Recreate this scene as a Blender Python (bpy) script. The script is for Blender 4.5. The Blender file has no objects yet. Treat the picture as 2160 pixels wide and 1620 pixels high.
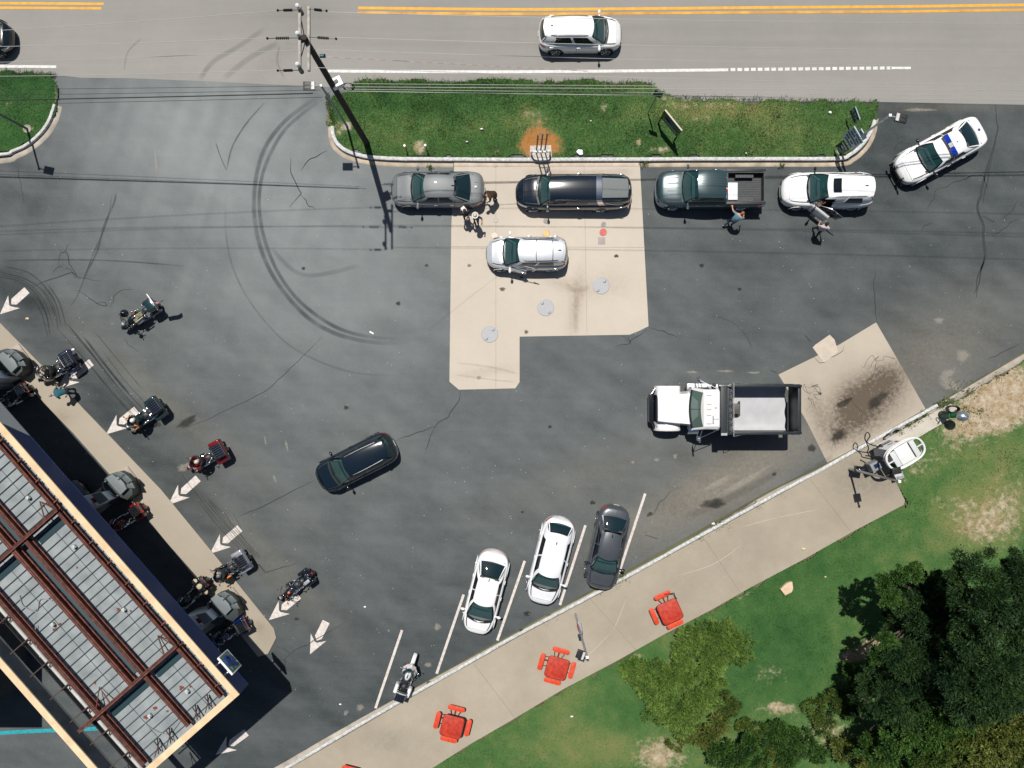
import bpy, bmesh, math, random
import numpy as np
from mathutils import Vector, Matrix
random.seed(7); rng = np.random.default_rng(11)
C = bpy.context.scene.collection
R = math.radians
HC = 39.0            # camera height (m)
PPM = 38.5           # photo pixels per metre on the ground

# ---------------------------------------------------------------- camera, world, sun
cam = bpy.data.cameras.new('camera'); camo = bpy.data.objects.new('camera', cam); C.objects.link(camo)
camo.location = (0, 0, HC); camo.rotation_euler = (0, 0, 0)
cam.sensor_width = 36; cam.lens = 36*HC/(2160/PPM); cam.clip_end = 2000; cam.clip_start = .5
bpy.context.scene.camera = camo
SHX, SHY = .109, -.406                      # shadow run per metre of height
sun_dir = Vector((SHX, SHY, -1)).normalized()
elev = math.asin(-sun_dir.z)
sd = bpy.data.lights.new('sun', 'SUN'); sd.energy = 5.0; sd.angle = R(.53); sd.color = (1, .965, .90)
so = bpy.data.objects.new('sun', sd); C.objects.link(so); so.rotation_euler = sun_dir.to_track_quat('-Z', 'Y').to_euler()
w = bpy.data.worlds.new('World'); bpy.context.scene.world = w; w.use_nodes = True
nt = w.node_tree; bg = nt.nodes['Background']; sk = nt.nodes.new('ShaderNodeTexSky')
sk.sky_type = 'NISHITA'; sk.sun_disc = False; sk.sun_elevation = elev
sk.sun_rotation = math.atan2(-sun_dir.x, -sun_dir.y)
nt.links.new(sk.outputs[0], bg.inputs[0]); bg.inputs[1].default_value = .05
vs = bpy.context.scene.view_settings; vs.view_transform = 'Standard'; vs.look = 'None'; vs.gamma = 1; vs.exposure = .0

# ---------------------------------------------------------------- helpers
def px(x, y, z=0.0):
    k = (HC-z)/HC/PPM
    return Vector(((x-1080)*k, (810-y)*k, z))
def p2(x, y, z=0.0):
    v = px(x, y, z); return (v.x, v.y)
def tag(o, label=None, cat=None, group=None, kind=None):
    if label: o['label'] = label
    if cat: o['category'] = cat
    if group: o['group'] = group
    if kind: o['kind'] = kind
    return o
def thing(name, label, cat, loc=(0, 0, 0), rz=0.0, group=None):
    o = bpy.data.objects.new(name, None); C.objects.link(o); o.location = loc; o.rotation_euler = (0, 0, rz)
    o.empty_display_size = .3
    return tag(o, label, cat, group)
def copy_tree(o, parent=None):
    c = o.copy(); C.objects.link(c)
    if parent: c.parent = parent
    for ch in list(o.children): copy_tree(ch, c)
    return c

class MB:
    def __init__(s): s.v = []; s.f = []; s.m = []; s.s = []
    def add(s, vs, fs, mat=0, smooth=False, M=None):
        b = len(s.v)
        for p in vs:
            s.v.append(tuple(M @ Vector(p)) if M else tuple(p))
        for f in fs: s.f.append([b+i for i in f]); s.m.append(mat); s.s.append(smooth)
        return s
    def box(s, c, d, rz=0, mat=0, M=None, taper=1.0):
        x, y, z = d[0]/2, d[1]/2, d[2]/2; t = taper
        vs = [(-x, -y, -z), (x, -y, -z), (x, y, -z), (-x, y, -z), (-x*t, -y*t, z), (x*t, -y*t, z), (x*t, y*t, z), (-x*t, y*t, z)]
        T = Matrix.Translation(c) @ Matrix.Rotation(rz, 4, 'Z')
        if M: T = M @ T
        return s.add(vs, [(0, 3, 2, 1), (4, 5, 6, 7), (0, 1, 5, 4), (1, 2, 6, 5), (2, 3, 7, 6), (3, 0, 4, 7)], mat, False, T)
    def cyl(s, a, b, r0, r1=None, n=16, mat=0, caps=True):
        r1 = r0 if r1 is None else r1
        a, b = Vector(a), Vector(b); d = (b-a).normalized()
        u = d.orthogonal().normalized(); v = d.cross(u)
        vs = [a+(u*math.cos(2*math.pi*i/n)+v*math.sin(2*math.pi*i/n))*r0 for i in range(n)]
        vs += [b+(u*math.cos(2*math.pi*i/n)+v*math.sin(2*math.pi*i/n))*r1 for i in range(n)]
        s.add(vs, [(i, (i+1) % n, n+(i+1) % n, n+i) for i in range(n)], mat, True)
        if caps: s.add(vs[:n], [tuple(range(n))[::-1]], mat); s.add(vs[n:], [tuple(range(n))], mat)
        return s
    def tube(s, pts, r, n=8, mat=0, closed=False):
        P = [Vector(p) for p in pts]; m = len(P)
        rr = r if isinstance(r, (list, tuple)) else [r]*m
        vs = []; up = Vector((0, 0, 1)); pu = None
        for i, p in enumerate(P):
            if closed: d = P[(i+1) % m]-P[i-1]
            else: d = P[min(i+1, m-1)]-P[max(i-1, 0)]
            d.normalize()
            u = pu-d*pu.dot(d) if pu is not None else (up.cross(d) if abs(d.z) < .95 else Vector((1, 0, 0)).cross(d))
            if u.length < 1e-4: u = d.orthogonal()
            u.normalize(); pu = u; q = d.cross(u)
            for k in range(n):
                a = 2*math.pi*k/n; vs.append(p+(u*math.cos(a)+q*math.sin(a))*rr[i])
        fs = []
        for i in range(m if closed else m-1):
            j = (i+1) % m
            for k in range(n): fs.append((i*n+k, i*n+(k+1) % n, j*n+(k+1) % n, j*n+k))
        s.add(vs, fs, mat, True)
        if not closed: s.add(vs[:n], [tuple(range(n))[::-1]], mat); s.add(vs[-n:], [tuple(range(n))], mat)
        return s
    def prism(s, poly, z0, z1, mat=0, M=None, side=None):
        n = len(poly)
        ar = sum(poly[i][0]*poly[(i+1) % n][1]-poly[(i+1) % n][0]*poly[i][1] for i in range(n))
        if ar < 0: poly = poly[::-1]
        vs = [(p[0], p[1], z0) for p in poly]+[(p[0], p[1], z1) for p in poly]
        s.add(vs, [tuple(range(n, 2*n))], mat, False, M)
        if z1 > z0:
            s.add(vs, [(i, (i+1) % n, n+(i+1) % n, n+i) for i in range(n)], mat if side is None else side, False, M)
            s.add(vs, [tuple(range(n))[::-1]], mat, False, M)
        return s
    def ell(s, c, r, n=12, m=8, mat=0, M=None, zmin=-1.0):
        vs = []; fs = []
        for j in range(m+1):
            ph = math.asin(zmin)+(math.pi/2-math.asin(zmin))*j/m
            for i in range(n):
                a = 2*math.pi*i/n
                vs.append((c[0]+r[0]*math.cos(ph)*math.cos(a), c[1]+r[1]*math.cos(ph)*math.sin(a), c[2]+r[2]*math.sin(ph)))
        for j in range(m):
            for i in range(n): fs.append((j*n+i, j*n+(i+1) % n, (j+1)*n+(i+1) % n, (j+1)*n+i))
        return s.add(vs, fs, mat, True, M)
    def grid(s, f, us, vs_, mat=0, smooth=True, keep=None):
        P = [f(u, v) for u in us for v in vs_]; nv = len(vs_); fs = []
        for i in range(len(us)-1):
            for j in range(nv-1):
                q = (i*nv+j, (i+1)*nv+j, (i+1)*nv+j+1, i*nv+j+1)
                if keep:
                    c = sum((Vector(P[k]) for k in q), Vector())/4
                    if not keep(c, i, j): continue
                fs.append(q)
        return s.add(P, fs, mat, smooth)
    def build(s, name, mats, parent=None, bevel=0, seg=2, angle=35, loc=None, rz=None):
        me = bpy.data.meshes.new(name)
        if bevel:
            bm = bmesh.new(); bv = [bm.verts.new(p) for p in s.v]
            for f, mi, sm in zip(s.f, s.m, s.s):
                try: fc = bm.faces.new([bv[i] for i in f]); fc.material_index = mi; fc.smooth = True
                except ValueError: pass
            bmesh.ops.remove_doubles(bm, verts=bm.verts, dist=1e-5)
            es = [e for e in bm.edges if len(e.link_faces) == 2 and e.calc_face_angle(0) > R(40)]
            bmesh.ops.bevel(bm, geom=es, offset=bevel, segments=seg, affect='EDGES', profile=.6, clamp_overlap=True)
            bm.to_mesh(me); bm.free()
        else:
            me.from_pydata(s.v, [], s.f)
            me.polygons.foreach_set('material_index', s.m); me.polygons.foreach_set('use_smooth', s.s)
        if bevel: me.polygons.foreach_set('use_smooth', [True]*len(me.polygons))
        me.update()
        me.set_sharp_from_angle(angle=R(angle))
        for m in (mats if isinstance(mats, (list, tuple)) else [mats]): me.materials.append(m)
        o = bpy.data.objects.new(name, me); C.objects.link(o)
        if parent: o.parent = parent
        if loc is not None: o.location = loc
        if rz is not None: o.rotation_euler = (0, 0, rz)
        return o

def spline(pts, n=8, closed=False):
    P = [Vector((p[0], p[1], p[2] if len(p) > 2 else 0)) for p in pts]; out = []; m = len(P)
    for i in range(m if closed else m-1):
        if closed: a, b, c, d = P[i-1], P[i], P[(i+1) % m], P[(i+2) % m]
        else: a, b, c, d = P[max(i-1, 0)], P[i], P[i+1], P[min(i+2, m-1)]
        for k in range(n):
            t = k/n
            out.append(.5*((2*b)+(c-a)*t+(2*a-5*b+4*c-d)*t*t+(3*b-a-3*c+d)*t**3))
    if not closed: out.append(P[-1])
    return out

# ---------------------------------------------------------------- materials
def mat(name, col, rough=.6, metal=0., nscale=0., namt=.0, bump=0., bscale=20., coat=0., alpha=1., emis=None, col2=None, spec=.5, detail=6., dist=.02):
    m = bpy.data.materials.new(name); m.use_nodes = True; t = m.node_tree; b = t.nodes['Principled BSDF']
    b.inputs['Base Color'].default_value = (*col, 1); b.inputs['Roughness'].default_value = rough; b.inputs['Metallic'].default_value = metal
    b.inputs['Coat Weight'].default_value = coat; b.inputs['Coat Roughness'].default_value = .03; b.inputs['Alpha'].default_value = alpha
    b.inputs['Specular IOR Level'].default_value = spec
    tc = None
    if nscale:
        tc = t.nodes.new('ShaderNodeTexCoord'); n = t.nodes.new('ShaderNodeTexNoise'); n.inputs['Scale'].default_value = nscale; n.inputs['Detail'].default_value = detail
        t.links.new(tc.outputs['Object'], n.inputs['Vector']); r = t.nodes.new('ShaderNodeValToRGB')
        c2 = col2 or tuple(c*(1-namt) for c in col); c1 = tuple(min(1, c*(1+namt*.6)) for c in col) if not col2 else col
        r.color_ramp.elements[0].position = .3; r.color_ramp.elements[1].position = .7
        r.color_ramp.elements[0].color = (*c2, 1); r.color_ramp.elements[1].color = (*c1, 1)
        t.links.new(n.outputs['Fac'], r.inputs['Fac']); t.links.new(r.outputs['Color'], b.inputs['Base Color'])
    if bump:
        tc = tc or t.nodes.new('ShaderNodeTexCoord'); n2 = t.nodes.new('ShaderNodeTexNoise'); n2.inputs['Scale'].default_value = bscale; n2.inputs['Detail'].default_value = 4
        t.links.new(tc.outputs['Object'], n2.inputs['Vector']); bu = t.nodes.new('ShaderNodeBump'); bu.inputs['Strength'].default_value = bump; bu.inputs['Distance'].default_value = dist
        t.links.new(n2.outputs['Fac'], bu.inputs['Height']); t.links.new(bu.outputs['Normal'], b.inputs['Normal'])
    if emis: b.inputs['Emission Color'].default_value = (*emis[:3], 1); b.inputs['Emission Strength'].default_value = emis[3]
    return m
def paint(name, col, metal=0., rough=.28): return mat(name, col, rough, metal, coat=1., nscale=3., namt=.06)

M = {}
M['tyre'] = mat('tyre_rubber', (.018, .019, .02), .85, nscale=30, namt=.3)
M['rim'] = mat('alloy_rim', (.45, .46, .48), .3, .9)
M['darkrim'] = mat('dark_rim', (.08, .08, .085), .4, .7)
M['black'] = mat('black_plastic', (.012, .013, .015), .5)
M['gloss'] = mat('gloss_black', (.008, .009, .012), .12, coat=.6)
M['chrome'] = mat('chrome', (.75, .77, .8), .12, 1.)
M['steel'] = mat('galvanised_steel', (.5, .52, .54), .42, .7, nscale=8, namt=.2)
M['grey'] = mat('grey_metal', (.32, .34, .35), .5, .3, nscale=6, namt=.15)
M['sideglass'] = mat('tinted_side_glass', (.006, .008, .011), .06, coat=.3)
M['glass'] = mat('windscreen_glass', (.012, .06, .06), .03, alpha=.6, coat=1.)
M['glassd'] = mat('dark_window_glass', (.004, .02, .025), .03, alpha=.8, coat=1.)
M['seatd'] = mat('dark_seat_fabric', (.05, .055, .06), .8)
M['seatl'] = mat('light_seat_fabric', (.30, .29, .26), .8)
M['dash'] = mat('dashboard_plastic', (.10, .12, .12), .7)
M['red'] = mat('red_lens', (.55, .01, .012), .15, coat=1.)
M['lens'] = mat('clear_lens', (.6, .62, .65), .08, .3, coat=1.)
M['amber'] = mat('amber_lens', (.8, .22, .03), .2, coat=1.)
M['blue'] = mat('blue_lens', (.005, .03, .35), .12, coat=1.)
M['plate'] = mat('number_plate', (.6, .62, .6), .5)
M['white'] = mat('white_enamel', (.78, .78, .77), .35, nscale=5, namt=.08)
M['leather'] = mat('black_leather', (.02, .021, .023), .45, bump=.3, bscale=40)
# asphalt driven by two painted masks: wear (pale dust) and dirt
def ground_mat(name, dark, light, fine=.25, tint=None, bumpd=.012, mottl=1.6, mot=.18, rough=.85, streak=None):
    m = bpy.data.materials.new(name); m.use_nodes = True; t = m.node_tree; b = t.nodes['Principled BSDF']; L = t.links.new
    b.inputs['Roughness'].default_value = rough; b.inputs['Specular IOR Level'].default_value = .3
    at = t.nodes.new('ShaderNodeAttribute'); at.attribute_name = 'wear'
    tc = t.nodes.new('ShaderNodeTexCoord')
    def noise(s, d=6, v=None, r=.55):
        n = t.nodes.new('ShaderNodeTexNoise'); n.inputs['Scale'].default_value = s; n.inputs['Detail'].default_value = d; n.inputs['Roughness'].default_value = r
        L(v or tc.outputs['Object'], n.inputs['Vector']); return n.outputs['Fac']
    def math_(op, a, b_, c=None):
        n = t.nodes.new('ShaderNodeMath'); n.operation = op
        for i, q in enumerate((a, b_) if c is None else (a, b_, c)):
            if isinstance(q, (int, float)): n.inputs[i].default_value = q
            else: L(q, n.inputs[i])
        return n.outputs[0]
    f = at.outputs['Fac']
    f = math_('ADD', f, math_('MULTIPLY', math_('SUBTRACT', noise(.35, 5), .5), mot*2.2))
    f = math_('ADD', f, math_('MULTIPLY', math_('SUBTRACT', noise(mottl, 9, r=.75), .5), mot*1.8))
    f = math_('ADD', f, math_('MULTIPLY', math_('SUBTRACT', noise(14, 6, r=.8), .5), fine))
    if streak:
        mp = t.nodes.new('ShaderNodeMapping'); mp.inputs['Rotation'].default_value = (0, 0, streak[0]); mp.inputs['Scale'].default_value = (.18, 3.2, 1)
        L(tc.outputs['Object'], mp.inputs['Vector'])
        f = math_('ADD', f, math_('MULTIPLY', math_('SUBTRACT', noise(1.0, 5, mp.outputs[0]), .5), streak[1]))
    r = t.nodes.new('ShaderNodeValToRGB'); r.color_ramp.elements[0].color = (*dark, 1); r.color_ramp.elements[1].color = (*light, 1)
    L(f, r.inputs['Fac']); col = r.outputs['Color']
    if tint:
        a2 = t.nodes.new('ShaderNodeAttribute'); a2.attribute_name = 'dirt'
        mx = t.nodes.new('ShaderNodeMix'); mx.data_type = 'RGBA'
        fd = math_('MULTIPLY', a2.outputs['Fac'], math_('ADD', math_('MULTIPLY', noise(5, 7, r=.7), 1.8), -.2))
        fd = t.nodes.new('ShaderNodeClamp').outputs[0] if False else math_('MINIMUM', math_('MAXIMUM', fd, 0), 1)
        L(fd, mx.inputs[0]); L(col, mx.inputs[6]); mx.inputs[7].default_value = (*tint, 1); col = mx.outputs[2]
    L(col, b.inputs['Base Color'])
    bu = t.nodes.new('ShaderNodeBump'); bu.inputs['Strength'].default_value = .55; bu.inputs['Distance'].default_value = bumpd
    L(noise(28, 6, r=.75), bu.inputs['Height']); L(bu.outputs['Normal'], b.inputs['Normal'])
    return m
M['asphalt'] = ground_mat('asphalt', (.018, .025, .027), (.27, .287, .288), fine=.38, tint=(.25, .21, .155), mot=.09, streak=(R(72), .08))
M['road'] = ground_mat('worn_road_surface', (.15, .145, .135), (.38, .365, .335), fine=.16, tint=(.12, .11, .10), mot=.09, streak=(R(1), .14))
M['pad'] = ground_mat('concrete_pad', (.27, .235, .19), (.61, .54, .46), fine=.16, tint=(.16, .105, .06), mot=.11, bumpd=.006)
M['pad2'] = ground_mat('stained_concrete', (.24, .20, .16), (.50, .44, .36), fine=.14, tint=(.10, .078, .058), mot=.15, bumpd=.008)
M['walk'] = ground_mat('sidewalk_concrete', (.16, .135, .10), (.45, .395, .315), fine=.34, tint=(.11, .095, .08), mot=.20, bumpd=.01)
M['strip'] = ground_mat('forecourt_concrete', (.20, .17, .13), (.44, .385, .31), fine=.12, tint=(.12, .09, .06), mot=.12, bumpd=.008)
M['gutter'] = mat('gutter_concrete', (.40, .33, .25), .85, nscale=1.6, namt=.35, bump=.3)
M['gutterg'] = mat('gutter_concrete_grey', (.36, .32, .27), .85, nscale=1.6, namt=.3, bump=.3)
M['kerbw'] = mat('chipped_white_kerb_paint', (.62, .62, .61), .7, nscale=9, col2=(.33, .33, .31), bump=.3)
M['yellow'] = mat('yellow_road_paint', (.80, .38, .02), .7, nscale=4, detail=10, col2=(.58, .27, .03))
M['yellow2'] = mat('worn_yellow_road_paint', (.62, .30, .03), .7, nscale=1.2, namt=.35)
M['linew'] = mat('white_road_paint', (.70, .69, .67), .7, nscale=5, detail=10, col2=(.50, .49, .47))
M['linep'] = mat('faded_parking_paint', (.66, .60, .56), .7, nscale=6, detail=10, col2=(.44, .40, .37))
M['cyan'] = mat('turquoise_paint', (.01, .30, .36), .7, nscale=6, namt=.3)
M['crack'] = mat('crack_sealer', (.022, .027, .030), .7, nscale=4, namt=.3)
def soft(name, col, a, sc=3.):
    m = mat(name, col, .85); t = m.node_tree; b = t.nodes['Principled BSDF']
    tc = t.nodes.new('ShaderNodeTexCoord'); n = t.nodes.new('ShaderNodeTexNoise'); n.inputs['Scale'].default_value = sc; n.inputs['Detail'].default_value = 7
    t.links.new(tc.outputs['Object'], n.inputs['Vector']); r = t.nodes.new('ShaderNodeMapRange')
    r.inputs[1].default_value = .32; r.inputs[2].default_value = .68; r.inputs[3].default_value = .42*a; r.inputs[4].default_value = a*.9
    t.links.new(n.outputs['Fac'], r.inputs[0])
    at = t.nodes.new('ShaderNodeAttribute'); at.attribute_name = 'edge'
    mu = t.nodes.new('ShaderNodeMath'); mu.operation = 'MULTIPLY'; t.links.new(r.outputs[0], mu.inputs[0]); t.links.new(at.outputs['Fac'], mu.inputs[1])
    t.links.new(mu.outputs[0], b.inputs['Alpha']); return m
M['skid'] = soft('tyre_skid_rubber', (.022, .028, .032), .46, 1.1)
M['skidl'] = soft('faint_tyre_mark', (.02, .026, .03), .20, .8)
M['dust'] = soft('pale_scuff', (.42, .38, .32), .55, 9.)
M['oil'] = soft('oil_stain', (.02, .017, .014), .9, 2.)

# ---------------------------------------------------------------- ground sheets
def inside(poly, X, Y):
    r = np.zeros(X.shape, bool); n = len(poly)
    for i in range(n):
        x1, y1 = poly[i][:2]; x2, y2 = poly[(i+1) % n][:2]
        if y1 == y2: continue
        c = ((y1 > Y) != (y2 > Y)) & (X < (x2-x1)*(Y-y1)/(y2-y1)+x1); r ^= c
    return r
def blob(X, Y, cx, cy, rx, ry, ang=0., hard=1.):
    a = R(ang); dx, dy = X-cx, Y-cy; u = (dx*math.cos(a)+dy*math.sin(a))/rx; v = (-dx*math.sin(a)+dy*math.cos(a))/ry
    return np.exp(-((u*u+v*v)**hard))
def vnoise(X, Y, s, seed=0):
    r = np.random.default_rng(seed); n = 64; g = r.random((n, n)); x = X/s+500; y = Y/s+500
    xi = np.floor(x).astype(int); yi = np.floor(y).astype(int); fx = x-xi; fy = y-yi; fx = fx*fx*(3-2*fx); fy = fy*fy*(3-2*fy)
    g00 = g[xi % n, yi % n]; g10 = g[(xi+1) % n, yi % n]; g01 = g[xi % n, (yi+1) % n]; g11 = g[(xi+1) % n, (yi+1) % n]
    return (g00*(1-fx)+g10*fx)*(1-fy)+(g01*(1-fx)+g11*fx)*fy
def fbm(X, Y, s, seed=0, o=4): return sum(vnoise(X, Y, s/2**k, seed+k)/2**k for k in range(o))/sum(1/2**k for k in range(o))
def sheet(name, poly, z, m, step, wear=None, dirt=None, grid_only=False, zf=None, kind='structure', extra=None, jit=0.):
    """poly in photo pixels (ground); fine sheet whose outline is the polygon, carrying painted masks"""
    W = [p2(*p) for p in poly]
    xs = [p[0] for p in W]; ys = [p[1] for p in W]
    x0, x1, y0, y1 = min(xs), max(xs), min(ys), max(ys)
    if not grid_only:
        bm = bmesh.new(); vv = [bm.verts.new((p[0], p[1], 0)) for p in W]; f = bm.faces.new(vv)
        if f.normal.z < 0: f.normal_flip()
        bm.normal_update()
        if f.normal.z < 0: bmesh.ops.reverse_faces(bm, faces=[f])
        for k in np.arange(math.ceil(x0/step)*step, x1, step):
            bmesh.ops.bisect_plane(bm, geom=bm.verts[:]+bm.edges[:]+bm.faces[:], plane_co=(k, 0, 0), plane_no=(1, 0, 0))
        for k in np.arange(math.ceil(y0/step)*step, y1, step):
            bmesh.ops.bisect_plane(bm, geom=bm.verts[:]+bm.edges[:]+bm.faces[:], plane_co=(0, k, 0), plane_no=(0, 1, 0))
        me = bpy.data.meshes.new(name); bm.to_mesh(me); bm.free()
    else:
        nx = int((x1-x0)/step)+1; ny = int((y1-y0)/step)+1
        gx = x0+np.arange(nx)*step; gy = y0+np.arange(ny)*step; X, Y = np.meshgrid(gx, gy, indexing='ij')
        Xc = X[:-1, :-1]+step/2; Yc = Y[:-1, :-1]+step/2
        jx = (vnoise(Xc, Yc, .5, 5)-.5)*jit; jy = (vnoise(Xc, Yc, .5, 9)-.5)*jit
        ins = inside(W, Xc+jx, Yc+jy)
        I, J = np.nonzero(ins); a = I*ny+J; fcs = np.stack([a, a+ny, a+ny+1, a+1], 1)
        used, inv = np.unique(fcs, return_inverse=True); fcs = inv.reshape(fcs.shape)
        co = np.stack([X.ravel()[used], Y.ravel()[used], np.zeros(len(used))], 1)
        me = bpy.data.meshes.new(name); me.vertices.add(len(co)); me.vertices.foreach_set('co', co.ravel())
        me.loops.add(fcs.size); me.loops.foreach_set('vertex_index', fcs.ravel()); me.polygons.add(len(fcs))
        me.polygons.foreach_set('loop_start', np.arange(len(fcs))*4); me.update(calc_edges=True)
    n = len(me.vertices); co = np.empty(n*3); me.vertices.foreach_get('co', co); co = co.reshape(-1, 3)
    PX = co[:, 0]*PPM+1080; PY = 810-co[:, 1]*PPM
    co[:, 2] = z + (zf(PX, PY) if zf else 0)
    me.vertices.foreach_set('co', co.ravel())
    for nm, fn in (('wear', wear), ('dirt', dirt))+tuple((extra or {}).items()):
        at = me.attributes.new(nm, 'FLOAT', 'POINT'); val = fn(PX, PY) if fn else np.full(n, .5 if nm == 'wear' else 0.)
        at.data.foreach_set('value', np.clip(val, -1, 2).astype(np.float32))
    me.update(); me.materials.append(m); o = bpy.data.objects.new(name, me); C.objects.link(o)
    if kind: tag(o, kind=kind)
    return o

g = MB(); g.box((0, 0, -.55), (900, 900, 1)); tag(g.build('ground', mat('surrounding_soil', (.10, .10, .05), .95, nscale=.3, namt=.4)), kind='structure')

def wear_lot(X, Y):
    f = .285+.15*blob(X, Y, 560, 480, 520, 420)+.36*blob(X, Y, 420, 260, 220, 180)-.11*blob(X, Y, 1900, 450, 450, 420)-.13*blob(X, Y, 700, 1500, 500, 260)
    f += .20*blob(X, Y, 740, 520, 280, 260)-.14*blob(X, Y, 200, 1000, 300, 350)-.10*blob(X, Y, 60, 420, 130, 200)-.07*blob(X, Y, 1150, 1400, 300, 200)
    f -= .10*blob(X, Y, 1900, 280, 200, 120)
    f -= .16*blob(X, Y, 30, 620, 110, 40, 28)+.12*blob(X, Y, 185, 800, 40, 190, -38)+.1*blob(X, Y, 420, 1060, 30, 150, -38)
    f += .30*(fbm(X*1.0+Y*.35, Y*.12, 26, 3)-.5)*blob(X, Y, 400, 330, 420, 300)+.20*(fbm(X*.3+Y*.3, Y-X*.5, 30, 13)-.5)
    return f
def dirt_lot(X, Y):
    d = .60*blob(X, Y, 1540, 1010, 240, 60, -28)+.42*blob(X, Y, 1960, 760, 180, 100, -30)+.22*blob(X, Y, 350, 850, 300, 30, 40)
    d += .25*blob(X, Y, 560, 1180, 200, 40, 45)+.18*blob(X, Y, 1450, 1080, 260, 60, -28)+.2*blob(X, Y, 1250, 1000, 220, 50, -20)
    d += .28*blob(X, Y, 1980, 228, 130, 7)
    return d
lot = [(-600, 140), (2800, 140), (2800, 430), (2160, 742), (1950, 865), (1745, 975), (1620, 1036), (1470, 1121), (1305, 1213), (1050, 1352), (790, 1497), (590, 1616), (560, 1760), (-600, 1760)]
sheet('parking_lot', lot, 0, M['asphalt'], .22, wear_lot, dirt_lot)
road_poly = [(-3000, -700), (5000, -700), (5000, 250), (2160, 221), (1850, 215), (1440, 213), (1400, 205), (1375, 184), (1080, 176), (760, 182), (700, 184), (560, 178), (420, 171), (270, 165), (170, 164), (120, 158), (0, 152), (-3000, 140)]
rp = [(-2600, -120), (4600, -120), (4600, 250)]+road_poly[3:17]+[(-2600, 150)]
def wear_road(X, Y):
    f = .42+.1*blob(X, Y, 560, 150, 300, 40)-.08*blob(X, Y, 1500, 60, 900, 16)+.10*blob(X, Y, 1700, 190, 420, 26)-.10*blob(X, Y, 600, 30, 120, 30)
    return f-.14*blob(X, Y, 1900, 30, 700, 60)*0+.05*blob(X, Y, 300, 100, 300, 80)
sheet('road', rp, .004, M['road'], .3, wear_road, lambda X, Y: .3*blob(X, Y, 600, 110, 120, 26, -40)+.25*blob(X, Y, 350, 158, 60, 6)+.3*blob(X, Y, 640, 25, 50, 14)+.22*blob(X, Y, 1500, 92, 700, 5)+.18*blob(X, Y, 1100, 32, 900, 5)+.12*blob(X, Y, 850, 90, 200, 8))
pad1 = [(958, 352), (1350, 352), (1359, 520), (1368, 688), (1348, 698), (1328, 706), (1096, 710), (1096, 806), (1087, 819), (968, 822), (948, 805), (952, 480)]
sheet('fuel_tank_pad', pad1, .004, M['pad'], .25, lambda X, Y: .62-.10*blob(X, Y, 1150, 400, 260, 40)+.06*blob(X, Y, 1250, 560, 150, 120),
      lambda X, Y: .5*blob(X, Y, 1215, 640, 12, 70, 8)+.35*blob(X, Y, 1190, 600, 50, 14, 20)+.3*blob(X, Y, 1020, 785, 70, 8, -8)+.25*blob(X, Y, 1280, 600, 60, 30))
pad2 = [(1642, 790), (1716, 754), (1770, 727), (1848, 680), (1900, 770), (1952, 862), (1850, 920), (1745, 976), (1700, 886)]
sheet('pump_pad', pad2, .004, M['pad2'], .2, lambda X, Y: .60+.12*blob(X, Y, 1850, 720, 60, 60),
      lambda X, Y: 1.0*blob(X, Y, 1830, 850, 90, 46, -42)+.9*blob(X, Y, 1865, 800, 60, 34, -25)+.5*blob(X, Y, 1820, 880, 110, 50, -30)+.9*blob(X, Y, 1768, 920, 20, 12, -40, 2)+.7*blob(X, Y, 1790, 850, 40, 50)+.5*blob(X, Y, 1720, 860, 20, 60, -20))
patch = MB(); patch.prism([p2(*q) for q in [(1714, 733), (1720, 727), (1750, 706), (1760, 716), (1768, 741), (1740, 764), (1737, 764)]], 0, .009); tag(patch.build('pad_patch', mat('pale_patch_concrete', (.50, .43, .35), .85, nscale=2, namt=.12)), kind='structure')
# forecourt strip (lower left)
stripp = [(-500, 180), (0, 680), (110, 792), (340, 1032), (480, 1203), (578, 1325), (583, 1345), (566, 1378), (545, 1385), (508, 1338), (290, 1066), (156, 914), (-40, 712), (-500, 300)]  # inner edge cut along the canopy shadow, so the shaded ground is darker
sheet('forecourt_slab', stripp, .05, M['strip'], .3, lambda X, Y: .55+.1*blob(X, Y, 250, 950, 200, 30, 45)-.12*blob(X, Y, 560, 1340, 30, 30), lambda X, Y: .4*blob(X, Y, 130, 880, 30, 14)+.6*blob(X, Y, 548, 1322, 12, 10)+.3*blob(X, Y, 420, 1250, 60, 30))
sb = MB(); sb.prism([p2(*q) for q in stripp], -.04, .046); tag(sb.build('forecourt_slab_edge', M['gutter']), kind='structure')
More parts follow.
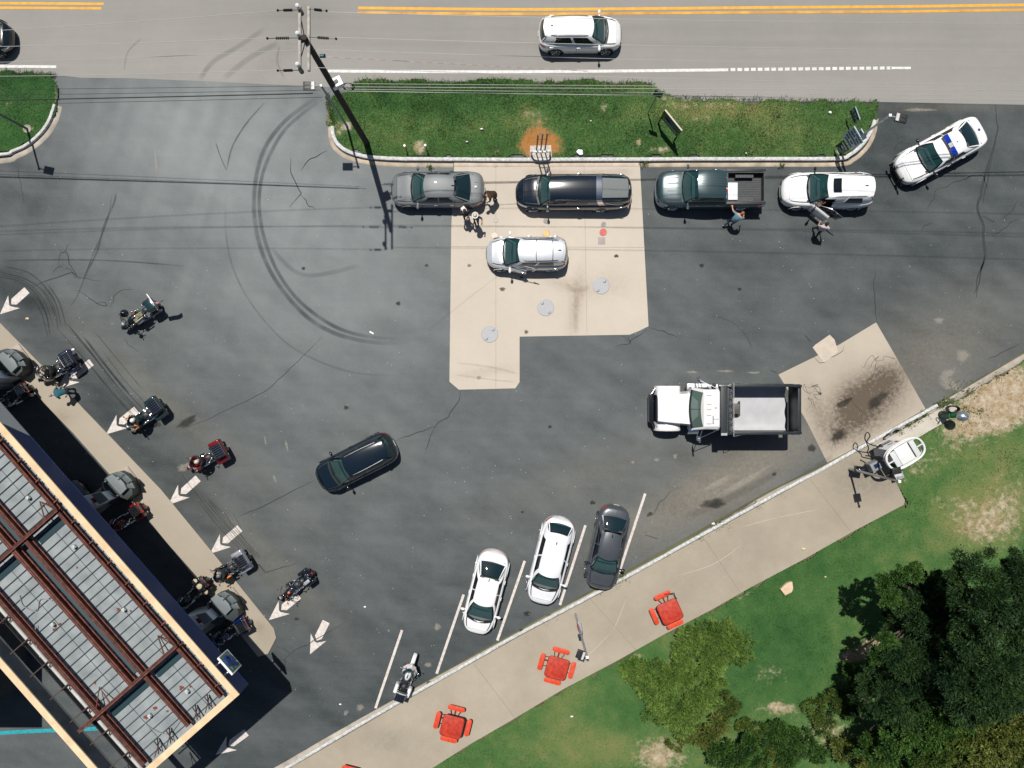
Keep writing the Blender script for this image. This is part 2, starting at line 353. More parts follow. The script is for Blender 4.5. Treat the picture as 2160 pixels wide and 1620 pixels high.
# strips: width along a pixel polyline
def ribbon(mb, pts, wd, z, n=6, mat_=0, smooth=True, taper=False):
    Pw = [px(*p[:2]) for p in pts]; Q = spline(Pw, n) if smooth else Pw; m = len(Q); vs = []
    for i, q in enumerate(Q):
        d = (Q[min(i+1, m-1)]-Q[max(i-1, 0)]); d.z = 0; d.normalize(); nn = Vector((-d.y, d.x, 0))
        ww = wd[0]+(wd[1]-wd[0])*i/(m-1) if isinstance(wd, tuple) else wd
        if taper: ww *= min(1, 3*min(i, m-1-i)/(m-1)+.15)
        vs += [(q.x+nn.x*ww/2, q.y+nn.y*ww/2, z), (q.x-nn.x*ww/2, q.y-nn.y*ww/2, z)]
    mb.add(vs, [(2*i, 2*i+1, 2*i+3, 2*i+2) for i in range(m-1)], mat_)
def soft_ribbons(name, lst, m, z):
    """ribbons with soft edges: attribute edge = 0 on both rims, 1 in the middle"""
    V = []; F = []; E = []
    for k, (pts, wd) in enumerate(lst):
        Q = spline([px(*p[:2]) for p in pts], 7); n = len(Q)
        for i, q in enumerate(Q):
            d = Q[min(i+1, n-1)]-Q[max(i-1, 0)]; d.z = 0; d.normalize(); nn = Vector((-d.y, d.x, 0)); e = min(1, 6*min(i, n-1-i)/(n-1))
            for s_, a in ((-1, 0), (-.45, 1), (.45, 1), (1, 0)):
                V.append((q.x+nn.x*wd/2*s_, q.y+nn.y*wd/2*s_, z+.0006*(k % 9))); E.append(a*e)
        b = len(V)-4*n
        for i in range(n-1):
            for j in range(3): F.append((b+4*i+j, b+4*i+j+1, b+4*i+5+j, b+4*i+4+j))
    me = bpy.data.meshes.new(name); me.from_pydata(V, [], F); at = me.attributes.new('edge', 'FLOAT', 'POINT'); at.data.foreach_set('value', E)
    me.materials.append(m); o = bpy.data.objects.new(name, me); C.objects.link(o); return tag(o, kind='structure')
def spots(name, lst, m, z, n=22):
    V = []; F = []; E = []
    for k, (x, y, rx, ry, a) in enumerate(lst):
        c = px(x, y); b = len(V); zz = z+.0005*(k % 12); V.append((c.x, c.y, zz)); E.append(1)
        for ring, e in ((.55, .95), (1, 0)):
            for i in range(n):
                t = 2*math.pi*i/n; rr = ring*(1+.10*math.sin(3*t+k)+.09*math.sin(5*t+2*k)+.06*math.sin(7*t+k)); u = rx*rr*math.cos(t)/PPM; v = ry*rr*math.sin(t)/PPM
                V.append((c.x+u*math.cos(R(a))-v*math.sin(R(a)), c.y+u*math.sin(R(a))+v*math.cos(R(a)), zz)); E.append(e)
        for i in range(n):
            j = (i+1) % n; F.append((b, b+1+i, b+1+j)); F.append((b+1+i, b+1+n+i, b+1+n+j, b+1+j))
    me = bpy.data.meshes.new(name); me.from_pydata(V, [], F); at = me.attributes.new('edge', 'FLOAT', 'POINT'); at.data.foreach_set('value', E)
    me.materials.append(m); o = bpy.data.objects.new(name, me); C.objects.link(o); return tag(o, kind='structure')

# road paint
y_ = MB()
ribbon(y_, [(-2500, 4), (-1200, 5), (-400, 6.5), (-100, 6.9), (60, 7.4), (219, 8.5)], .14, .012); ribbon(y_, [(-2500, 13), (-1200, 14.5), (-400, 15.8), (-100, 16.2), (60, 16.8), (214, 18)], .13, .012)
ribbon(y_, [(756, 17), (1080, 20), (1350, 18.5), (1620, 16), (1900, 14), (2160, 10.5), (2600, 6)], .15, .012)
tag(y_.build('yellow_lines', M['yellow']), kind='structure')
y_ = MB(); ribbon(y_, [(754, 26.5), (1080, 29.5), (1350, 28), (1620, 26), (1900, 24.5), (2160, 21), (2600, 17)], .14, .012); tag(y_.build('yellow_line', M['yellow2']), kind='structure')
wl = MB()
ribbon(wl, [(-2500, 135), (-1200, 137), (-400, 139), (-100, 139.8), (20, 140.2), (119, 141)], .15, .012); ribbon(wl, [(692, 150), (850, 151), (1080, 151.5), (1300, 150), (1536, 147.5)], .16, .012)
ribbon(wl, [(1878, 143.5), (1921, 143.5)], .13, .012)
for i in range(24): x = 1541+14.3*i; ribbon(wl, [(x, 147.2-(x-1536)*.0105), (x+10, 147.1-(x-1526)*.0105)], .17, .012)
tag(wl.build('white_edge_line', M['linew']), kind='structure')
# parking bay lines
bays = [((848, 1329), (792, 1494)), ((978, 1254), (921, 1421)), ((1107, 1183), (1049, 1351)), ((1235, 1108), (1181, 1276)), ((1361, 1041), (1305, 1210))]
pl = MB()
for a, b in bays: ribbon(pl, [a, b], .14, .006, smooth=False)
tag(pl.build('parking_bay_lines', M['linep']), kind='structure')
# painted arrows
def arrow(tip, tail):
    T, A = px(*tip), px(*tail); d = (T-A); Ln = d.length; d.normalize(); n = Vector((-d.y, d.x, 0)); hl = .52*Ln; mb = MB()
    def q(f, s): p = T-d*f+n*s; return (p.x, p.y)
    mb.prism([q(0, 0), q(hl, .47), q(hl*.70, .06), q(hl*.70, -.06), q(hl, -.47)], 0, .006)
    mb.prism([q(hl*.80, .0), q(hl, .21), q(Ln, .21), q(Ln, -.21), q(hl, -.21)], 0, .0062)
    return mb
for i, (a, b) in enumerate([((0, 663), (57, 612)), ((118, 822), (193, 764)), ((224, 916), (288, 864)), ((355, 1065), (418, 1009)), ((443, 1168), (506, 1114)), ((567, 1308), (630, 1256)), ((654, 1380), (688, 1311)), ((455, 1592), (520, 1545))]):
    tag(arrow(a, b).build('painted_arrow', M['linep']), kind='structure')
cy = MB(); ribbon(cy, [(-200, 1562), (0, 1546), (130, 1540), (230, 1536)], .20, .006); tag(cy.build('turquoise_line', M['cyan']), kind='structure')

# cracks, skid marks, stains
cr = MB()
for pts, wd in [([(973, 822), (968, 845), (945, 880), (920, 897), (915, 905)], .05), ([(915, 899), (880, 912), (835, 930)], .05), ([(917, 900), (905, 930), (896, 958)], .045),
                ([(665, 1012), (600, 1045), (540, 1075), (500, 1090)], .04), ([(682, 708), (640, 750), (600, 790), (560, 825), (500, 855), (410, 895), (385, 905)], .03),
                ([(1845, 562), (1843, 610), (1847, 650), (1848, 682)], .05), ([(2100, 220), (2105, 270), (2090, 330), (2070, 400), (2062, 440), (2075, 480), (2078, 540), (2062, 585), (2055, 620)], .12),
                ([(2076, 540), (2068, 580), (2060, 628)], .08), ([(2094, 330), (2084, 380), (2074, 430)], .07), ([(2150, 420), (2135, 445), (2110, 462)], .05), ([(2072, 455), (2095, 468), (2105, 464)], .05), ([(2160, 458), (2130, 470), (2105, 492), (2090, 497)], .045),
                ([(1970, 405), (2010, 385), (2050, 370), (2075, 372), (2085, 400)], .05), ([(1975, 400), (1965, 425), (1956, 442)], .05), ([(1940, 487), (1950, 475), (1967, 470)], .04), ([(2030, 380), (2050, 372)], .03),
                ([(2160, 745-25), (2110, 745), (2080, 760)], .04), ([(1377, 1090), (1390, 1060), (1421, 1032)], .035), ([(1360, 1130), (1390, 1137)], .035),
                ([(1370, 690), (1340, 712), (1325, 726), (1300, 731)], .045), ([(1372, 692), (1400, 698), (1428, 711)], .045), ([(1325, 708), (1332, 728)], .045), ([(1310, 708), (1320, 712), (1324, 722)], .035),
                ([(613, 332), (614, 365), (628, 395), (635, 408), (610, 437)], .05), ([(634, 408), (648, 430), (664, 442)], .05), ([(635, 360), (655, 335), (690, 318)], .05),
                ([(1000+50, 352), (1040, 352)], .01), ([(36, 350), (40, 375), (48, 410), (52, 430)], .035), ([(1640, 788), (1625, 780)], .04), ([(1696, 707), (1710, 722)], .04),
                ([(125, 560), (128, 535), (138, 530), (152, 565), (165, 585), (215, 592)], .05), ([(70, 605), (105, 590), (150, 575), (170, 590)], .06), ([(110, 580), (125, 562), (150, 570), (160, 590)], .04), ([(145, 515), (138, 530)], .03),
                ([(158, 612), (180, 622), (205, 640), (225, 645), (222, 638), (200, 640)], .05), ([(236, 650), (240, 625), (255, 613), (280, 611)], .03), ([(260, 712), (275, 730), (295, 742)], .03),
                ([(583, 1363), (612, 1378), (650, 1360), (690, 1335), (730, 1310)], .035), ([(600, 1392), (612, 1379)], .035), ([(575, 1392), (600, 1391), (602, 1395), (597, 1415)], .03),
                ([(560, 1205), (545, 1190), (560, 1207), (600, 1195), (636, 1187)], .035), ([(535, 1165), (500, 1115), (470, 1080), (440, 1050)], .03), ([(490, 1080), (510, 1115)], .02),
                ([(1716, 752), (1728, 765), (1740, 764), (1775, 742), (1782, 728)], .03), ([(1700, 870), (1712, 850), (1705, 838), (1715, 845), (1725, 870)], .02), ([(1790, 820), (1800, 850), (1830, 880)], .02)]:
    Q_ = [pts[0]]
    for (a, b), (c, d) in zip(pts, pts[1:]):
        for k in range(1, 4): Q_.append((a+(c-a)*k/3+(random.uniform(-2, 2) if k < 3 else 0), b+(d-b)*k/3+(random.uniform(-2, 2) if k < 3 else 0)))
    ribbon(cr, Q_, wd*random.uniform(.9, 1.15), .008, n=3, taper=True)
for seed in range(14):   # hairline cracks on the pump pad and walkway
    x, y = random.choice([(1850, 760), (1880, 830), (1760, 900), (1720, 820)]); pts = [(x, y)]
    for k in range(5): x += random.uniform(-14, 14); y += random.uniform(-12, 16); pts.append((x, y))
    ribbon(cr, pts, .018, .0095, taper=True)
tag(cr.build('asphalt_cracks', M['crack']), kind='structure')
def multi(pts, n, spread, wd=.07):
    out = []; rs = random.Random(len(pts)*31+int(pts[0][0]))
    for k in range(n):
        o = rs.uniform(-spread, spread); a = rs.randint(0, max(0, len(pts)-3)); b_ = len(pts) if rs.random() < .6 else min(len(pts), a+3)
        seg = [(x+o+rs.uniform(-2, 2), y-o*.6+rs.uniform(-2, 2)) for x, y in pts[a:b_]]
        if len(seg) > 1: out.append((seg, wd*rs.uniform(.6, 1.6)))
    return out
arcA = [(690, 195), (640, 225), (595, 262), (560, 310), (541, 370), (536, 440), (546, 510), (572, 575), (612, 632), (660, 678), (720, 708), (790, 722), (860, 724)]
arcB = [(686, 205), (640, 238), (600, 275), (570, 325), (551, 380), (547, 440), (558, 505), (584, 570), (622, 625), (672, 668), (725, 697), (790, 712), (850, 715)]
soft_ribbons('tyre_skid_marks', [(arcA, .30), (arcB, .26), ([(560, 215), (520, 260), (490, 310), (478, 360)], .12), ([(478, 360), (465, 330), (455, 300)], .08),
    ([(0, 560), (60, 575), (100, 610), (120, 640)], .1), ([(0, 550), (110, 548), (240, 550), (400, 562)], .10),
    ([(245, 405), (240, 430), (220, 475), (205, 530), (175, 590)], .14), ([(238, 405), (225, 470), (195, 540), (165, 620), (145, 650)], .08),
    ]+multi([(-20, 575), (40, 585), (80, 610), (105, 650), (118, 700)], 9, 22)+multi([(140, 680), (200, 750), (250, 815), (310, 880)], 7, 20)+multi([(185, 700), (240, 770), (290, 830)], 4, 14, .05)+multi([(385, 990), (430, 1050), (480, 1110), (545, 1180)], 6, 15, .06)
    , M['skid'], .012)
soft_ribbons('faint_tyre_marks', [([(478, 405), (476, 480), (490, 560), (530, 640), (600, 720), (680, 765), (760, 788), (850, 792)], .14),
    ([(1500, 665), (1545, 680), (1575, 710), (1587, 740)], .14), ([(1885, 325), (1895, 302), (1920, 305)], .16), ([(600, 165), (585, 130), (590, 95)], .16),
    ([(420, 170), (450, 130), (500, 100), (560, 60)], .35), ([(470, 168), (530, 120), (590, 90)], .4), ([(300, 80), (270, 110), (262, 150)], .12), ([(1700, 190), (1900, 400)], .05),
    ([(1620, 1050), (1700, 1000), (1760, 960)], .4), ([(1440, 1095), (1560, 1040), (1650, 990)], .5), ([(760, 560), (640, 580), (570, 520)], .3), ([(900, 700), (1000, 620), (1080, 560)], .05)], M['skidl'], .0185)
soft_ribbons('pad_grime', [([(1218, 620), (1214, 660), (1216, 705)], .35), ([(960, 765), (1040, 775), (1095, 790)], .16), ([(960, 790), (1030, 800), (1090, 806)], .12), ([(1100, 362), (1220, 366), (1340, 362)], .5), ([(1190, 600), (1215, 612), (1245, 606)], .35)], soft('pad_grime_film', (.24, .17, .10), .16, 2.2), .0165)
spots('oil_stains', [(1060, 610, 7, 5, 0), (1110, 700, 5, 5, 0), (990, 560, 5, 4, 0), (1300, 540, 6, 4, 0), (1180, 560, 4, 4, 0), (1100, 585, 5, 3, 0), (1160, 1300, 8, 6, 0), (1020, 1380, 9, 6, 0), (905, 1440, 7, 5, 0), (1250, 1060, 7, 5, 0), (900, 560, 5, 4, 0), (840, 640, 6, 5, 0), (1480, 560, 6, 5, 0), (1560, 610, 5, 4, 0), (730, 860, 6, 5, 0), (1160, 900, 5, 4, 0), (1712, 945, 10, 9, 0), (1505, 1062, 30, 12, 5), (1768, 918, 18, 10, 35), (1112, 1294, 9, 6, 0), (1082+20, 1080, 4, 3, 0), (330, 895, 12, 8, 0), (625, 1305, 5, 4, 0), (1370, 1085, 9, 5, 30), (1633, 1000, 6, 4, 20), (640, 566, 5, 4, 0), (1780, 850, 22, 8, 30), (1850, 845, 30, 12, 40), (1640, 895, 5, 4, 0), (1730, 830, 4, 4, 0), (1560, 1090, 60, 18, 28), (395, 890, 25, 10, 30)], M['oil'], .014)
spots('pale_scuffs', [(1980, 676, 12, 8, 0), (2030, 750, 16, 16, 0), (2005, 812, 30, 14, -20), (1996, 790, 22, 10, 30), (1335, 975, 5, 4, 0), (1385, 970, 7, 4, 0), (1424, 962, 5, 6, 0), (820, 1330, 3, 3, 0), (923, 1322, 8, 9, 0), (760, 1492, 9, 8, 40), (730, 1503, 8, 5, 60), (903, 1402, 9, 6, 0), (1515, 1018, 40, 8, 28), (1570, 1015, 70, 8, 30), (390, 985, 20, 9, 20), (1940, 232, 40, 4, 0), (1460, 785, 14, 3, 0), (1530, 783, 20, 3, 0), (1590, 786, 16, 3, 0), (605, 940, 3, 14, 12), (580, 1010, 3, 10, 20), (560, 930, 2, 12, 8), (330, 340, 3, 30, 5)], M['dust'], .020)

# kerbs
def kerb(name, pts, off, wd, z0, z1, m, n=6, smooth=True):
    """raised strip: pts pixel polyline, off = lateral offset of the centre (m)"""
    Q = spline([px(*p) for p in pts], n) if smooth else [px(*p) for p in pts]; m_ = len(Q); mb = MB(); vs = []
    for i, q in enumerate(Q):
        d = Q[min(i+1, m_-1)]-Q[max(i-1, 0)]; d.normalize(); nn = Vector((-d.y, d.x, 0)); j = random.uniform(-.006, .006)
        a = q+nn*(off-wd/2+j); b = q+nn*(off+wd/2+j)
        vs += [(a.x, a.y, z0), (a.x, a.y, z1-.02), (a.x+nn.x*.02, a.y+nn.y*.02, z1), (b.x-nn.x*.02, b.y-nn.y*.02, z1), (b.x, b.y, z1-.02), (b.x, b.y, z0)]
    fs = [(6*i+k, 6*i+k+1, 6*i+7+k, 6*i+6+k) for i in range(m_-1) for k in range(5)]
    mb.add(vs, fs); mb.add(vs, [tuple(range(6)), tuple(range(6*m_-6, 6*m_))[::-1]])
    return tag(mb.build(name, m, angle=60), kind='structure')
isl = [(702, 268), (705, 290), (716, 308), (738, 322), (775, 332), (830, 336), (900, 337), (1080, 338), (1350, 337.5), (1600, 336.5), (1760, 336), (1790, 328), (1815, 308), (1835, 278), (1843, 255)]
kerb('island_kerb', isl, 0, .20, 0, .17, M['kerbw'])
ig = [(697, 262), (697, 290), (706, 312), (728, 330), (770, 342), (830, 347.5), (900, 348.5), (956, 349)]
kerb('gutter', ig, 0, .24, -.02, .012, M['gutter']); kerb('gutter', [(1352, 348.5), (1600, 347.5), (1765, 347), (1800, 337), (1828, 312), (1843, 283), (1849, 250)], 0, .24, -.02, .012, M['gutter'])
kerb('gutter', [(958, 347), (1350, 347)], 0, .28, -.02, .007, mat('gutter_pad_concrete', (.5, .42, .34), .85, nscale=2, namt=.2), smooth=False)
kerb('island_kerb', [(118, 222), (108, 252), (90, 280), (62, 305), (30, 320), (0, 328), (-200, 340)], 0, .16, 0, .17, M['kerbw'])
kerb('gutter', [(126, 224), (117, 256), (98, 286), (68, 312), (35, 330), (0, 340), (-200, 352)], 0, .30, -.02, .012, M['gutterg'])
kline = [(560, 1644), (620, 1609), (730, 1544), (840, 1480), (970, 1407), (1100, 1333), (1280, 1238), (1480, 1127), (1620, 1050), (1740, 985), (1840, 929), (1975, 855)]
kerb('walk_kerb', kline, 0, .17, 0, .155, M['kerbw'])
gline = [(560, 1631), (600, 1609), (700, 1551), (800, 1495), (960, 1408), (1060, 1353), (1180, 1288), (1310, 1219), (1475, 1128), (1625, 1040), (1750, 979), (1955, 868), (2160, 748), (2500, 550)]
kerb('gutter', [(x+3, y+4) for x, y in gline], 0, .34, -.02, .012, M['gutterg'])
# sidewalk
walk = [(560, 1650), (620, 1614), (840, 1485), (1100, 1338), (1280, 1243), (1480, 1132), (1620, 1055), (1840, 934), (1860, 960), (1906, 1055), (1903, 1064), (1800, 1118), (1690, 1180), (1580, 1238), (1500, 1284), (1400, 1336), (1300, 1392), (1190, 1450), (1080, 1516), (990, 1568), (905, 1622), (860, 1660)]
sheet('sidewalk', walk, .15, M['walk'], .25, lambda X, Y: .58-.1*blob(X, Y, 1840, 1010, 90, 60)+.06*blob(X, Y, 1100, 1450, 300, 100), lambda X, Y: .55*blob(X, Y, 1830, 1000, 90, 50)+.35*blob(X, Y, 820, 1560, 60, 30)+.2*blob(X, Y, 1500, 1200, 200, 40, -30))
sw = MB(); sw.prism([p2(*q) for q in walk], -.04, .145); tag(sw.build('sidewalk_edge', M['gutterg']), kind='structure')
sl = MB(); sl.prism([p2(*q) for q in [(1845, 938), (1978, 863), (2003, 852), (2020, 858), (1990, 890), (1900, 942), (1862, 962)]], -.04, .13)
tag(sl.build('side_slab', mat('pale_slab_concrete', (.46, .42, .36), .85, nscale=1.5, namt=.15, bump=.2)), kind='structure')
jl = MB()
for a, b, c in [((1560, 1150), (1500, 1190), (1420, 1215)), ((1640, 1090), (1600, 1100), (1560, 1112)), ((1725, 1073), (1680, 1082), (1625, 1093)), ((1320, 1262), (1305, 1300), (1292, 1330)), ((1290, 1330), (1240, 1380), (1180, 1430))]:
    ribbon(jl, [a, b, c], .02, .156, taper=True)
tag(jl.build('sidewalk_cracks', mat('crack_filler_pale', (.5, .44, .37), .8)), kind='structure')
jl = MB()
for a, b in [((1000, 1398), (1085, 1510)), ((1480, 1130), (1560, 1248)), ((1245, 1262), (1340, 1368)), ((1705, 1008), (1790, 1118))]: ribbon(jl, [a, b], .015, .156)
for a, b in [((1046, 350), (1046, 818)), ((1232, 350), (1238, 706)), ((952, 520), (1360, 522))]: ribbon(jl, [a, b], .012, .0085)
tag(jl.build('sidewalk_joints', mat('dark_joint_line', (.17, .15, .12), .9)), kind='structure')  # joints drawn as thin lines in one dark tone
# manhole covers and small fittings on the pad are things below

# ---------------------------------------------------------------- lawns
def lawn_mat(name, stops):
    m = bpy.data.materials.new(name); m.use_nodes = True; t = m.node_tree; b = t.nodes['Principled BSDF']; L = t.links.new
    b.inputs['Roughness'].default_value = .9; b.inputs['Specular IOR Level'].default_value = .15
    tc = t.nodes.new('ShaderNodeTexCoord')
    def noise(s, d, r=.6):
        n = t.nodes.new('ShaderNodeTexNoise'); n.inputs['Scale'].default_value = s; n.inputs['Detail'].default_value = d; n.inputs['Roughness'].default_value = r; L(tc.outputs['Object'], n.inputs['Vector']); return n.outputs['Fac']
    def mm(op, a, c):
        n = t.nodes.new('ShaderNodeMath'); n.operation = op
        for i, q in enumerate((a, c)):
            if isinstance(q, (int, float)): n.inputs[i].default_value = q
            else: L(q, n.inputs[i])
        return n.outputs[0]
    at = t.nodes.new('ShaderNodeAttribute'); at.attribute_name = 'wear'
    f = mm('ADD', at.outputs['Fac'], mm('MULTIPLY', mm('SUBTRACT', noise(1.1, 6), .5), .55))
    f = mm('ADD', f, mm('MULTIPLY', mm('SUBTRACT', noise(9, 5, .75), .5), .55))
    r = t.nodes.new('ShaderNodeValToRGB'); els = r.color_ramp.elements
    while len(els) < len(stops): els.new(.5)
    for e, (p, c) in zip(els, stops): e.position = p; e.color = (*c, 1)
    L(f, r.inputs['Fac'])
    a2 = t.nodes.new('ShaderNodeAttribute'); a2.attribute_name = 'dirt'
    fd = mm('MULTIPLY', mm('SUBTRACT', mm('ADD', a2.outputs['Fac'], mm('MULTIPLY', mm('SUBTRACT', noise(3.2, 8, .72), .5), 1.9)), .36), 2.3)
    cl = t.nodes.new('ShaderNodeClamp'); L(fd, cl.inputs[0])
    mx = t.nodes.new('ShaderNodeMix'); mx.data_type = 'RGBA'
    so_ = t.nodes.new('ShaderNodeValToRGB'); so_.color_ramp.elements[0].color = (.25, .165, .075, 1); so_.color_ramp.elements[1].color = (.50, .43, .33, 1); so_.color_ramp.elements[0].position = .3; so_.color_ramp.elements[1].position = .7
    L(noise(4, 6), so_.inputs['Fac'])
    a3 = t.nodes.new('ShaderNodeAttribute'); a3.attribute_name = 'rust'
    mr = t.nodes.new('ShaderNodeMix'); mr.data_type = 'RGBA'; L(a3.outputs['Fac'], mr.inputs[0]); L(so_.outputs[0], mr.inputs[6]); mr.inputs[7].default_value = (.34, .135, .025, 1)
    L(cl.outputs[0], mx.inputs[0]); L(r.outputs['Color'], mx.inputs[6]); L(mr.outputs[2], mx.inputs[7])
    L(mx.outputs[2], b.inputs['Base Color'])
    bu = t.nodes.new('ShaderNodeBump'); bu.inputs['Strength'].default_value = .8; bu.inputs['Distance'].default_value = .05
    L(noise(16, 6, .8), bu.inputs['Height']); L(bu.outputs['Normal'], b.inputs['Normal'])
    return m
LM = lawn_mat('lawn', [(.0, (.012, .036, .012)), (.28, (.026, .082, .022)), (.52, (.058, .128, .036)), (.72, (.125, .165, .055)), (1, (.22, .19, .08))])
isl_poly = [(745, 180), (790, 170), (840, 172), (900, 168), (990, 171), (1030, 166), (1080, 173), (1250, 174), (1360, 176), (1385, 184), (1400, 203), (1430, 212), (1600, 214), (1848, 216), (1850, 240), (1840, 258), (1832, 278), (1812, 305), (1788, 325), (1760, 333), (1600, 333), (1350, 334), (1080, 335), (900, 334), (830, 333), (776, 328), (740, 318), (719, 305), (708, 288), (705, 268), (690, 262), (685, 225), (705, 205), (725, 200)]
def lw1(X, Y): return .47+.25*(fbm(X, Y, 60, 42)-.5)-.16*blob(X, Y, 850, 215, 260, 30)+.10*blob(X, Y, 900, 270, 300, 30)+.34*blob(X, Y, 1520, 232, 150, 26)+.14*blob(X, Y, 1650, 285, 180, 40)+.2*blob(X, Y, 1120, 240, 30, 30)+.15*blob(X, Y, 1330, 190, 60, 12)
def ld1(X, Y):
    d = 1.0*blob(X, Y, 1140, 305, 52, 36, 0, 2)+.55*blob(X, Y, 1135, 252, 20, 22)+.8*blob(X, Y, 885, 312, 14, 17, 0, 2)+.7*blob(X, Y, 1346, 300, 8, 10)+.65*blob(X, Y, 1395, 317, 30, 8)+.6*blob(X, Y, 1272, 228, 12, 12)
    d += .48*blob(X, Y, 1400, 208, 40, 14, 20)+.45*blob(X, Y, 1500, 222, 90, 9)+.40*blob(X, Y, 1758, 312, 22, 14)+.6*blob(X, Y, 690, 250, 14, 40)+.5*blob(X, Y, 715, 275, 10, 20)+.8*blob(X, Y, 735, 268, 12, 12)+.6*blob(X, Y, 1768, 322, 8, 6)+.4*blob(X, Y, 1110, 240, 14, 10)
    d += .45*blob(X, Y, 780, 172, 40, 4)+.35*blob(X, Y, 1480, 250, 40, 16)+.4*blob(X, Y, 1365, 250, 8, 5)+.3*blob(X, Y, 1045, 320, 24, 8)
    return d
ru1 = lambda X, Y: .9*blob(X, Y, 1140, 300, 75, 48, 0, 2)
lawn1 = sheet('lawn', isl_poly, .07, LM, .075, lw1, ld1, True, lambda X, Y: .05*fbm(X, Y, 30, 4)-.05*blob(X, Y, 700, 230, 14, 60), extra={'rust': ru1}, jit=.45)
isl2 = [(-300, 130), (0, 153), (60, 152), (105, 156), (124, 178), (126, 205), (124, 222), (117, 244), (104, 266), (88, 281), (60, 301), (28, 317), (0, 325), (-300, 340)]
lawn2 = sheet('lawn', isl2, .07, LM, .075, lambda X, Y: .33-.12*blob(X, Y, 20, 170, 80, 20), lambda X, Y: .7*blob(X, Y, 60, 273, 14, 10)+.6*blob(X, Y, 120, 190, 5, 30)+.45*blob(X, Y, 20, 222, 16, 6)+.4*blob(X, Y, 50, 224, 10, 5), True, lambda X, Y: .05*fbm(X, Y, 30, 4), extra={'rust': lambda X, Y: 0*X}, jit=.3)
big = [(2260, 560), (2160, 758), (2010, 848), (1992, 884), (1900, 944), (1866, 964), (1908, 1054), (1905, 1066), (1800, 1120), (1690, 1182), (1580, 1240), (1500, 1286), (1400, 1338), (1300, 1394), (1190, 1452), (1080, 1518), (990, 1570), (903, 1624), (700, 1760), (2600, 1760), (2600, 560)]
def lw3(X, Y): return .56+.35*(fbm(X, Y, 120, 41)-.5)-.12*blob(X, Y, 1700, 1350, 170, 120)-.1*blob(X, Y, 1650, 1200, 250, 50, -28)-.12*blob(X, Y, 1120, 1540, 40, 30)+.22*blob(X, Y, 1200, 1570, 150, 50)+.12*blob(X, Y, 1150, 1500, 100, 40)-.14*blob(X, Y, 1330, 1530, 70, 50)+.26*blob(X, Y, 2060, 1080, 90, 80)+.10*blob(X, Y, 1800, 1400, 60, 60)-.12*blob(X, Y, 2030, 1010, 60, 30)
def ld3(X, Y):
    return 1.1*blob(X, Y, 2110, 840, 90, 70, -30, 2)+.62*blob(X, Y, 2020, 905, 60, 50)+.5*blob(X, Y, 1935, 985, 60, 24, -25)+.58*blob(X, Y, 2120, 1070, 60, 80)+.52*blob(X, Y, 2050, 1110, 55, 40)+.35*blob(X, Y, 2000, 1060, 60, 30)+.3*blob(X, Y, 1760, 1100, 50, 20)+.35*blob(X, Y, 1620, 1420, 50, 30)+.9*blob(X, Y, 1835, 1360, 42, 20, -25)+.8*blob(X, Y, 1790, 1385, 26, 14)+.8*blob(X, Y, 1900, 1345, 24, 9)+.75*blob(X, Y, 1640, 1490, 45, 18)+.5*blob(X, Y, 1780, 1430, 20, 10) \
        + .85*blob(X, Y, 1390, 1590, 60, 40)+.5*blob(X, Y, 1345, 1385, 22, 10)+.45*blob(X, Y, 1660, 1245, 18, 10)+.3*blob(X, Y, 1320, 1400, 30, 12)+.5*blob(X, Y, 1570, 1255, 40, 5, -28)+.6*blob(X, Y, 1740, 1540, 60, 40)+.25*blob(X, Y, 1220, 1530, 20, 8)
lawn3 = sheet('lawn', big, .085, LM, .09, lw3, ld3, True, lambda X, Y: .07*fbm(X, Y, 40, 8), extra={'rust': lambda X, Y: 0*X+.15*blob(X, Y, 1840, 1360, 80, 60)}, jit=.3)

def leaf_mat(name, c1, c2, rough=.6, sat=1.):
    m = bpy.data.materials.new(name); m.use_nodes = True; t = m.node_tree; b = t.nodes['Principled BSDF']
    ge = t.nodes.new('ShaderNodeNewGeometry'); r = t.nodes.new('ShaderNodeValToRGB')
    r.color_ramp.elements[0].color = (*c1, 1); r.color_ramp.elements[1].color = (*c2, 1)
    at = t.nodes.new('ShaderNodeAttribute'); at.attribute_name = 'tint'; mx = t.nodes.new('ShaderNodeMath'); mx.operation = 'MULTIPLY_ADD'
    t.links.new(ge.outputs['Random Per Island'], mx.inputs[0]); mx.inputs[1].default_value = .55; t.links.new(at.outputs['Fac'], mx.inputs[2])
    t.links.new(mx.outputs[0], r.inputs['Fac']); t.links.new(r.outputs[0], b.inputs['Base Color']); b.inputs['Roughness'].default_value = rough; b.inputs['Specular IOR Level'].default_value = .25
    tr = t.nodes.new('ShaderNodeBsdfTranslucent'); t.links.new(r.outputs[0], tr.inputs['Color']); ms = t.nodes.new('ShaderNodeMixShader'); ms.inputs[0].default_value = .22
    t.links.new(b.outputs[0], ms.inputs[1]); t.links.new(tr.outputs[0], ms.inputs[2]); t.links.new(ms.outputs[0], t.nodes['Material Output'].inputs['Surface'])
    return m
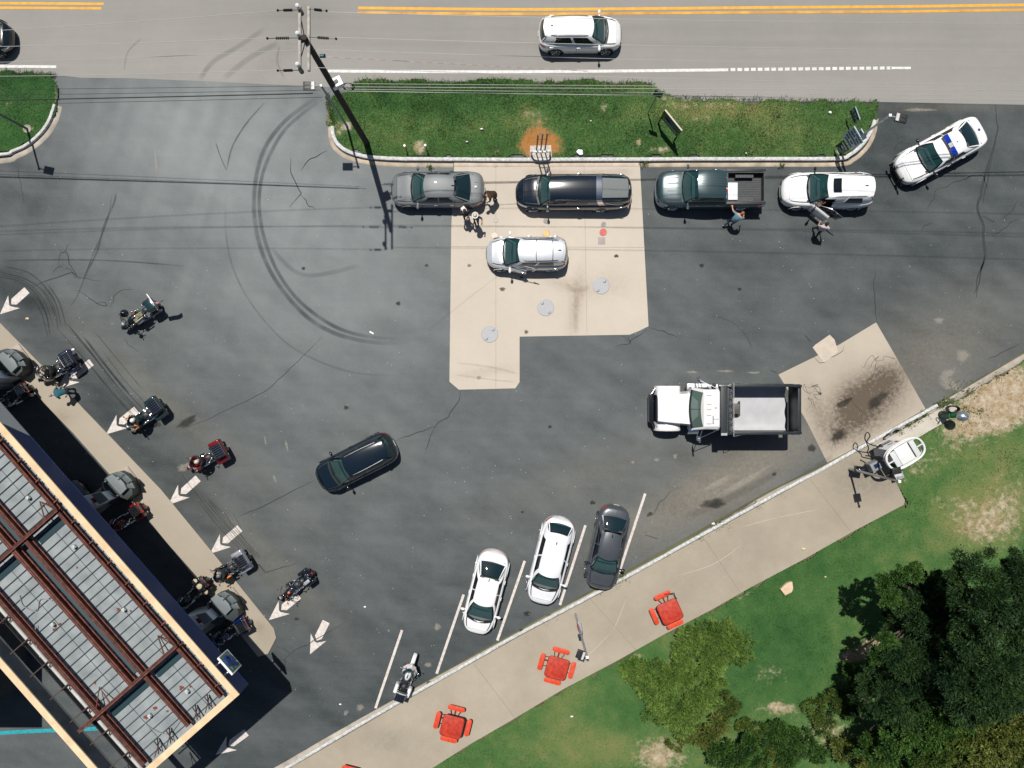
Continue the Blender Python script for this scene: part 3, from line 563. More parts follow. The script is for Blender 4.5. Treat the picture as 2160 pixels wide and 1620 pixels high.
def blades(name, P, D, Ln, Wd, m, tint=None, parent=None, bend=.0):
    """P: n×3 roots, D: n×3 directions, one leaf-shaped quad each"""
    n = len(P); D = D/np.linalg.norm(D, axis=1, keepdims=True); rnd = rng.normal(size=(n, 3)); S = np.cross(D, rnd); S /= np.linalg.norm(S, axis=1, keepdims=True)
    Ln = np.broadcast_to(Ln, n)[:, None]; Wd = np.broadcast_to(Wd, n)[:, None]
    mid = P+D*Ln*.5; tip = P+D*Ln
    co = np.stack([P, mid+S*Wd/2, tip, mid-S*Wd/2], 1).reshape(-1, 3)
    me = bpy.data.meshes.new(name); me.vertices.add(4*n); me.vertices.foreach_set('co', co.ravel().astype(np.float32)); me.loops.add(4*n); me.loops.foreach_set('vertex_index', np.arange(4*n, dtype=np.int32))
    me.polygons.add(n); me.polygons.foreach_set('loop_start', np.arange(n, dtype=np.int32)*4); me.update(calc_edges=True)
    at = me.attributes.new('tint', 'FLOAT', 'POINT'); tt = np.repeat(tint if tint is not None else np.full(n, .2), 4); at.data.foreach_set('value', tt.astype(np.float32))
    me.materials.append(m); o = bpy.data.objects.new(name, me); C.objects.link(o)
    if parent: o.parent = parent
    return o
GM = leaf_mat('grass_blade', (.020, .062, .016), (.160, .195, .060), .7)
GD = leaf_mat('dry_grass_blade', (.13, .12, .04), (.30, .23, .12), .8)
def grass_for(lo, n, polyW, dry):
    me = lo.data; k = len(me.vertices); co = np.empty(k*3); me.vertices.foreach_get('co', co); co = co.reshape(-1, 3)
    wv = np.empty(k); me.attributes['wear'].data.foreach_get('value', wv); dv = np.empty(k); me.attributes['dirt'].data.foreach_get('value', dv)
    pr = np.clip(1.02-dv*1.25, .03, 1); i = rng.choice(k, n, p=pr/pr.sum()); P = co[i]+np.c_[rng.uniform(-.05, .05, (n, 2)), np.zeros(n)-.01]
    D = np.c_[rng.normal(0, .75, (n, 2)), np.full(n, .8)]
    big_ = fbm(P[:, 0]*1., P[:, 1], 1.2, 21)
    tint = np.clip(wv[i]*1.25-.36+(big_-.5)*.8, -.3, .9)
    return P, D, tint
for lo, n, nm in ((lawn1, 52000, 'grass'), (lawn2, 11000, 'grass'), (lawn3, 60000, 'grass')):
    P, D, tt = grass_for(lo, n, None, 0)
    Ln = rng.uniform(.05, .13, n)*(1+.5*(fbm(P[:, 0], P[:, 1], .9, 31) > .56))
    if lo is lawn1: Ln = Ln*(1+.5*(P[:, 1] > 15.9)*(P[:, 0] < 7))
    tt = tt+.35*(fbm(P[:, 0], P[:, 1], 3.1, 55)-.45)
    tag(blades(nm, P, D, Ln, .022, GM, tt), kind='stuff')
# a ragged verge along the road and weeds in the kerb joints
V = []
for (x0, y0, x1, y1, n, s) in [(750, 176, 1380, 178, 3200, 3), (1400, 206, 1845, 216, 1100, 3), (0, 153, 118, 160, 700, 3), (690, 200, 705, 262, 500, 6), (1850, 218, 1835, 270, 260, 4)]:
    t = rng.random(n); c = np.sin(t*40)+np.sin(t*93+1); V.append(np.c_[x0+(x1-x0)*t+rng.normal(0, s*.5, n), y0+(y1-y0)*t+rng.normal(0, s, n)+c*1.2])
Q = np.concatenate(V); P = np.array([px(a, b, .03) for a, b in Q]); n = len(P)
tag(blades('verge_grass', P, np.c_[rng.normal(0, .8, (n, 2)), np.full(n, .7)], rng.uniform(.08, .2, n), .025, GM, rng.uniform(-.2, .35, n)), kind='stuff')
V = []
for (x, y, s, n) in [(1477, 1135, 5, 160), (1530, 1108, 8, 220), (1512, 1114, 5, 90), (1600, 1070, 6, 160), (1655, 1045, 3, 50), (1456, 1151, 3, 50), (1407, 1172, 3, 40), (1318, 1222, 6, 200), (1300, 1233, 5, 160), (1265, 1250, 4, 90), (1155, 1315, 3, 60), (1175, 1305, 3, 60), (1897, 912, 5, 120), (1920, 897, 6, 170), (1937, 887, 5, 120), (1952, 876, 5, 120), (1988, 856, 8, 200), (2003, 848, 6, 120), (2030, 868, 12, 260), (2062, 870, 10, 120), (1360, 345, 4, 60), (907, 352, 3, 60), (2050, 828, 8, 80), (2110, 795, 6, 60), (1100, 1330, 2, 30), (1650, 350, 3, 40)]:
    V.append(np.c_[rng.normal(x, s, n), rng.normal(y, s*.7, n)])
Q = np.concatenate(V); n = len(Q); P = np.array([px(a, b, .14) for a, b in Q]); P[:, 2] -= .06
tag(blades('kerb_weeds', P, np.c_[rng.normal(0, 1, (n, 2)), np.full(n, .6)], rng.uniform(.08, .2, n), .04, GM, rng.uniform(.0, .5, n)), kind='stuff')
# tufts in the sandy patch
n = 2600; t = rng.random((n, 2)); Q = np.c_[2000+t[:, 0]*200, 800+t[:, 1]*200]; keep = fbm(Q[:, 0], Q[:, 1], 16, 77) > .53; Q = Q[keep]; n = len(Q); P = np.array([px(a, b, .1) for a, b in Q])
tag(blades('sand_tufts', P, np.c_[rng.normal(0, 1, (n, 2)), np.full(n, .5)], rng.uniform(.06, .16, n), .035, GM, rng.uniform(-.1, .5, n)), kind='stuff')

# ---------------------------------------------------------------- shrubs and trees
M['bark'] = mat('bark', (.10, .075, .055), .9, nscale=12, namt=.4, bump=.6)
LMAT = {'juniper': leaf_mat('juniper_foliage', (.032, .092, .016), (.25, .36, .075)),
        'scrub': leaf_mat('scrub_foliage', (.018, .052, .010), (.13, .17, .03)),
        'oak': leaf_mat('broad_leaf_foliage', (.010, .040, .009), (.075, .15, .025)),
        'pine': leaf_mat('pine_foliage', (.005, .022, .009), (.045, .090, .022)),
        'olive': leaf_mat('olive_foliage', (.03, .06, .012), (.19, .21, .045))}
def plant(name, label, cat, base, crown, H, kind, n, group=None, leaf=(.16, .05), spread=.5, trunk=.08, nclump=60, up=.7, flat=1.):
    """crown: list of (photo x, photo y, radius m, height m) lobes of the crown; base: photo pixel of the trunk"""
    b = px(*base); root = thing(name, label, cat, b, group=group)
    lobes = []
    for (x, y, r, h) in crown:
        c = px(x, y, h); lobes.append((c.x-b.x, c.y-b.y, h, r))
    # trunk with limbs out to the lobes
    tb = MB(); th = min(H*.45, 1.5+H*.2)
    tb.tube([(0, 0, -.1), (.04, .02, th*.5), (.0, .05, th)], [trunk*1.25, trunk, trunk*.75], 8)
    for (x, y, h, r) in lobes:
        tb.tube([(0, .05, th*.6), (x*.4, y*.4, th+(h-th)*.45), (x*.9, y*.9, h*.95)], [trunk*.6, trunk*.38, trunk*.12], 6)
        for k in range(4):
            a = rng.random()*6.28; tb.tube([(x*.6, y*.6, th+(h-th)*.6), (x+r*.6*math.cos(a), y+r*.6*math.sin(a), h+r*.1)], [trunk*.2, trunk*.06], 5)
    tb.build('trunk', M['bark'], root)
    A = sum(l[3]**2 for l in lobes); PP = []; DD = []; TT = []
    for (x, y, h, r) in lobes:
        nc = max(4, int(nclump*r*r/A)); m_ = max(3, int(n*r*r/A/nc))
        for k in range(nc):
            v = rng.normal(size=3); v /= np.linalg.norm(v); v[2] = abs(v[2])*up if rng.random() < .8 else v[2]*.5
            rr = r*(.55+.5*rng.random())*(1+.25*math.sin(3*math.atan2(v[1], v[0])+x)); cc = np.array([x, y, h])+v*rr*np.array([1, 1, .55*flat]); cs = r*spread*rng.uniform(.22, .5)
            q = rng.normal(size=(m_, 3))*cs*.55*np.array([1, 1, .7]); d = q/(np.linalg.norm(q, axis=1, keepdims=True)+1e-6)*.8+v*.7+rng.normal(size=(m_, 3))*.35
            PP.append(cc+q); DD.append(d); TT.append(np.clip(rng.normal(.15, .18)+q[:, 2]*.4, -.3, .6))
    P = np.concatenate(PP); P[:, 2] = np.maximum(P[:, 2], .05); D = np.concatenate(DD); T_ = np.concatenate(TT); k = len(P)
    blades('crown', P, D, rng.uniform(.6, 1.3, k)*leaf[0], rng.uniform(.7, 1.3, k)*leaf[1], LMAT[kind], T_, root)
    return root
plant('juniper_shrub', 'bright green juniper nearest the red table with the bent rod', 'shrub', (1480, 1372), [(1470, 1352, .85, .9), (1508, 1342, .95, 1.1), (1548, 1355, .85, 1.0), (1446, 1376, .65, .7), (1562, 1384, .5, .8), (1505, 1384, .9, 1.2), (1455, 1330, .3, .6)], 1.8, 'juniper', 30000, 'junipers beside the sidewalk', (.16, .03), trunk=.05, nclump=330, up=.9, spread=.42)
plant('juniper_shrub', 'low pointed juniper spilling left toward the sidewalk edge', 'shrub', (1390, 1432), [(1335, 1412, .6, .6), (1370, 1420, .85, .8), (1410, 1432, 1.0, 1.1), (1382, 1462, .8, .9), (1315, 1404, .3, .4), (1345, 1440, .45, .5), (1450, 1420, .8, 1.1)], 1.6, 'juniper', 30000, 'junipers beside the sidewalk', (.16, .03), trunk=.05, nclump=330, up=.9, spread=.42)
plant('juniper_shrub', 'dull green juniper at the lower end of the juniper row', 'shrub', (1430, 1496), [(1400, 1490, .75, .9), (1440, 1500, 1.0, 1.2), (1380, 1510, .5, .7), (1480, 1478, .8, 1.2), (1500, 1440, .6, 1.0)], 1.8, 'juniper', 26000, 'junipers beside the sidewalk', (.16, .03), trunk=.05, nclump=300, up=.9, spread=.42)
scr = [('leafy shrub with yellow sprigs below the junipers', (1480, 1548), [(1455, 1540, .6, .8), (1490, 1555, .7, 1.0), (1520, 1530, .55, .9), (1430, 1565, .4, .6)], 'olive', 5000),
       ('dark leafy bush at the bottom edge below the yellow sprigged shrub', (1540, 1595), [(1510, 1585, .7, 1.2), (1550, 1600, .9, 1.5), (1585, 1570, .7, 1.2), (1590, 1610, .7, 1.0)], 'oak', 8000),
       ('small green bush at the right foot of the juniper row', (1530, 1482), [(1520, 1470, .5, .8), (1545, 1490, .45, .7), (1525, 1505, .4, .6)], 'scrub', 3500),
       ('grassy dark shrub between bare soil and bottom edge', (1660, 1560), [(1640, 1545, .7, .7), (1680, 1560, .7, .8), (1660, 1595, .7, .7)], 'oak', 6500),
       ('spindly brown green scrub beside the pale bare patch', (1740, 1500), [(1720, 1490, .6, .7), (1765, 1480, .6, .9), (1740, 1530, .6, .8), (1795, 1460, .4, .7)], 'scrub', 4200),
       ('tuft of long dark grass at the bottom edge left of the dark trees', (1710, 1580), [(1700, 1575, .5, .5), (1728, 1590, .45, .5)], 'oak', 3600),
       ('yellowish bush at the bottom edge under the dark trees', (1800, 1590), [(1780, 1580, .7, .9), (1825, 1600, .7, .9), (1850, 1575, .5, .8)], 'olive', 4200),
       ('green sapling on the edge of the tall tree shade', (1800, 1425), [(1795, 1420, .5, 1.0), (1820, 1430, .5, 1.2), (1805, 1450, .4, .9)], 'oak', 3500),
       ('olive green brush in the bottom right corner', (2110, 1560), [(2080, 1550, 1.0, 1.6), (2130, 1580, 1.1, 1.6), (2060, 1600, .8, 1.2), (2150, 1530, .7, 1.4)], 'olive', 8000),
       ('weedy green brush left of the bottom right corner', (1990, 1590), [(1970, 1590, .8, 1.0), (2010, 1600, .8, 1.1), (2020, 1560, .6, 1.0)], 'scrub', 5500)]
scr += [('sparse brownish scrub in the corner between the junipers and dark trees', (1600, 1560), [(1590, 1545, .6, .6), (1625, 1575, .6, .6), (1570, 1530, .4, .5)], 'scrub', 4200), ('bright green bush at the right edge near the bottom', (2140, 1480), [(2130, 1490, .9, 2.4), (2155, 1465, .8, 2.4)], 'oak', 6500),
        ('low green brush at the foot of the dark trees by the bottom edge', (1880, 1605), [(1860, 1600, .8, 1.0), (1900, 1610, .8, 1.1), (1930, 1600, .7, 1.1)], 'scrub', 6500), ('yellow green weeds at the bottom edge between two dark bushes', (1610, 1612), [(1600, 1612, .5, .5), (1635, 1615, .5, .5)], 'olive', 3000),
        ('leafy shoots at the left toe of the very dark pine', (1780, 1475), [(1772, 1470, .45, .8), (1790, 1490, .5, .8)], 'oak', 3200)]
for lb, b_, cr_, kd, n_ in scr: plant('shrub', lb, 'shrub', b_, cr_, 1.5, kd, n_, 'scrub growing below the lawn', (.17, .06) if kd != 'scrub' else (.14, .04), trunk=.035, nclump=70)
trs = [('dark pine whose lumpy crown reaches furthest left over the lawn', (1905, 1330), [(1893, 1262, .7, 3.8), (1905, 1310, .8, 3.4), (1945, 1290, 1.3, 4.6), (1985, 1255, 1.2, 4.8), (1940, 1235, .7, 4.2), (1995, 1320, 1.5, 4.8), (1874, 1300, .35, 3.2), (1876, 1325, .35, 3.0), (1960, 1225, .6, 4.4)], 5.2, 'pine', 34000),
       ('tall dark pine at the right edge above the other trees', (2060, 1290), [(2055, 1230, 1.3, 7.5), (2100, 1260, 1.6, 8.2), (2150, 1240, 1.5, 8.0), (2120, 1200, 1.0, 7.4), (2160, 1300, 1.7, 7.8), (2060, 1310, 1.4, 7.4)], 9, 'pine', 40000),
       ('very dark pine in the middle of the tree group', (1900, 1395), [(1868, 1420, 1.4, 3.6), (1930, 1395, 1.6, 4.6), (1845, 1470, 1.2, 3.2), (1910, 1470, 1.6, 4.4), (1980, 1420, 1.6, 4.8), (1818, 1440, .8, 2.8), (1850, 1520, 1.0, 3.0), (1812, 1485, .6, 2.4)], 5.2, 'pine', 42000),
       ('broad dark tree at the right edge below the tall pine', (2060, 1400), [(2060, 1400, 1.7, 7.0), (2120, 1380, 1.7, 7.4), (2040, 1460, 1.5, 6.6), (2110, 1450, 1.7, 7.0), (2160, 1420, 1.4, 6.8)], 8, 'pine', 38000),
       ('shaded tree low in the group near the bottom edge', (1950, 1500), [(1920, 1530, 1.3, 4.0), (1970, 1520, 1.4, 4.4), (1885, 1570, 1.1, 3.4), (2020, 1510, 1.3, 4.8), (1960, 1570, 1.2, 3.8), (1840, 1570, .8, 2.6)], 5, 'oak', 26000)]
trs += [('olive green tree filling the bottom right corner', (2060, 1500), [(2090, 1570, 1.0, 5.4), (2140, 1560, 1.1, 5.8), (2050, 1600, .8, 4.8), (2120, 1610, 1.0, 5.2), (2160, 1530, .9, 5.9)], 6, 'olive', 22000),
        ('ragged mid green tree left of the olive green corner tree', (1990, 1520), [(2000, 1590, .8, 4.4), (2040, 1560, .8, 5.0), (1965, 1605, .7, 4.0)], 5.5, 'scrub', 14000),
        ('thin green treetop at the upper left fringe of the dark trees', (1900, 1260), [(1868, 1232, .45, 5.2), (1895, 1215, .4, 5.4), (1925, 1208, .45, 5.6), (1880, 1262, .5, 5.2), (1868, 1350, .5, 4.6), (1850, 1385, .45, 4.2)], 6, 'oak', 7000)]
for lb, b_, cr_, h_, kd, n_ in trs: plant('pine_tree' if kd == 'pine' else 'leafy_tree', lb, 'tree', b_, cr_, h_, kd, n_, 'dark trees in the lower right', (.15, .05) if kd == 'pine' else (.15, .07), trunk=.16, nclump=150, spread=.42)

# ---------------------------------------------------------------- cars
def sstep(a, b, t): t = max(0, min(1, (t-a)/(b-a))); return t*t*(3-2*t)
def pinterp(pts, s):
    if s <= pts[0][0]: return pts[0][1]
    for (a, va), (b, vb) in zip(pts, pts[1:]):
        if s <= b: t = (s-a)/(b-a); return va+(vb-va)*(t*t*(3-2*t)*.6+t*.4)
    return pts[-1][1]
PROF = [0, .09, .2, .34, .48, .6, .7, .78, .85, .91, .96, 1.0]      # parameter of the half section, sill to centre line
def vehicle(name, label, cat, c, ang, L, W, H, pt, group=None, kind='suv', xc=.26, xrf=.08, xrr=-.40, xrb=-.47, pf=6, pr=9, pe=.35, belt=1.0, hood=.92, nose=.66, deck=None, rw=.35,
            wf=.31, wr=-.29, rim='rim', trim='paint', yr=.64, rails=None, sunroof=None, light=('lens', 'red'), seat='seatd', door=None, bed=None, roofmat=None, backglass='glassd', mirror=None,
            antenna=None, crossbars=(), spoiler=True, lightstrip=False, ridges=0, hood_lines=.74, sidewin=((.12, .44), (.49, .80)), grille='gloss', wsbow=.15, sidetrim=None, dl=None, plate=True, bumper=True, roofx=None, crown=.045):
    root = thing(name, label, cat, (c[0], c[1], 0), R(ang), group)
    hL = L/2; deck = deck or belt; XC, XRF, XRR, XRB = xc*L, xrf*L, xrr*L, xrb*L
    zp = [(-1, belt-.16), (-.94, deck-.02), (max(-.92, 2*xrb), deck+.01), (2*xrr+.05, belt+.03), (0, belt-.01), (2*xc-.02, belt-.03), (2*xc+.1, hood), (.86, hood-.1), (.95, nose+.06), (1, nose-.05)]
    zp = sorted(zp)
    mir = mirror or pt
    def wid(x): s = min(1, abs(x)/hL); p = pf if x > 0 else pr; return W/2*max(0, 1-s**p)**pe
    def ztop(x): s = x/hL; z = pinterp(zp, s); return .42+(z-.42)*max(0.02, 1-abs(s)**22)**.35
    def prof(x):
        w_, zt, s = wid(x), ztop(x), abs(x)/hL; zs = .19+.14*s**8; f = (zt-zs)
        return [(w_*.90, zs), (w_*.965, zs+.06*f), (w_*.99, zs+.22*f), (w_, zs+.42*f), (w_*.995, zs+.62*f), (w_*.975, zs+.78*f), (w_*.945, zs+.90*f), (w_*.90, zs+.965*f), (w_*.84, zs+1.0*f), (w_*.6, zt+crown*.62), (w_*.3, zt+crown*.92), (0, zt+crown)]
    def P(x, t, sd=1, off=0):
        p = prof(x)
        for i in range(len(PROF)-1):
            if t <= PROF[i+1]+1e-9: break
        q = (t-PROF[i])/(PROF[i+1]-PROF[i]); y = p[i][0]+(p[i+1][0]-p[i][0])*q; z = p[i][1]+(p[i+1][1]-p[i][1])*q
        if off:
            dy, dz = p[i+1][0]-p[i][0], p[i+1][1]-p[i][1]; l = math.hypot(dy, dz) or 1; y += off*dz/l; z += -off*dy/l
            e = 1e-3; 
            if abs(x)/hL > .8: x += off*.8*math.copysign(1, x)
        return Vector((x, sd*y, z))
    def patch(mb, xa, xb, ta, tb, sd, off=.006, nx=5, ntt=4, mt=0):
        mb.grid(lambda u, v: P(u, v, sd, off), [xa+(xb-xa)*i/nx for i in range(nx+1)], [ta+(tb-ta)*i/ntt for i in range(ntt+1)], mt)
    # hull
    ns = 34; xs = [hL*math.sin(math.pi/2*(-1+2*i/(2*ns))) for i in range(2*ns+1)]
    xs = sorted(set([round(x, 4) for x in xs]+[XC, XRB]))
    WX = (wf*L, wr*L); ra = rw+.07
    if bed: B0, B1 = bed[0]*L, bed[1]*L; xs = sorted(set(xs+[B0, B1]))
    hb = MB()
    for sd in (1, -1):
        def keep(cn, i, j):
            if j <= 4:
                for wx in WX:
                    if (cn.x-wx)**2+(cn.z-rw)**2 < ra*ra: return False
            if j >= 8 and not (bed and cn.x < (XRR+.02)) and XRB < cn.x < XC: return False
            if bed and j >= 8 and B1 < cn.x < B0: return False
            if door and sd == door[0] and door[2] < cn.x < door[1] and 1 <= j <= 8 and cn.z > .34: return False
            return True
        hb.grid(lambda u, v: P(u, v, sd), xs, PROF, 0, True, keep)
    # roof, pillars
    zc = ztop(XC)+.0; zr = ztop(XRB); YB, YR = .84, yr*W/2
    Hr = H
    def roof(u, v):
        x = XRF+(XRR-XRF)*u+(.11*(1-u)-.06*u)*(1-v*v)*(1 if kind != 'pickup' else .5); y = v*YR*(1-.05*(2*u-1)**2-(.05*u if kind != 'pickup' else 0))
        return Vector((x, y, Hr-.055*v*v-.03*v**8-(.075*((u-.38)/.62)**2 if u > .38 else .06*((.38-u)/.38)**2)))
    us = [i/14 for i in range(15)]; vv = [-1+i/6 for i in range(13)]
    rmb = MB(); rmb.grid(roof, us, vv, 0)
    xbr = XRB
    def belt_(u): x = XC+(xbr-XC)*u; return Vector((x, wid(x)*.84, ztop(x)+.004))
    def side(u, h, sd=1, off=0):
        a, b = roof(u, 1), belt_(u); p = a.lerp(b, h); p.y += .055*math.sin(math.pi*h)*(1-.3*h)+off; return Vector((p.x, sd*p.y, p.z+off*.4))
    def uofx(x): return (XC-x)/(XC-xbr)
    for sd in (1, -1):
        kp = None
        if door and sd == door[0]:
            kp = lambda cn, i, j: not (door[2]-.02 < cn.x < door[1]-.25 and j > 1) or False
        hb.grid(lambda u, h: side(u, h, sd), [i/20 for i in range(21)], [0, .06, .2, .4, .6, .8, 1], 0, True, kp)
    # rear frame pillars
    def rg(v, k):
        a = roof(1, v); yb = wid(xbr)*.84; b = Vector((xbr-(.10 if kind != 'pickup' else .0)*(1-v*v), v*yb, ztop(xbr)+crown*(1-v*v)+.004)); p = a.lerp(b, k); p.x -= .03*math.sin(math.pi*k); p.z += .02*math.sin(math.pi*k); return p
    for a, b in ((-1, -.90), (.90, 1)): hb.grid(lambda v, k: rg(v, k), [a, (a+b)/2, b], [i/6 for i in range(7)], 0)
    if spoiler and kind in ('suv', 'hatch'):
        hb.grid(lambda v, k: roof(1, v)+Vector((-.15*k*(1-.25*v*v), 0, -.02*k)), [-.95+1.9*i/10 for i in range(11)], [0, .5, 1], 0)
    # hatch or trunk cavity floor so that nothing shows through
    rf = rmb.build('roof', [roofmat or pt], root, angle=50)
    if sunroof:
        s_ = MB(); s_.grid(lambda u, v: roof(u, v)+Vector((0, 0, .008)), [sunroof[0]+(sunroof[1]-sunroof[0])*i/4 for i in range(5)], [-.62+1.24*i/6 for i in range(7)]); s_.build('sunroof', M['sideglass'], rf)
    if antenna is not None:
        a_ = MB(); q = roof(antenna, 0); a_.ell((q.x, 0, q.z), (.11, .03, .06), 8, 4, zmin=0.); a_.build('antenna', M['gloss'] if antenna < 2 else pt, rf)
    # glass
    def ws(v, k):
        a = roof(0, v); yb = wid(XC)*.84; bx = XC+wsbow*(1-v*v); b = Vector((bx, v*yb, ztop(bx)+crown*(1-(v*.8)**2)+.008)); p = a.lerp(b, k); p.x += .03*math.sin(math.pi*k); p.z += .03*math.sin(math.pi*k); return p
    gl = MB(); gl.grid(lambda v, k: ws(v, k), [-.97+1.94*i/12 for i in range(13)], [.02+.96*i/6 for i in range(7)]); gl.build('windscreen', M['glass'], root)
    fr = MB()
    for sd in (-1, 1): fr.grid(lambda v, k: ws(v, k)+Vector((0, 0, .004)), [sd*.93, sd*1.0], [i/6 for i in range(7)])
    fr.grid(lambda v, k: ws(v, k)+Vector((0, 0, .004)), [-.95+1.9*i/12 for i in range(13)], [.93, 1.0, 1.04]); fr.build('windscreen_frame', M['gloss'], root)
    cw = MB(); cw.grid(lambda v, k: (lambda q: q+Vector((.02+.10*k, 0, -.012-.01*k)))(ws(v, 1)), [-.95+1.9*i/12 for i in range(13)], [0, 1]); cw.build('cowl', M['black'], root)
    for v0, v1 in ((-.55, .05), (.1, .7)): wp = MB(); wp.tube([ws(v0, .98)+Vector((0, 0, .02)), ws(v1, .9)+Vector((0, 0, .02))], .008, 5); wp.build('wiper', M['black'], root)
    if backglass != 'none':
        gl = MB(); gl.grid(lambda v, k: rg(v, k)+Vector((-.004, 0, .006)), [-.92+1.84*i/10 for i in range(11)], [.10+.86*i/6 for i in range(7)]); gl.build('rear_window', M[backglass], root)
    for sd in (1, -1):
        for (a, b) in sidewin:
            if door and sd == door[0] and a < .3: continue
            s_ = MB(); s_.grid(lambda u, h: side(u, h, sd, .007), [a+(b-a)*i/6 for i in range(7)], [.10, .3, .55, .9]); s_.build('side_window', M['sideglass'], root)
        if sidetrim:
            s_ = MB(); s_.tube([side(.06+.84*i/12, .93, sd, .012) for i in range(13)], .013, 5); s_.tube([side(.06+.84*i/12, .05+.0*i, sd, .012) for i in range(13)], .012, 5); s_.build('window_trim', M[sidetrim], root)
    # door gaps, bonnet gaps, handles
    sm = MB()
    for sd in (1, -1):
        xs_d = [XC-.10, (XC+XRB)/2+.22, XRR+.10 if kind != 'sedan' else XRR-.02]
        for x in xs_d:
            if abs(x-WX[1]) < .2: x = WX[1]+ra+.02
            sm.grid(lambda u, v: P(u, v, sd, .004), [x-.007, x+.007], [.12, .2, .34, .48, .6, .7, .78])
        sm.grid(lambda u, v: P(u, v, sd, .004), [XC+.0+(hL*.84-XC)*i/8 for i in range(9)], [hood_lines+.12, hood_lines+.135])
    sm.grid(lambda u, v: P(u, v, 1, .004), [hL*.86, hL*.865], [.8, .85, .9, .95, 1]); sm.grid(lambda u, v: P(u, v, -1, .004), [hL*.86, hL*.865], [.8, .85, .9, .95, 1])
    if kind == 'sedan':
        for sd in (1, -1):
            sm.grid(lambda u, v: P(u, v, sd, .004), [XRB-.12, XRB-.11], [.86, .9, .95, 1]); sm.grid(lambda u, v: P(u, v, sd, .004), [XRB-.12, -hL*.92], [.865, .875])
    b0 = len(hb.v); hb.v += sm.v; hb.f += [[i+b0 for i in f] for f in sm.f]; hb.m += [1]*len(sm.f); hb.s += sm.s
    body = hb.build('body', [pt, M['black']], root, angle=50)
    if ridges:
        rd = MB()
        for k in range(ridges):
            v = -.8+1.6*k/(ridges-1); rd.grid(lambda a, b: roof(a, b)+Vector((0, 0, .004)), [.12+.85*i/8 for i in range(9)], [v-.018, v+.018])
        for yy in (-.5, -.18, .18, .5):
            t0 = .85+.15*(1-abs(yy)); rd.grid(lambda u, v: P(u, v, 1 if yy > 0 else -1, .004), [XC+.25+(hL*.82-XC-.25)*i/6 for i in range(7)], [t0-.006, t0+.006])
        rd.build('pressed_ridges', mat('ridge_shade_'+name, (.012, .025, .028), .4), root)
    for sd in (1, -1):
        for x in ((XC+XRB)/2+.32, (XRR+.24 if kind != 'sedan' else XRR+.1)): hm = MB(); q = P(x, .66, sd, .02); hm.box(q, (.2, .03, .03)); hm.build('door_handle', M['chrome'] if dl == 'chrome' else pt, root, bevel=.008)
    # lamps
    for sd in (1, -1):
        s_ = MB(); patch(s_, hL*.80, hL*.945, .50, .68, sd, .008, 6, 4); s_.build('headlight', M[light[0]], root)
        if not lightstrip:
            s_ = MB(); patch(s_, -hL*.965, -hL*.84, .52, .70, sd, .008, 6, 4); s_.build('taillight', M[light[1]], root)
    if lightstrip:
        s_ = MB()
        for sd in (1, -1): s_.grid(lambda u, v: P(-hL*(.985-.10*max(0, (.9-u)/.4)**1.0), u, sd, .012)+Vector((-.012*0+.035*v, 0, 0)), [.5, .58, .66, .74, .82, .90, .97, 1.0], [0, 1])
        s_.build('light_strip', M[light[1]], root)
    s_ = MB()
    for sd in (1, -1): s_.grid(lambda u, v: P(hL*(.9985-.012*(1-v)), v, sd, .01), [0, 1], [.2, .34, .48, .6])
    s_ = MB()
    yw = W*.27
    s_.grid(lambda y, z: Vector((hL*(1-.0)-.02-.10*(y/yw)**2*.6+.02, y, z)), [-yw+2*yw*i/8 for i in range(9)], [.34, .45, nose-.08]); s_.build('grille', M[grille], root)
    if plate:
        s_ = MB(); s_.box((-hL-.012, 0, .62), (.015, .32, .16)); s_.build('number_plate', M['plate'], root)
    # wheels
    wh = {}
    for wx in WX:
        for sd in (1, -1):
            t_ = MB(); t_.cyl((0, -.11, 0), (0, .11, 0), rw, n=28); 
            w0 = t_.build('wheel', M['tyre'], root, bevel=.03, loc=(wx, sd*(W/2-.125), rw)); 
            r_ = MB(); y0 = sd*.112; rr = rw*.70
            r_.cyl((0, sd*.06, 0), (0, sd*.085, 0), rr, n=24); r_.cyl((0, sd*.085, 0), (0, sd*.125, 0), .07, n=10)
            for k in range(5):
                a = 2*math.pi*k/5; r_.tube([(.04*math.cos(a), sd*.115, .04*math.sin(a)), (rr*.95*math.cos(a), sd*.11, rr*.95*math.sin(a))], [.03, .022], 5)
            rng_ = [(rr*math.cos(2*math.pi*k/20), sd*.11, rr*math.sin(2*math.pi*k/20)) for k in range(20)]; r_.tube(rng_, .018, 5, closed=True)
            r_.build('rim', M[rim], w0)
    ub = MB(); ub.box((0, 0, .30), (L*.86, W*.62, .16)); ub.box(((WX[0]+WX[1])/2, 0, .26), (WX[0]-WX[1]-2*ra, W*.9, .10))
    for wx in WX:
        for sd in (1, -1):
            n = 18; ub.cyl((wx, sd*W*.30, rw), (wx, sd*(W/2-.03), rw), ra+.005, n=22, caps=False)
            ub.cyl((wx, sd*W*.30, rw), (wx, sd*(W*.305), rw), ra, n=22)
    ub.build('underbody', M['black'], root)
    for wx in WX:
        for sd in (1, -1):
            ar = MB(); ar.tube([(wx+ra*math.cos(a), sd*(wid(wx)*.992), rw+ra*math.sin(a)) for a in [R(-15+210*i/18) for i in range(19)]], .022, 6)
            ar.build('wheel_arch_trim', M['black'] if trim == 'black' else pt, root)
    # mirrors
    for sd in (1, -1):
        if door and sd == door[0]: continue
        mb = MB(); q = belt_(.07); by = q.y+.04; mb.ell((q.x-.02, sd*(by+.20), q.z+.06), (.08, .13, .08), 10, 6); mb.box((q.x-.02, sd*(by+.05), q.z+.01), (.06, .16, .04)); mb.build('wing_mirror', mir, root)
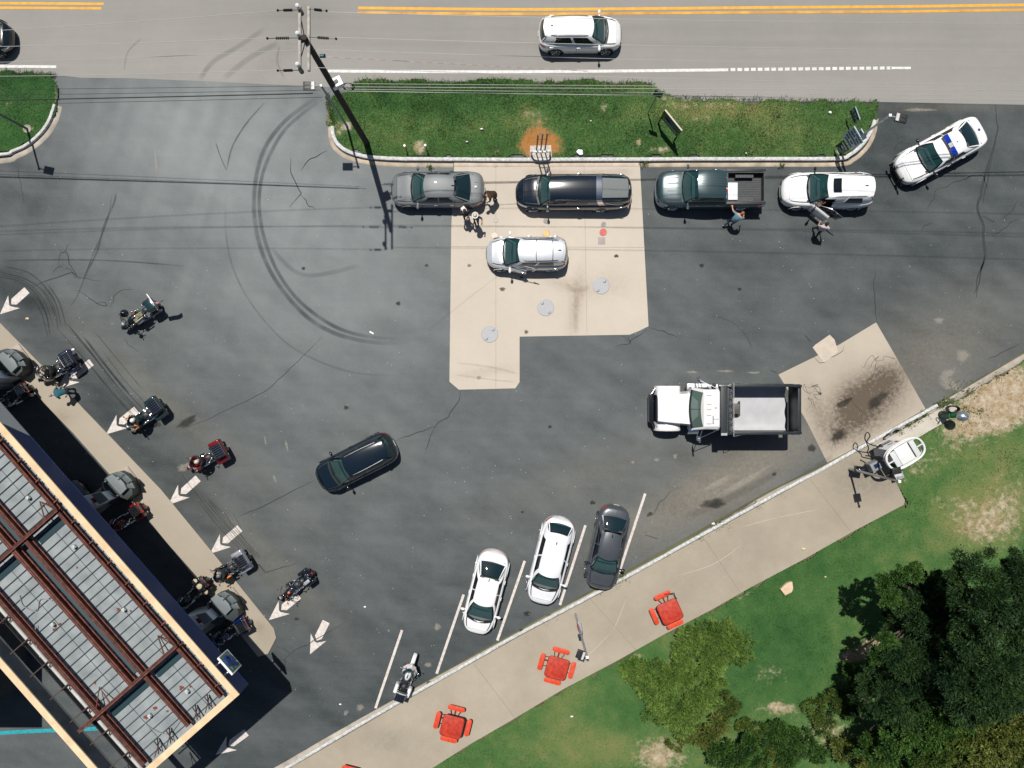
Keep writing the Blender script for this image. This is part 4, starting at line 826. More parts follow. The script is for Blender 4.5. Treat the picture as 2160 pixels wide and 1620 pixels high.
    if rails:
        for sd in (1, -1):
            r_ = MB(); r_.tube([roof(.08+.84*i/10, sd*.93)+Vector((0, 0, .045 if 0 < i < 10 else .0)) for i in range(11)], .016, 6); r_.build('roof_rail', M[rails], root)
        for u in crossbars:
            r_ = MB(); r_.tube([roof(u, v)+Vector((0, 0, .055)) for v in (-.93, -.4, .4, .93)], .016, 6); r_.build('roof_crossbar', M[rails], root)
    # interior
    it = MB(); it.box(((XC+XRB)/2, 0, .42), (XC-XRB-.1, W*.74, .05)); it.build('cabin_floor', M['seatd'], root)
    zs_ = belt-.38
    ds = MB(); ds.grid(lambda v, k: Vector((XC+.12*(1-v*v)-.42*k-.02, v*wid(XC)*.78, belt-.06-.03*k+(.05*math.sin(3.14*k)))), [-1+2*i/8 for i in range(9)], [0, .3, .6, 1]); ds.box((XC-.5, 0, belt-.26), (.16, W*.66, .30)); ds.build('dashboard', M['dash'], root)
    st = MB(); cx_ = XC-.62; st.tube([(cx_-.05+.05*math.sin(a), .38+.18*math.cos(a), belt-.02+.17*math.sin(a)) for a in [2*math.pi*i/16 for i in range(16)]], .014, 5, closed=True); st.build('steering_wheel', M['black'], root)
    rows = [XC-1.05]+([XC-1.95] if not bed or XRR < XC-2.2 else [])
    for r_i, sx in enumerate(rows):
        for yy in ((.38, -.38) if r_i == 0 else (0,)):
            sb_ = MB(); wdt = .5 if r_i == 0 else 1.25; sb_.box((sx+.05, yy, zs_), (.5, wdt, .16)); sb_.box((sx-.24, yy, zs_+.32), (.13, wdt*.92, .58), taper=.9)
            for hy in ((0,) if r_i == 0 else (-.4, .4)): sb_.box((sx-.29, yy+hy, zs_+.70), (.09, .24, .17))
            sb_.build('seat', M[seat], root, bevel=.03)
    if kind == 'sedan':
        ps = MB(); ps.box(((XRB+XRR)/2-.05, 0, belt-.03), (abs(XRB-XRR), W*.66, .04)); ps.build('parcel_shelf', M['seatd'], root)
    root['h'] = 0; del root['h']
    return root, dict(P=P, roof=roof, side=side, ws=ws, rg=rg, XC=XC, XRF=XRF, XRR=XRR, XRB=XRB, hL=hL, wid=wid, ztop=ztop, patch=patch, belt_=belt_, body=body, rf=rf)

PW = paint('white_car_paint', (.80, .80, .80)); PW2 = paint('pearl_white_paint', (.74, .75, .77)); PS = paint('silver_car_paint', (.58, .60, .63), .3, .35)
PG = mat('grey_car_paint', (.14, .152, .157), .5, .0, coat=.8); PK = paint('black_car_paint', (.006, .010, .014), 0, .15); PT = paint('dark_teal_paint', (.030, .060, .068), .2, .3)
PD = paint('charcoal_paint', (.075, .083, .095), .3, .32); PB = paint('blue_black_paint', (.004, .010, .018), 0, .16)

vehicle('suv', 'white compact suv driving right on the road under the yellow lines', 'car', (3.67, 18.86), 0, 4.5, 1.80, 1.60, PW, xc=.275, xrf=.12, xrr=-.40, xrb=-.465, rails='gloss', antenna=.88, dl='paint', trim='black')
vehicle('suv', 'near black suv cut off by the left edge on the road', 'car', (-29.35, 18.75), 0, 4.7, 1.85, 1.68, PK, xc=.26, xrf=.10, rails='chrome', pf=5)
r_, k_ = vehicle('sedan', 'grey sedan at the kerb with a dome antenna on its boot', 'car', (-4.0, 10.48), 180, 5.04, 1.88, 1.47, PG, kind='sedan', xc=.25, xrf=.115, xrr=-.175, xrb=-.345, deck=1.02, belt=.98, hood=.93, pf=8, pr=10, sidewin=((.13, .44), (.47, .78)), yr=.64, sidetrim='chrome', rim='darkrim', antenna=.96, wr=-.30, wf=.31)
b_ = MB(); q = k_['P'](-k_['hL']*.82, 1.0); b_.ell((q.x, -.02, q.z+.01), (.075, .075, .06), 12, 5, zmin=0.); b_.build('dome_antenna', M['white'], r_)
b_ = MB(); q = k_['P'](-k_['hL']*.82, .93); b_.box((q.x, -.28, q.z+.005), (.26, .03, .02)); b_.build('boot_badge', M['gloss'], r_)
# hearse
r_, k_ = vehicle('hearse', 'long black hearse with silver band and grey vinyl rear roof', 'hearse', (3.33, 10.33), 180, 6.28, 1.92, 1.58, PB, xc=.285, xrf=.20, xrr=-.445, xrb=-.475, pf=5, pr=9, belt=1.02, hood=.95, sidetrim='chrome', rim='chrome', wf=.345, wr=-.235, sidewin=((.07, .24), (.27, .50)), yr=.66, seat='seatl', rw=.36, dl='chrome', spoiler=False, mirror=M['chrome'], crown=.06)
VN = mat('grey_vinyl_roof', (.15, .165, .165), .75, nscale=30, namt=.2, bump=.3)
b_ = MB(); b_.grid(lambda u, v: k_['roof'](u, v)+Vector((0, 0, .012)), [.66+.33*i/6 for i in range(7)], [-.86+1.72*i/10 for i in range(11)]); b_.build('vinyl_roof', VN, r_)
b_ = MB(); b_.grid(lambda u, v: k_['roof'](u, v)+Vector((0, 0, .018)), [.585, .61, .635, .655], [-1+2*i/12 for i in range(13)])
for sd in (1, -1): b_.grid(lambda u, h: k_['side'](u+.07*h, h, sd, .014), [.585+.0, .61, .635, .655], [0, .2, .4, .6, .8, 1])
b_.build('silver_roof_band', M['chrome'], r_)
for sd in (1, -1):
    b_ = MB(); b_.tube([k_['side'](.72+.20*i/8, .35+.5*i/8+.1*math.sin(3.14*i/8), sd, .03) for i in range(9)], .012, 6); b_.build('landau_bar', M['chrome'], r_)
# pickup
r_, k_ = vehicle('pickup_truck', 'dark green pickup with black bed liner and a white box in the bed', 'pickup', (10.64, 10.46), 180, 5.80, 1.98, 1.90, PT, kind='pickup', xc=.255, xrf=.15, xrr=-.098, xrb=-.115, pf=9, pr=30, pe=.35, belt=1.22, hood=1.18, nose=1.0, deck=1.26, rw=.40, wf=.335, wr=-.30, rim='chrome', bed=(-.135, -.475), yr=.74, ridges=9, dl='chrome', mirror=M['chrome'], sidewin=((.17, .50), (.54, .90)), crown=.05, grille='chrome')
B0, B1 = -.135*5.8, -.475*5.8; bw = .77
b_ = MB(); b_.box(((B0+B1)/2, 0, .80), (B0-B1, 2*bw, .04))
for i in range(15): b_.box(((B0+B1)/2, -bw+.1+i*(2*bw-.2)/14, .83), (B0-B1-.04, .045, .025))
b_.box((B0-.02, 0, 1.03), (.04, 2*bw, .46)); b_.box((B1+.02, 0, 1.03), (.04, 2*bw, .46))
for sd in (1, -1): b_.box(((B0+B1)/2, sd*(bw+.0), 1.03), (B0-B1, .04, .46)); b_.box((WX if False else -.30*5.8, sd*(bw-.12), .95), (.95, .24, .28))
b_.build('bed_liner', mat('bed_liner_plastic', (.045, .05, .052), .6, nscale=8, namt=.3), r_)
b_ = MB()
for sd in (1, -1): b_.box(((B0+B1)/2, sd*(bw+.10), 1.275), (B0-B1+.1, .13, .03))
b_.build('bed_rail_caps', M['black'], r_, bevel=.01)
b_ = MB(); b_.box((-.099*5.8-.03, -.0+.30, 1.80), (.05, .22, .07)); b_.build('brake_light', M['red'], r_, bevel=.01)
b_ = MB(); b_.grid(lambda v, k: k_['P'](2.9*(.999-.16*abs(v)**3), .2+.35*k, 1 if v > 0 else -1, .03)*1 if abs(v) > .6 else Vector((2.9*(.999-.16*abs(v)**3)+.02+.03*k*(1-k)*4, v*.95, .45+.35*k)), [-1+i/8 for i in range(17)], [0, .25, .5, .75, 1]); b_.build('bumper', mat('pale_blue_chrome', (.42, .50, .56), .25, .6), r_)
b_ = MB(); b_.box((-2.9, 0, .55), (.16, 1.8, .18)); b_.build('rear_bumper', M['chrome'], r_, bevel=.04)
b_ = MB(); b_.box((0, 0, .16), (.5, .9, .32), taper=.92); b_.box((.0, 0, .335), (.52, .92, .04)); cb = b_.build('cooler_box', mat('white_cooler_plastic', (.72, .72, .76), .4), None, bevel=.03)
cb.location = (10.64-B0+.30, 10.46-.22, .85); tag(cb, 'white box lying behind the cab in the pickup bed', 'box')
# white suv with open driver's door
hx = .215*4.95-.12
r_, k_ = vehicle('suv', "white suv with a black sunroof and its driver's door standing open", 'car', (16.98, 10.42), 180, 4.95, 1.90, 1.68, PW, xc=.22, xrf=.06, xrr=-.39, xrb=-.472, rails='steel', sunroof=(.12, .30), belt=1.04, hood=1.0, nose=.72, door=(1, hx, hx-1.05), seat='seatd', antenna=.86, dl='chrome', mirror=M['gloss'], pf=5, yr=.66, grille='gloss', light=('lens', 'red'), wsbow=.18)
b_ = MB()
for i in range(11):
    f = lambda u, h: (k_['P'](hx-1.05*u, h, 1, .01)-Vector((hx, k_['wid'](hx)*1.0, 0)))
b_.grid(lambda u, h: k_['P'](hx-1.05*u, h, 1, .0)-Vector((hx, k_['wid'](hx), 0)), [i/8 for i in range(9)], [.09, .2, .34, .48, .6, .7, .78, .85])
b_.grid(lambda u, h: k_['P'](hx-1.05*u, h, 1, -.09)-Vector((hx, k_['wid'](hx), 0)), [i/8 for i in range(9)], [.09, .2, .34, .48, .6, .7, .78, .85], 1)
for uu in (0, 1): b_.grid(lambda h, o_: k_['P'](hx-1.05*uu, h, 1, -.09*o_)-Vector((hx, k_['wid'](hx), 0)), [.09, .2, .34, .48, .6, .7, .78, .85], [0, 1], 0)
b_.grid(lambda u, o_: k_['P'](hx-1.05*u, .85, 1, -.09*o_)-Vector((hx, k_['wid'](hx), 0)), [i/8 for i in range(9)], [0, 1], 0)
dr = b_.build('open_door', [PW, M['seatd']], r_, loc=(hx, k_['wid'](hx), 0)); dr.rotation_euler = (0, 0, R(-38))
b_ = MB(); O_ = Vector((hx, k_['wid'](hx), 0)); tp = [k_['side'](.10+.32*i/8, .12, 1, .0)-O_ for i in range(9)]
b_.tube([k_['side'](.03, .9, 1)-O_]+tp+[k_['side'](.44, .95, 1)-O_], .022, 6); b_.build('window_frame', M['chrome'], dr)
b_ = MB(); b_.grid(lambda u, h: k_['side'](u, h, 1, 0)-O_, [.10+.32*i/6 for i in range(7)], [.14, .4, .7, .98]); b_.build('door_glass', M['glassd'], dr)
b_ = MB(); b_.ell((-.12, .20, 1.14), (.08, .14, .09), 10, 6); b_.box((-.12, .04, 1.08), (.06, .2, .05)); b_.build('wing_mirror', M['gloss'], dr)
b_ = MB(); q = k_['side'](.47, .0, 1); q2 = k_['side'](.47, 1, 1); b_.tube([q, k_['side'](.47, .5, 1), q2], .03, 6); b_.build('door_pillar', PW, r_)
# silver suv, door ajar
hx7 = .25*4.42-.10
r_, k_ = vehicle('suv', 'silver suv with roof bars on the pale concrete pad', 'car', (.80, 7.03), 180, 4.42, 1.82, 1.66, PS, xc=.262, xrf=.085, xrr=-.41, xrb=-.47, rails='gloss', crossbars=(.40, .78), antenna=.93, seat='seatl', pf=4.6, pe=.4, belt=1.02, hood=.98, nose=.7, yr=.68, dl='chrome', sidetrim='chrome', mirror=PW, light=('lens', 'red'))
b_ = MB(); b_.grid(lambda u, h: k_['P'](hx7-.98*u, h, 1, .012)-Vector((hx7, k_['wid'](hx7), 0)), [i/8 for i in range(9)], [.09, .2, .34, .48, .6, .7, .78, .85]); b_.grid(lambda u, h: k_['P'](hx7-.98*u, h, 1, -.05)-Vector((hx7, k_['wid'](hx7), 0)), [i/8 for i in range(9)], [.09, .2, .34, .48, .6, .7, .78, .85], 1)
b_.grid(lambda h, o_: k_['P'](hx7-.98, h, 1, .012-.06*o_)-Vector((hx7, k_['wid'](hx7), 0)), [.09, .2, .34, .48, .6, .7, .78, .85], [0, 1], 0)
b_.grid(lambda u, o_: k_['P'](hx7-.98*u, .85, 1, .012-.06*o_)-Vector((hx7, k_['wid'](hx7), 0)), [i/8 for i in range(9)], [0, 1], 0)
dr = b_.build('open_door', [PS, M['seatd']], r_, loc=(hx7, k_['wid'](hx7), 0)); dr.rotation_euler = (0, 0, R(-12))
b_ = MB(); O_ = Vector((hx7, k_['wid'](hx7), 0)); b_.tube([k_['side'](.03, .9, 1)-O_]+[k_['side'](.10+.32*i/8, .12, 1, .0)-O_ for i in range(9)]+[k_['side'](.44, .95, 1)-O_], .022, 6); b_.build('window_frame', M['chrome'], dr)
b_ = MB(); q = k_['P'](hx7-.84, .66, 1, .04)-O_; b_.box(q, (.2, .03, .04)); b_.build('door_handle', M['chrome'], dr, bevel=.008)
# police sedan
r_, k_ = vehicle('police_car', 'white police sedan with a blue light bar and black push bumper', 'police car', (23.05, 12.55), 208.6, 5.04, 1.88, 1.48, PW, kind='sedan', xc=.25, xrf=.115, xrr=-.175, xrb=-.345, deck=1.03, belt=.98, hood=.93, pf=7, pr=9, sidewin=((.13, .44), (.47, .78)), antenna=None, rim='darkrim', mirror=M['gloss'], wr=-.30)
z0 = 1.50; b_ = MB(); b_.box((-.0, 0, z0+.06), (.30, 1.22, .09)); lb = b_.build('light_bar', M['gloss'], r_, bevel=.03)
for sd in (1, -1):
    b_ = MB(); b_.box((0, sd*.37, z0+.075), (.29, .42, .10)); b_.build('blue_lens', M['blue'], lb, bevel=.03)
b_ = MB(); b_.box((0, 0, z0+.08), (.22, .26, .10)); b_.build('white_lens', M['lens'], lb, bevel=.02)
b_ = MB(); q = k_['P'](-k_['hL']*.83, 1.0); b_.ell((q.x, 0, q.z), (.075, .075, .05), 12, 5, zmin=0.); b_.build('boot_antenna', mat('dark_blue_plastic', (.01, .02, .12), .3), r_)
b_ = MB(); q = k_['roof'](.72, 0); b_.cyl(q, q+Vector((0, 0, .05)), .025, n=8); b_.build('roof_antenna', M['black'], r_)
b_ = MB(); b_.box((2.62, 0, .62), (.06, 1.30, .18))
for sd in (1, -1): b_.box((2.58, sd*.35, .60), (.14, .09, .50)); b_.cyl((2.62, sd*.62, .45), (2.62, sd*.62, .85), .055, n=10)
b_.build('push_bumper', M['black'], r_, bevel=.02)
b_ = MB(); q = k_['P'](1.25, .84, 1); b_.tube([k_['P'](.9+1.25*i/6, .90-.07*i/6, 1, .004) for i in range(7)], .012, 5); b_.build('bonnet_stripe', PG, r_)
# black suv in the open lot
vehicle('suv', 'black suv with roof rails driving through the open middle of the lot', 'car', (-8.40, -4.22), 206.8, 4.6, 1.84, 1.66, PB, xc=.25, xrf=.08, xrr=-.37, xrb=-.455, rails='steel', antenna=.8, light=('lens', 'red'), pf=5.5, belt=1.0, mirror=PK, trim='black')
# three parked cars
vehicle('sedan', 'white sedan with a thin red boot light strip, nearest the white motorcycle', 'car', (-1.42, -11.22), 256.0, 4.66, 1.80, 1.44, PW, kind='sedan', xc=.275, xrf=.095, xrr=-.195, xrb=-.368, pf=5, pe=.42, pr=7, belt=.96, deck=1.03, hood=.88, lightstrip=True, antenna=.93, yr=.62, sidewin=((.14, .45), (.48, .84)), wsbow=.2)
vehicle('hatchback', 'white long roofed car parked between the white and charcoal sedans', 'car', (2.08, -9.52), 255.8, 4.86, 1.86, 1.48, PW2, kind='hatch', xc=.265, xrf=.125, xrr=-.33, xrb=-.425, pf=5, pe=.42, pr=7, belt=.98, hood=.88, deck=1.04, light=('lens', 'red'), antenna=.78, yr=.62, sidewin=((.12, .42), (.45, .80)), spoiler=False, wsbow=.2)
vehicle('sedan', 'charcoal sedan with its nose over the kerb beside the last bay line', 'car', (5.14, -8.80), 258.0, 4.66, 1.80, 1.46, PD, kind='sedan', xc=.25, xrf=.09, xrr=-.19, xrb=-.365, pf=5, pe=.4, pr=6, belt=1.0, deck=1.06, hood=.95, antenna=.88, yr=.60, sidewin=((.14, .45), (.48, .82)), dl='chrome', sidetrim='chrome', backglass='glassd', mirror=PK, wsbow=.2)
# dark car nosing out from beneath the canopy
vehicle('sedan', 'dark car waiting in the shade beneath the canopy edge', 'car', (-24.75, -7.0), 38.0, 4.5, 1.8, 1.45, PK, kind='sedan', xc=.27, xrf=.09, xrr=-.19, xrb=-.36, deck=1.0)

# ---------------------------------------------------------------- dump truck (local x forward)
def dump_truck():
    root = thing('dump_truck', 'white dump truck with a long open bed on the right of the lot', 'dump truck', (11.10, -1.30, 0), R(180))
    LW = paint('white_truck_paint', (.80, .78, .77))
    def tp(name, mb, m, bev=.03, parent=root, **k): return mb.build(name, m, parent, bevel=bev, **k)
    # hood as a loft from cab to nose
    b = MB()
    def hoodf(x, t):   # t in -1..1 across
        f = (x-1.75)/(3.42-1.75); w_ = .93-.18*f; zt = 1.88-.20*f-.10*max(0, f-.85)/.15; y = t*w_; return Vector((x, y, zt-.05*abs(t)**2-.75*max(0, abs(t)-.88)/.12))
    b.grid(hoodf, [1.62+1.80*i/10 for i in range(11)], [-1, -.98, -.94, -.9, -.86, -.6, -.3, 0, .3, .6, .86, .9, .94, .98, 1]); b.build('hood', LW, root)
    for sd in (1, -1):
        b = MB()
        def fen(u, v):
            a = math.pi*u; x = 2.75-.70*math.cos(a); zt = .62+.72*math.sin(a)**.7; y = sd*(.72+.48*v); return Vector((x, y, zt-.06*v**6-.1*(1-v)**2))
        b.grid(fen, [i/14 for i in range(15)], [0, .2, .4, .6, .8, .92, 1]); b.grid(lambda u, v: fen(u, 1)+Vector((0, 0, -.12*v)), [i/14 for i in range(15)], [0, 1]); b.build('fender', LW, root)
        b = MB(); b.box((3.36, sd*.86, 1.0), (.10, .26, .22)); tp('headlight', b, M['lens'], .02)
        b = MB(); b.cyl((1.12, sd*1.10, .75), (1.70, sd*1.10, .75), .30, n=20); tp('fuel_tank', b, M['chrome'], .02)
    b = MB(); b.box((3.42, 0, 1.15), (.06, 1.30, .80)); tp('grille', b, M['chrome'])
    b = MB(); b.prism([(3.62, -.8), (3.74, -.75), (3.74, .75), (3.62, .8), (3.36, 1.22), (3.28, 1.20), (3.50, .75), (3.50, -.75), (3.28, -1.20), (3.36, -1.22)], .45, .85); tp('bumper', b, M['gloss'])
    # cab
    b = MB(); x0, x1 = .52, 1.62; prof_ = [(-1.12, .9), (-1.12, 1.75), (-1.02, 2.55), (-.86, 2.72), (.86, 2.72), (1.02, 2.55), (1.12, 1.75), (1.12, .9)]
    vs = []
    for x in (x0, x0+.05, 1.15, 1.30, 1.72):
        for (y, z) in prof_:
            zz = z if x < 1.2 else (min(z, 2.66) if x < 1.5 else min(z, 1.80)); yy = y*(1 if z < 1.8 or x < 1.5 else 1.08); vs.append((x, yy, zz))
    n = 8; fs = [(i*n+j, i*n+j+1, (i+1)*n+j+1, (i+1)*n+j) for i in range(4) for j in range(n-1)]+[tuple(range(n)), tuple(range(4*n, 5*n))[::-1]]
    fs = [f for f in fs]
    b.add(vs, fs); tp('cab', b, LW, .05)
    b = MB(); b.grid(lambda v, k: Vector((1.34+.36*k+.13*(1-v*v), v*(.86+.14*k), 2.69-.80*k-.02*v*v)), [-1+2*i/10 for i in range(11)], [0, .25, .5, .75, 1]); b.build('windscreen', mat('truck_windscreen', (.08, .14, .12), .05, coat=1.), root)
    b = MB(); b.tube([(1.34+.36*k+.14, 0, 2.70-.80*k) for k in (0, 1)], .02, 5); b.tube([(1.72+.13*(1-v*v), v, 1.90) for v in [-1+.2*i for i in range(11)]], .05, 5); b.build('windscreen_divider', M['gloss'], root)
    for sd in (1, -1):
        b = MB(); b.prism([(.55, 1.80), (1.40, 1.80), (1.18, 2.48), (.60, 2.48)], 0, .02); m4 = Matrix(((1, 0, 0, 0), (0, 0, sd, sd*1.115), (0, 1, 0, 0), (0, 0, 0, 1)))
        b2 = MB(); b2.add([m4 @ Vector(p) for p in b.v], b.f, 0); b2.v = [(x, y-sd*.09*(z-1.8)/.7 if z > 1.8 else y, z) for x, y, z in b2.v]; b2.build('side_window', M['sideglass'], root)
        b = MB(); b.tube([(1.30, sd*1.1, 2.3), (1.42, sd*1.52, 2.3), (1.42, sd*1.52, 1.7), (1.30, sd*1.1, 1.7)], .02, 6); b.tube([(.55, sd*1.05, 2.5), (1.42, sd*1.5, 2.25)], .018, 6); b.box((1.42, sd*1.53, 2.0), (.06, .24, .42)); b.cyl((1.47, sd*1.62, 2.34), (1.40, sd*1.62, 2.34), .10, n=12); tp('wing_mirror', b, M['chrome'], .0)
    for yy in (-.72, -.28, 0, .28, .72):
        b = MB(); b.box((1.05, yy, 2.745), (.26, .055, .05), taper=.6); tp('marker_light', b, mat('marker_lens', (.5, .42, .30), .3) if yy == -.72 else bpy.data.materials['marker_lens'], .01)
    b = MB(); b.box((.72, -.10, 2.73), (.12, .08, .06)); b.tube([(.56, .48, 2.76), (.85, .48, 2.76)], .015, 6); b.cyl((.85, .30, 2.76), (.85, .72, 2.76), .035, n=8); tp('air_horn', b, M['steel'], 0)
    b = MB()
    b.cyl((.62, -1.24, 1.2), (.62, -1.24, 2.05), .12, n=14); b.tube([(.1, -1.22, 1.1), (.1, -1.22, 2.9), (-.02, -1.25, 3.05)], .075, 10); tp('exhaust_stack', b, M['chrome'], 0)
    b = MB(); b.box((1.2, -1.18, .95), (1.1, .30, .22)); b.box((.4, -1.16, 1.1), (.4, .26, .5)); tp('tool_box', b, LW)
    # frame and wheels
    b = MB(); b.box((-.2, 0, .72), (6.4, .86, .26)); b.box((3.0, 0, .6), (.5, 1.6, .12)); tp('chassis', b, M['black'], 0)
    for (x, dual) in ((2.75, 0), (-1.15, 1), (-2.45, 1)):
        for sd in (1, -1):
            b = MB(); wd = .52 if dual else .28; b.cyl((0, -wd/2, 0), (0, wd/2, 0), .52, n=28); y = sd*(.96 if dual else 1.05)
            w0 = b.build('wheel', M['tyre'], root, bevel=.05, loc=(x, y, .52)); b = MB(); b.cyl((0, sd*wd*.35, 0), (0, sd*(wd/2+.006), 0), .30, n=20); b.cyl((0, sd*wd*.35, 0), (0, sd*(wd/2+.07), 0), .11, n=12); b.build('rim', M['chrome'], w0)
    # dump box: open steel box
    DB = mat('black_painted_steel', (.018, .024, .028), .45, .2, nscale=3, namt=.3); X0, X1, HW, ZF, ZT = .12, -3.62, 1.24, 1.15, 2.55
    b = MB(); cx = (X0+X1)/2; lx = X0-X1
    for sd in (1, -1): b.box((cx, sd*(HW-.04), (ZF+ZT)/2), (lx, .08, ZT-ZF)); b.box((cx, sd*(HW-.02), ZT+.03), (lx, .14, .09))
    for i in range(7):
        for sd in (1, -1): b.box((X0-.3-i*.52, sd*(HW+.035), (ZF+ZT)/2), (.09, .07, ZT-ZF-.1))
    b.box((X0-.04, 0, (ZF+ZT)/2+.15), (.08, 2*HW-.1, ZT-ZF+.2)); tp('dump_box', b, DB, .012)
    b = MB(); b.box((X1-.02, 0, (ZF+ZT)/2-.08), (.09, 2*HW, ZT-ZF-.1)); b.box((X1-.04, 0, ZT-.12), (.16, 2*HW+.06, .12)); b.box((X1+.10, HW-.04, ZT+.02), (.4, .14, .10)); b.box((X1+.10, -HW+.04, ZT+.02), (.4, .14, .10)); tp('tailgate', b, DB, .012)
    b = MB(); b.grid(lambda u, v: Vector((X0-.1+(X1+.32-X0)*u+(.03*math.sin(9*v) if u > .95 else 0), v*(HW-.09), ZF+.03+.10*u*0+.12*abs(v)**8)), [i/20 for i in range(21)], [-1+2*i/16 for i in range(17)]); b.build('box_floor', mat('pale_plastic_liner', (.43, .43, .45), .45, nscale=1.5, namt=.12), root)
    b = MB(); b.prism([(X0-.05, -.30), (X0-.05, .30), (X0-.92, .26), (X0-.92, -.26)], ZF, ZF+.62); tp('hoist_housing', b, mat('weathered_steel', (.10, .10, .09), .7, nscale=3, namt=.4), .02)
    b = MB(); b.grid(lambda u, v: Vector((X0-.92-.22*u, v*.36+.03*math.sin(8*v), ZF+.05+.30*(1-u))), [0, .5, 1], [-1+2*i/12 for i in range(13)]); b.build('dirt_heap', mat('dark_soil', (.10, .09, .075), .9, nscale=8, namt=.4), root)
    b = MB(); b.box((X0+.19, 0, 2.70), (.30, 2*HW-.02, .10)); tp('tarp_cover', b, mat('black_tarp_housing', (.022, .026, .03), .5), .02)
    b = MB(); b.cyl((X0+.00, -HW, 2.74), (X0+.0, HW, 2.74), .045, n=10)
    b.grid(lambda u, v: Vector((X0-.04-.24*u, v*HW*.96, 2.72+.025*math.sin(v*60)*math.sin(u*9)+.02*math.sin(v*23))), [i/8 for i in range(9)], [-1+2*i/70 for i in range(71)]); b.build('rolled_tarp', mat('mesh_tarp', (.075, .08, .082), .5, nscale=26, col2=(.008, .009, .01)), root)
    b = MB(); b.tube([(X0-.30, -HW-.12, 2.80), (X0-.30, HW+.12, 2.80)], .02, 6); b.tube([(X0-.30, HW+.12, 2.80), (X0-1.4, HW+.05, 1.9)], .016, 6); b.tube([(X0-.30, -HW-.12, 2.80), (X0-1.4, -HW-.05, 1.9)], .016, 6); b.box((X0+.18, HW+.02, 2.74), (.30, .12, .10)); tp('tarp_bow', b, M['steel'], 0)
    b = MB(); b.box((X0+.34, 0, 1.8), (.05, 1.9, 1.7)); tp('headboard', b, DB)
dump_truck()

# ---------------------------------------------------------------- people
SKIN = mat('skin', (.42, .24, .16), .55); SKIN2 = mat('tanned_skin', (.36, .17, .11), .55)
def cloth(n, c): return mat(n, c, .85, nscale=14, namt=.25, bump=.4, bscale=30)
BASE = dict(pelvis=(0, 0, .95), belly=(.01, 0, 1.12), chest=(.02, 0, 1.34), neck=(.02, 0, 1.50), head=(.05, 0, 1.63), top=(.04, 0, 1.72),
            shL=(.01, .19, 1.43), elL=(.0, .27, 1.15), wrL=(.12, .26, .92), haL=(.17, .25, .86), shR=(.01, -.19, 1.43), elR=(.0, -.27, 1.15), wrR=(.12, -.26, .92), haR=(.17, -.25, .86),
            hiL=(0, .09, .92), knL=(.04, .11, .50), anL=(.0, .12, .09), toL=(.17, .14, .05), hiR=(0, -.09, .92), knR=(.04, -.11, .50), anR=(.0, -.12, .09), toR=(.17, -.14, .05))
EDG = [('pelvis', 'belly'), ('belly', 'chest'), ('chest', 'neck'), ('neck', 'head'), ('head', 'top'), ('chest', 'shL'), ('shL', 'elL'), ('elL', 'wrL'), ('wrL', 'haL'), ('chest', 'shR'), ('shR', 'elR'), ('elR', 'wrR'), ('wrR', 'haR'),
       ('pelvis', 'hiL'), ('hiL', 'knL'), ('knL', 'anL'), ('anL', 'toL'), ('pelvis', 'hiR'), ('hiR', 'knR'), ('knR', 'anR'), ('anR', 'toR')]
RAD = dict(pelvis=(.16, .12), belly=(.155, .115), chest=(.18, .13), neck=(.06, .06), head=(.095, .085), top=(.07, .06), sh=(.075, .075), el=(.047, .047), wr=(.032, .028), ha=(.042, .022), hi=(.10, .10), kn=(.062, .062), an=(.045, .045), to=(.045, .03))
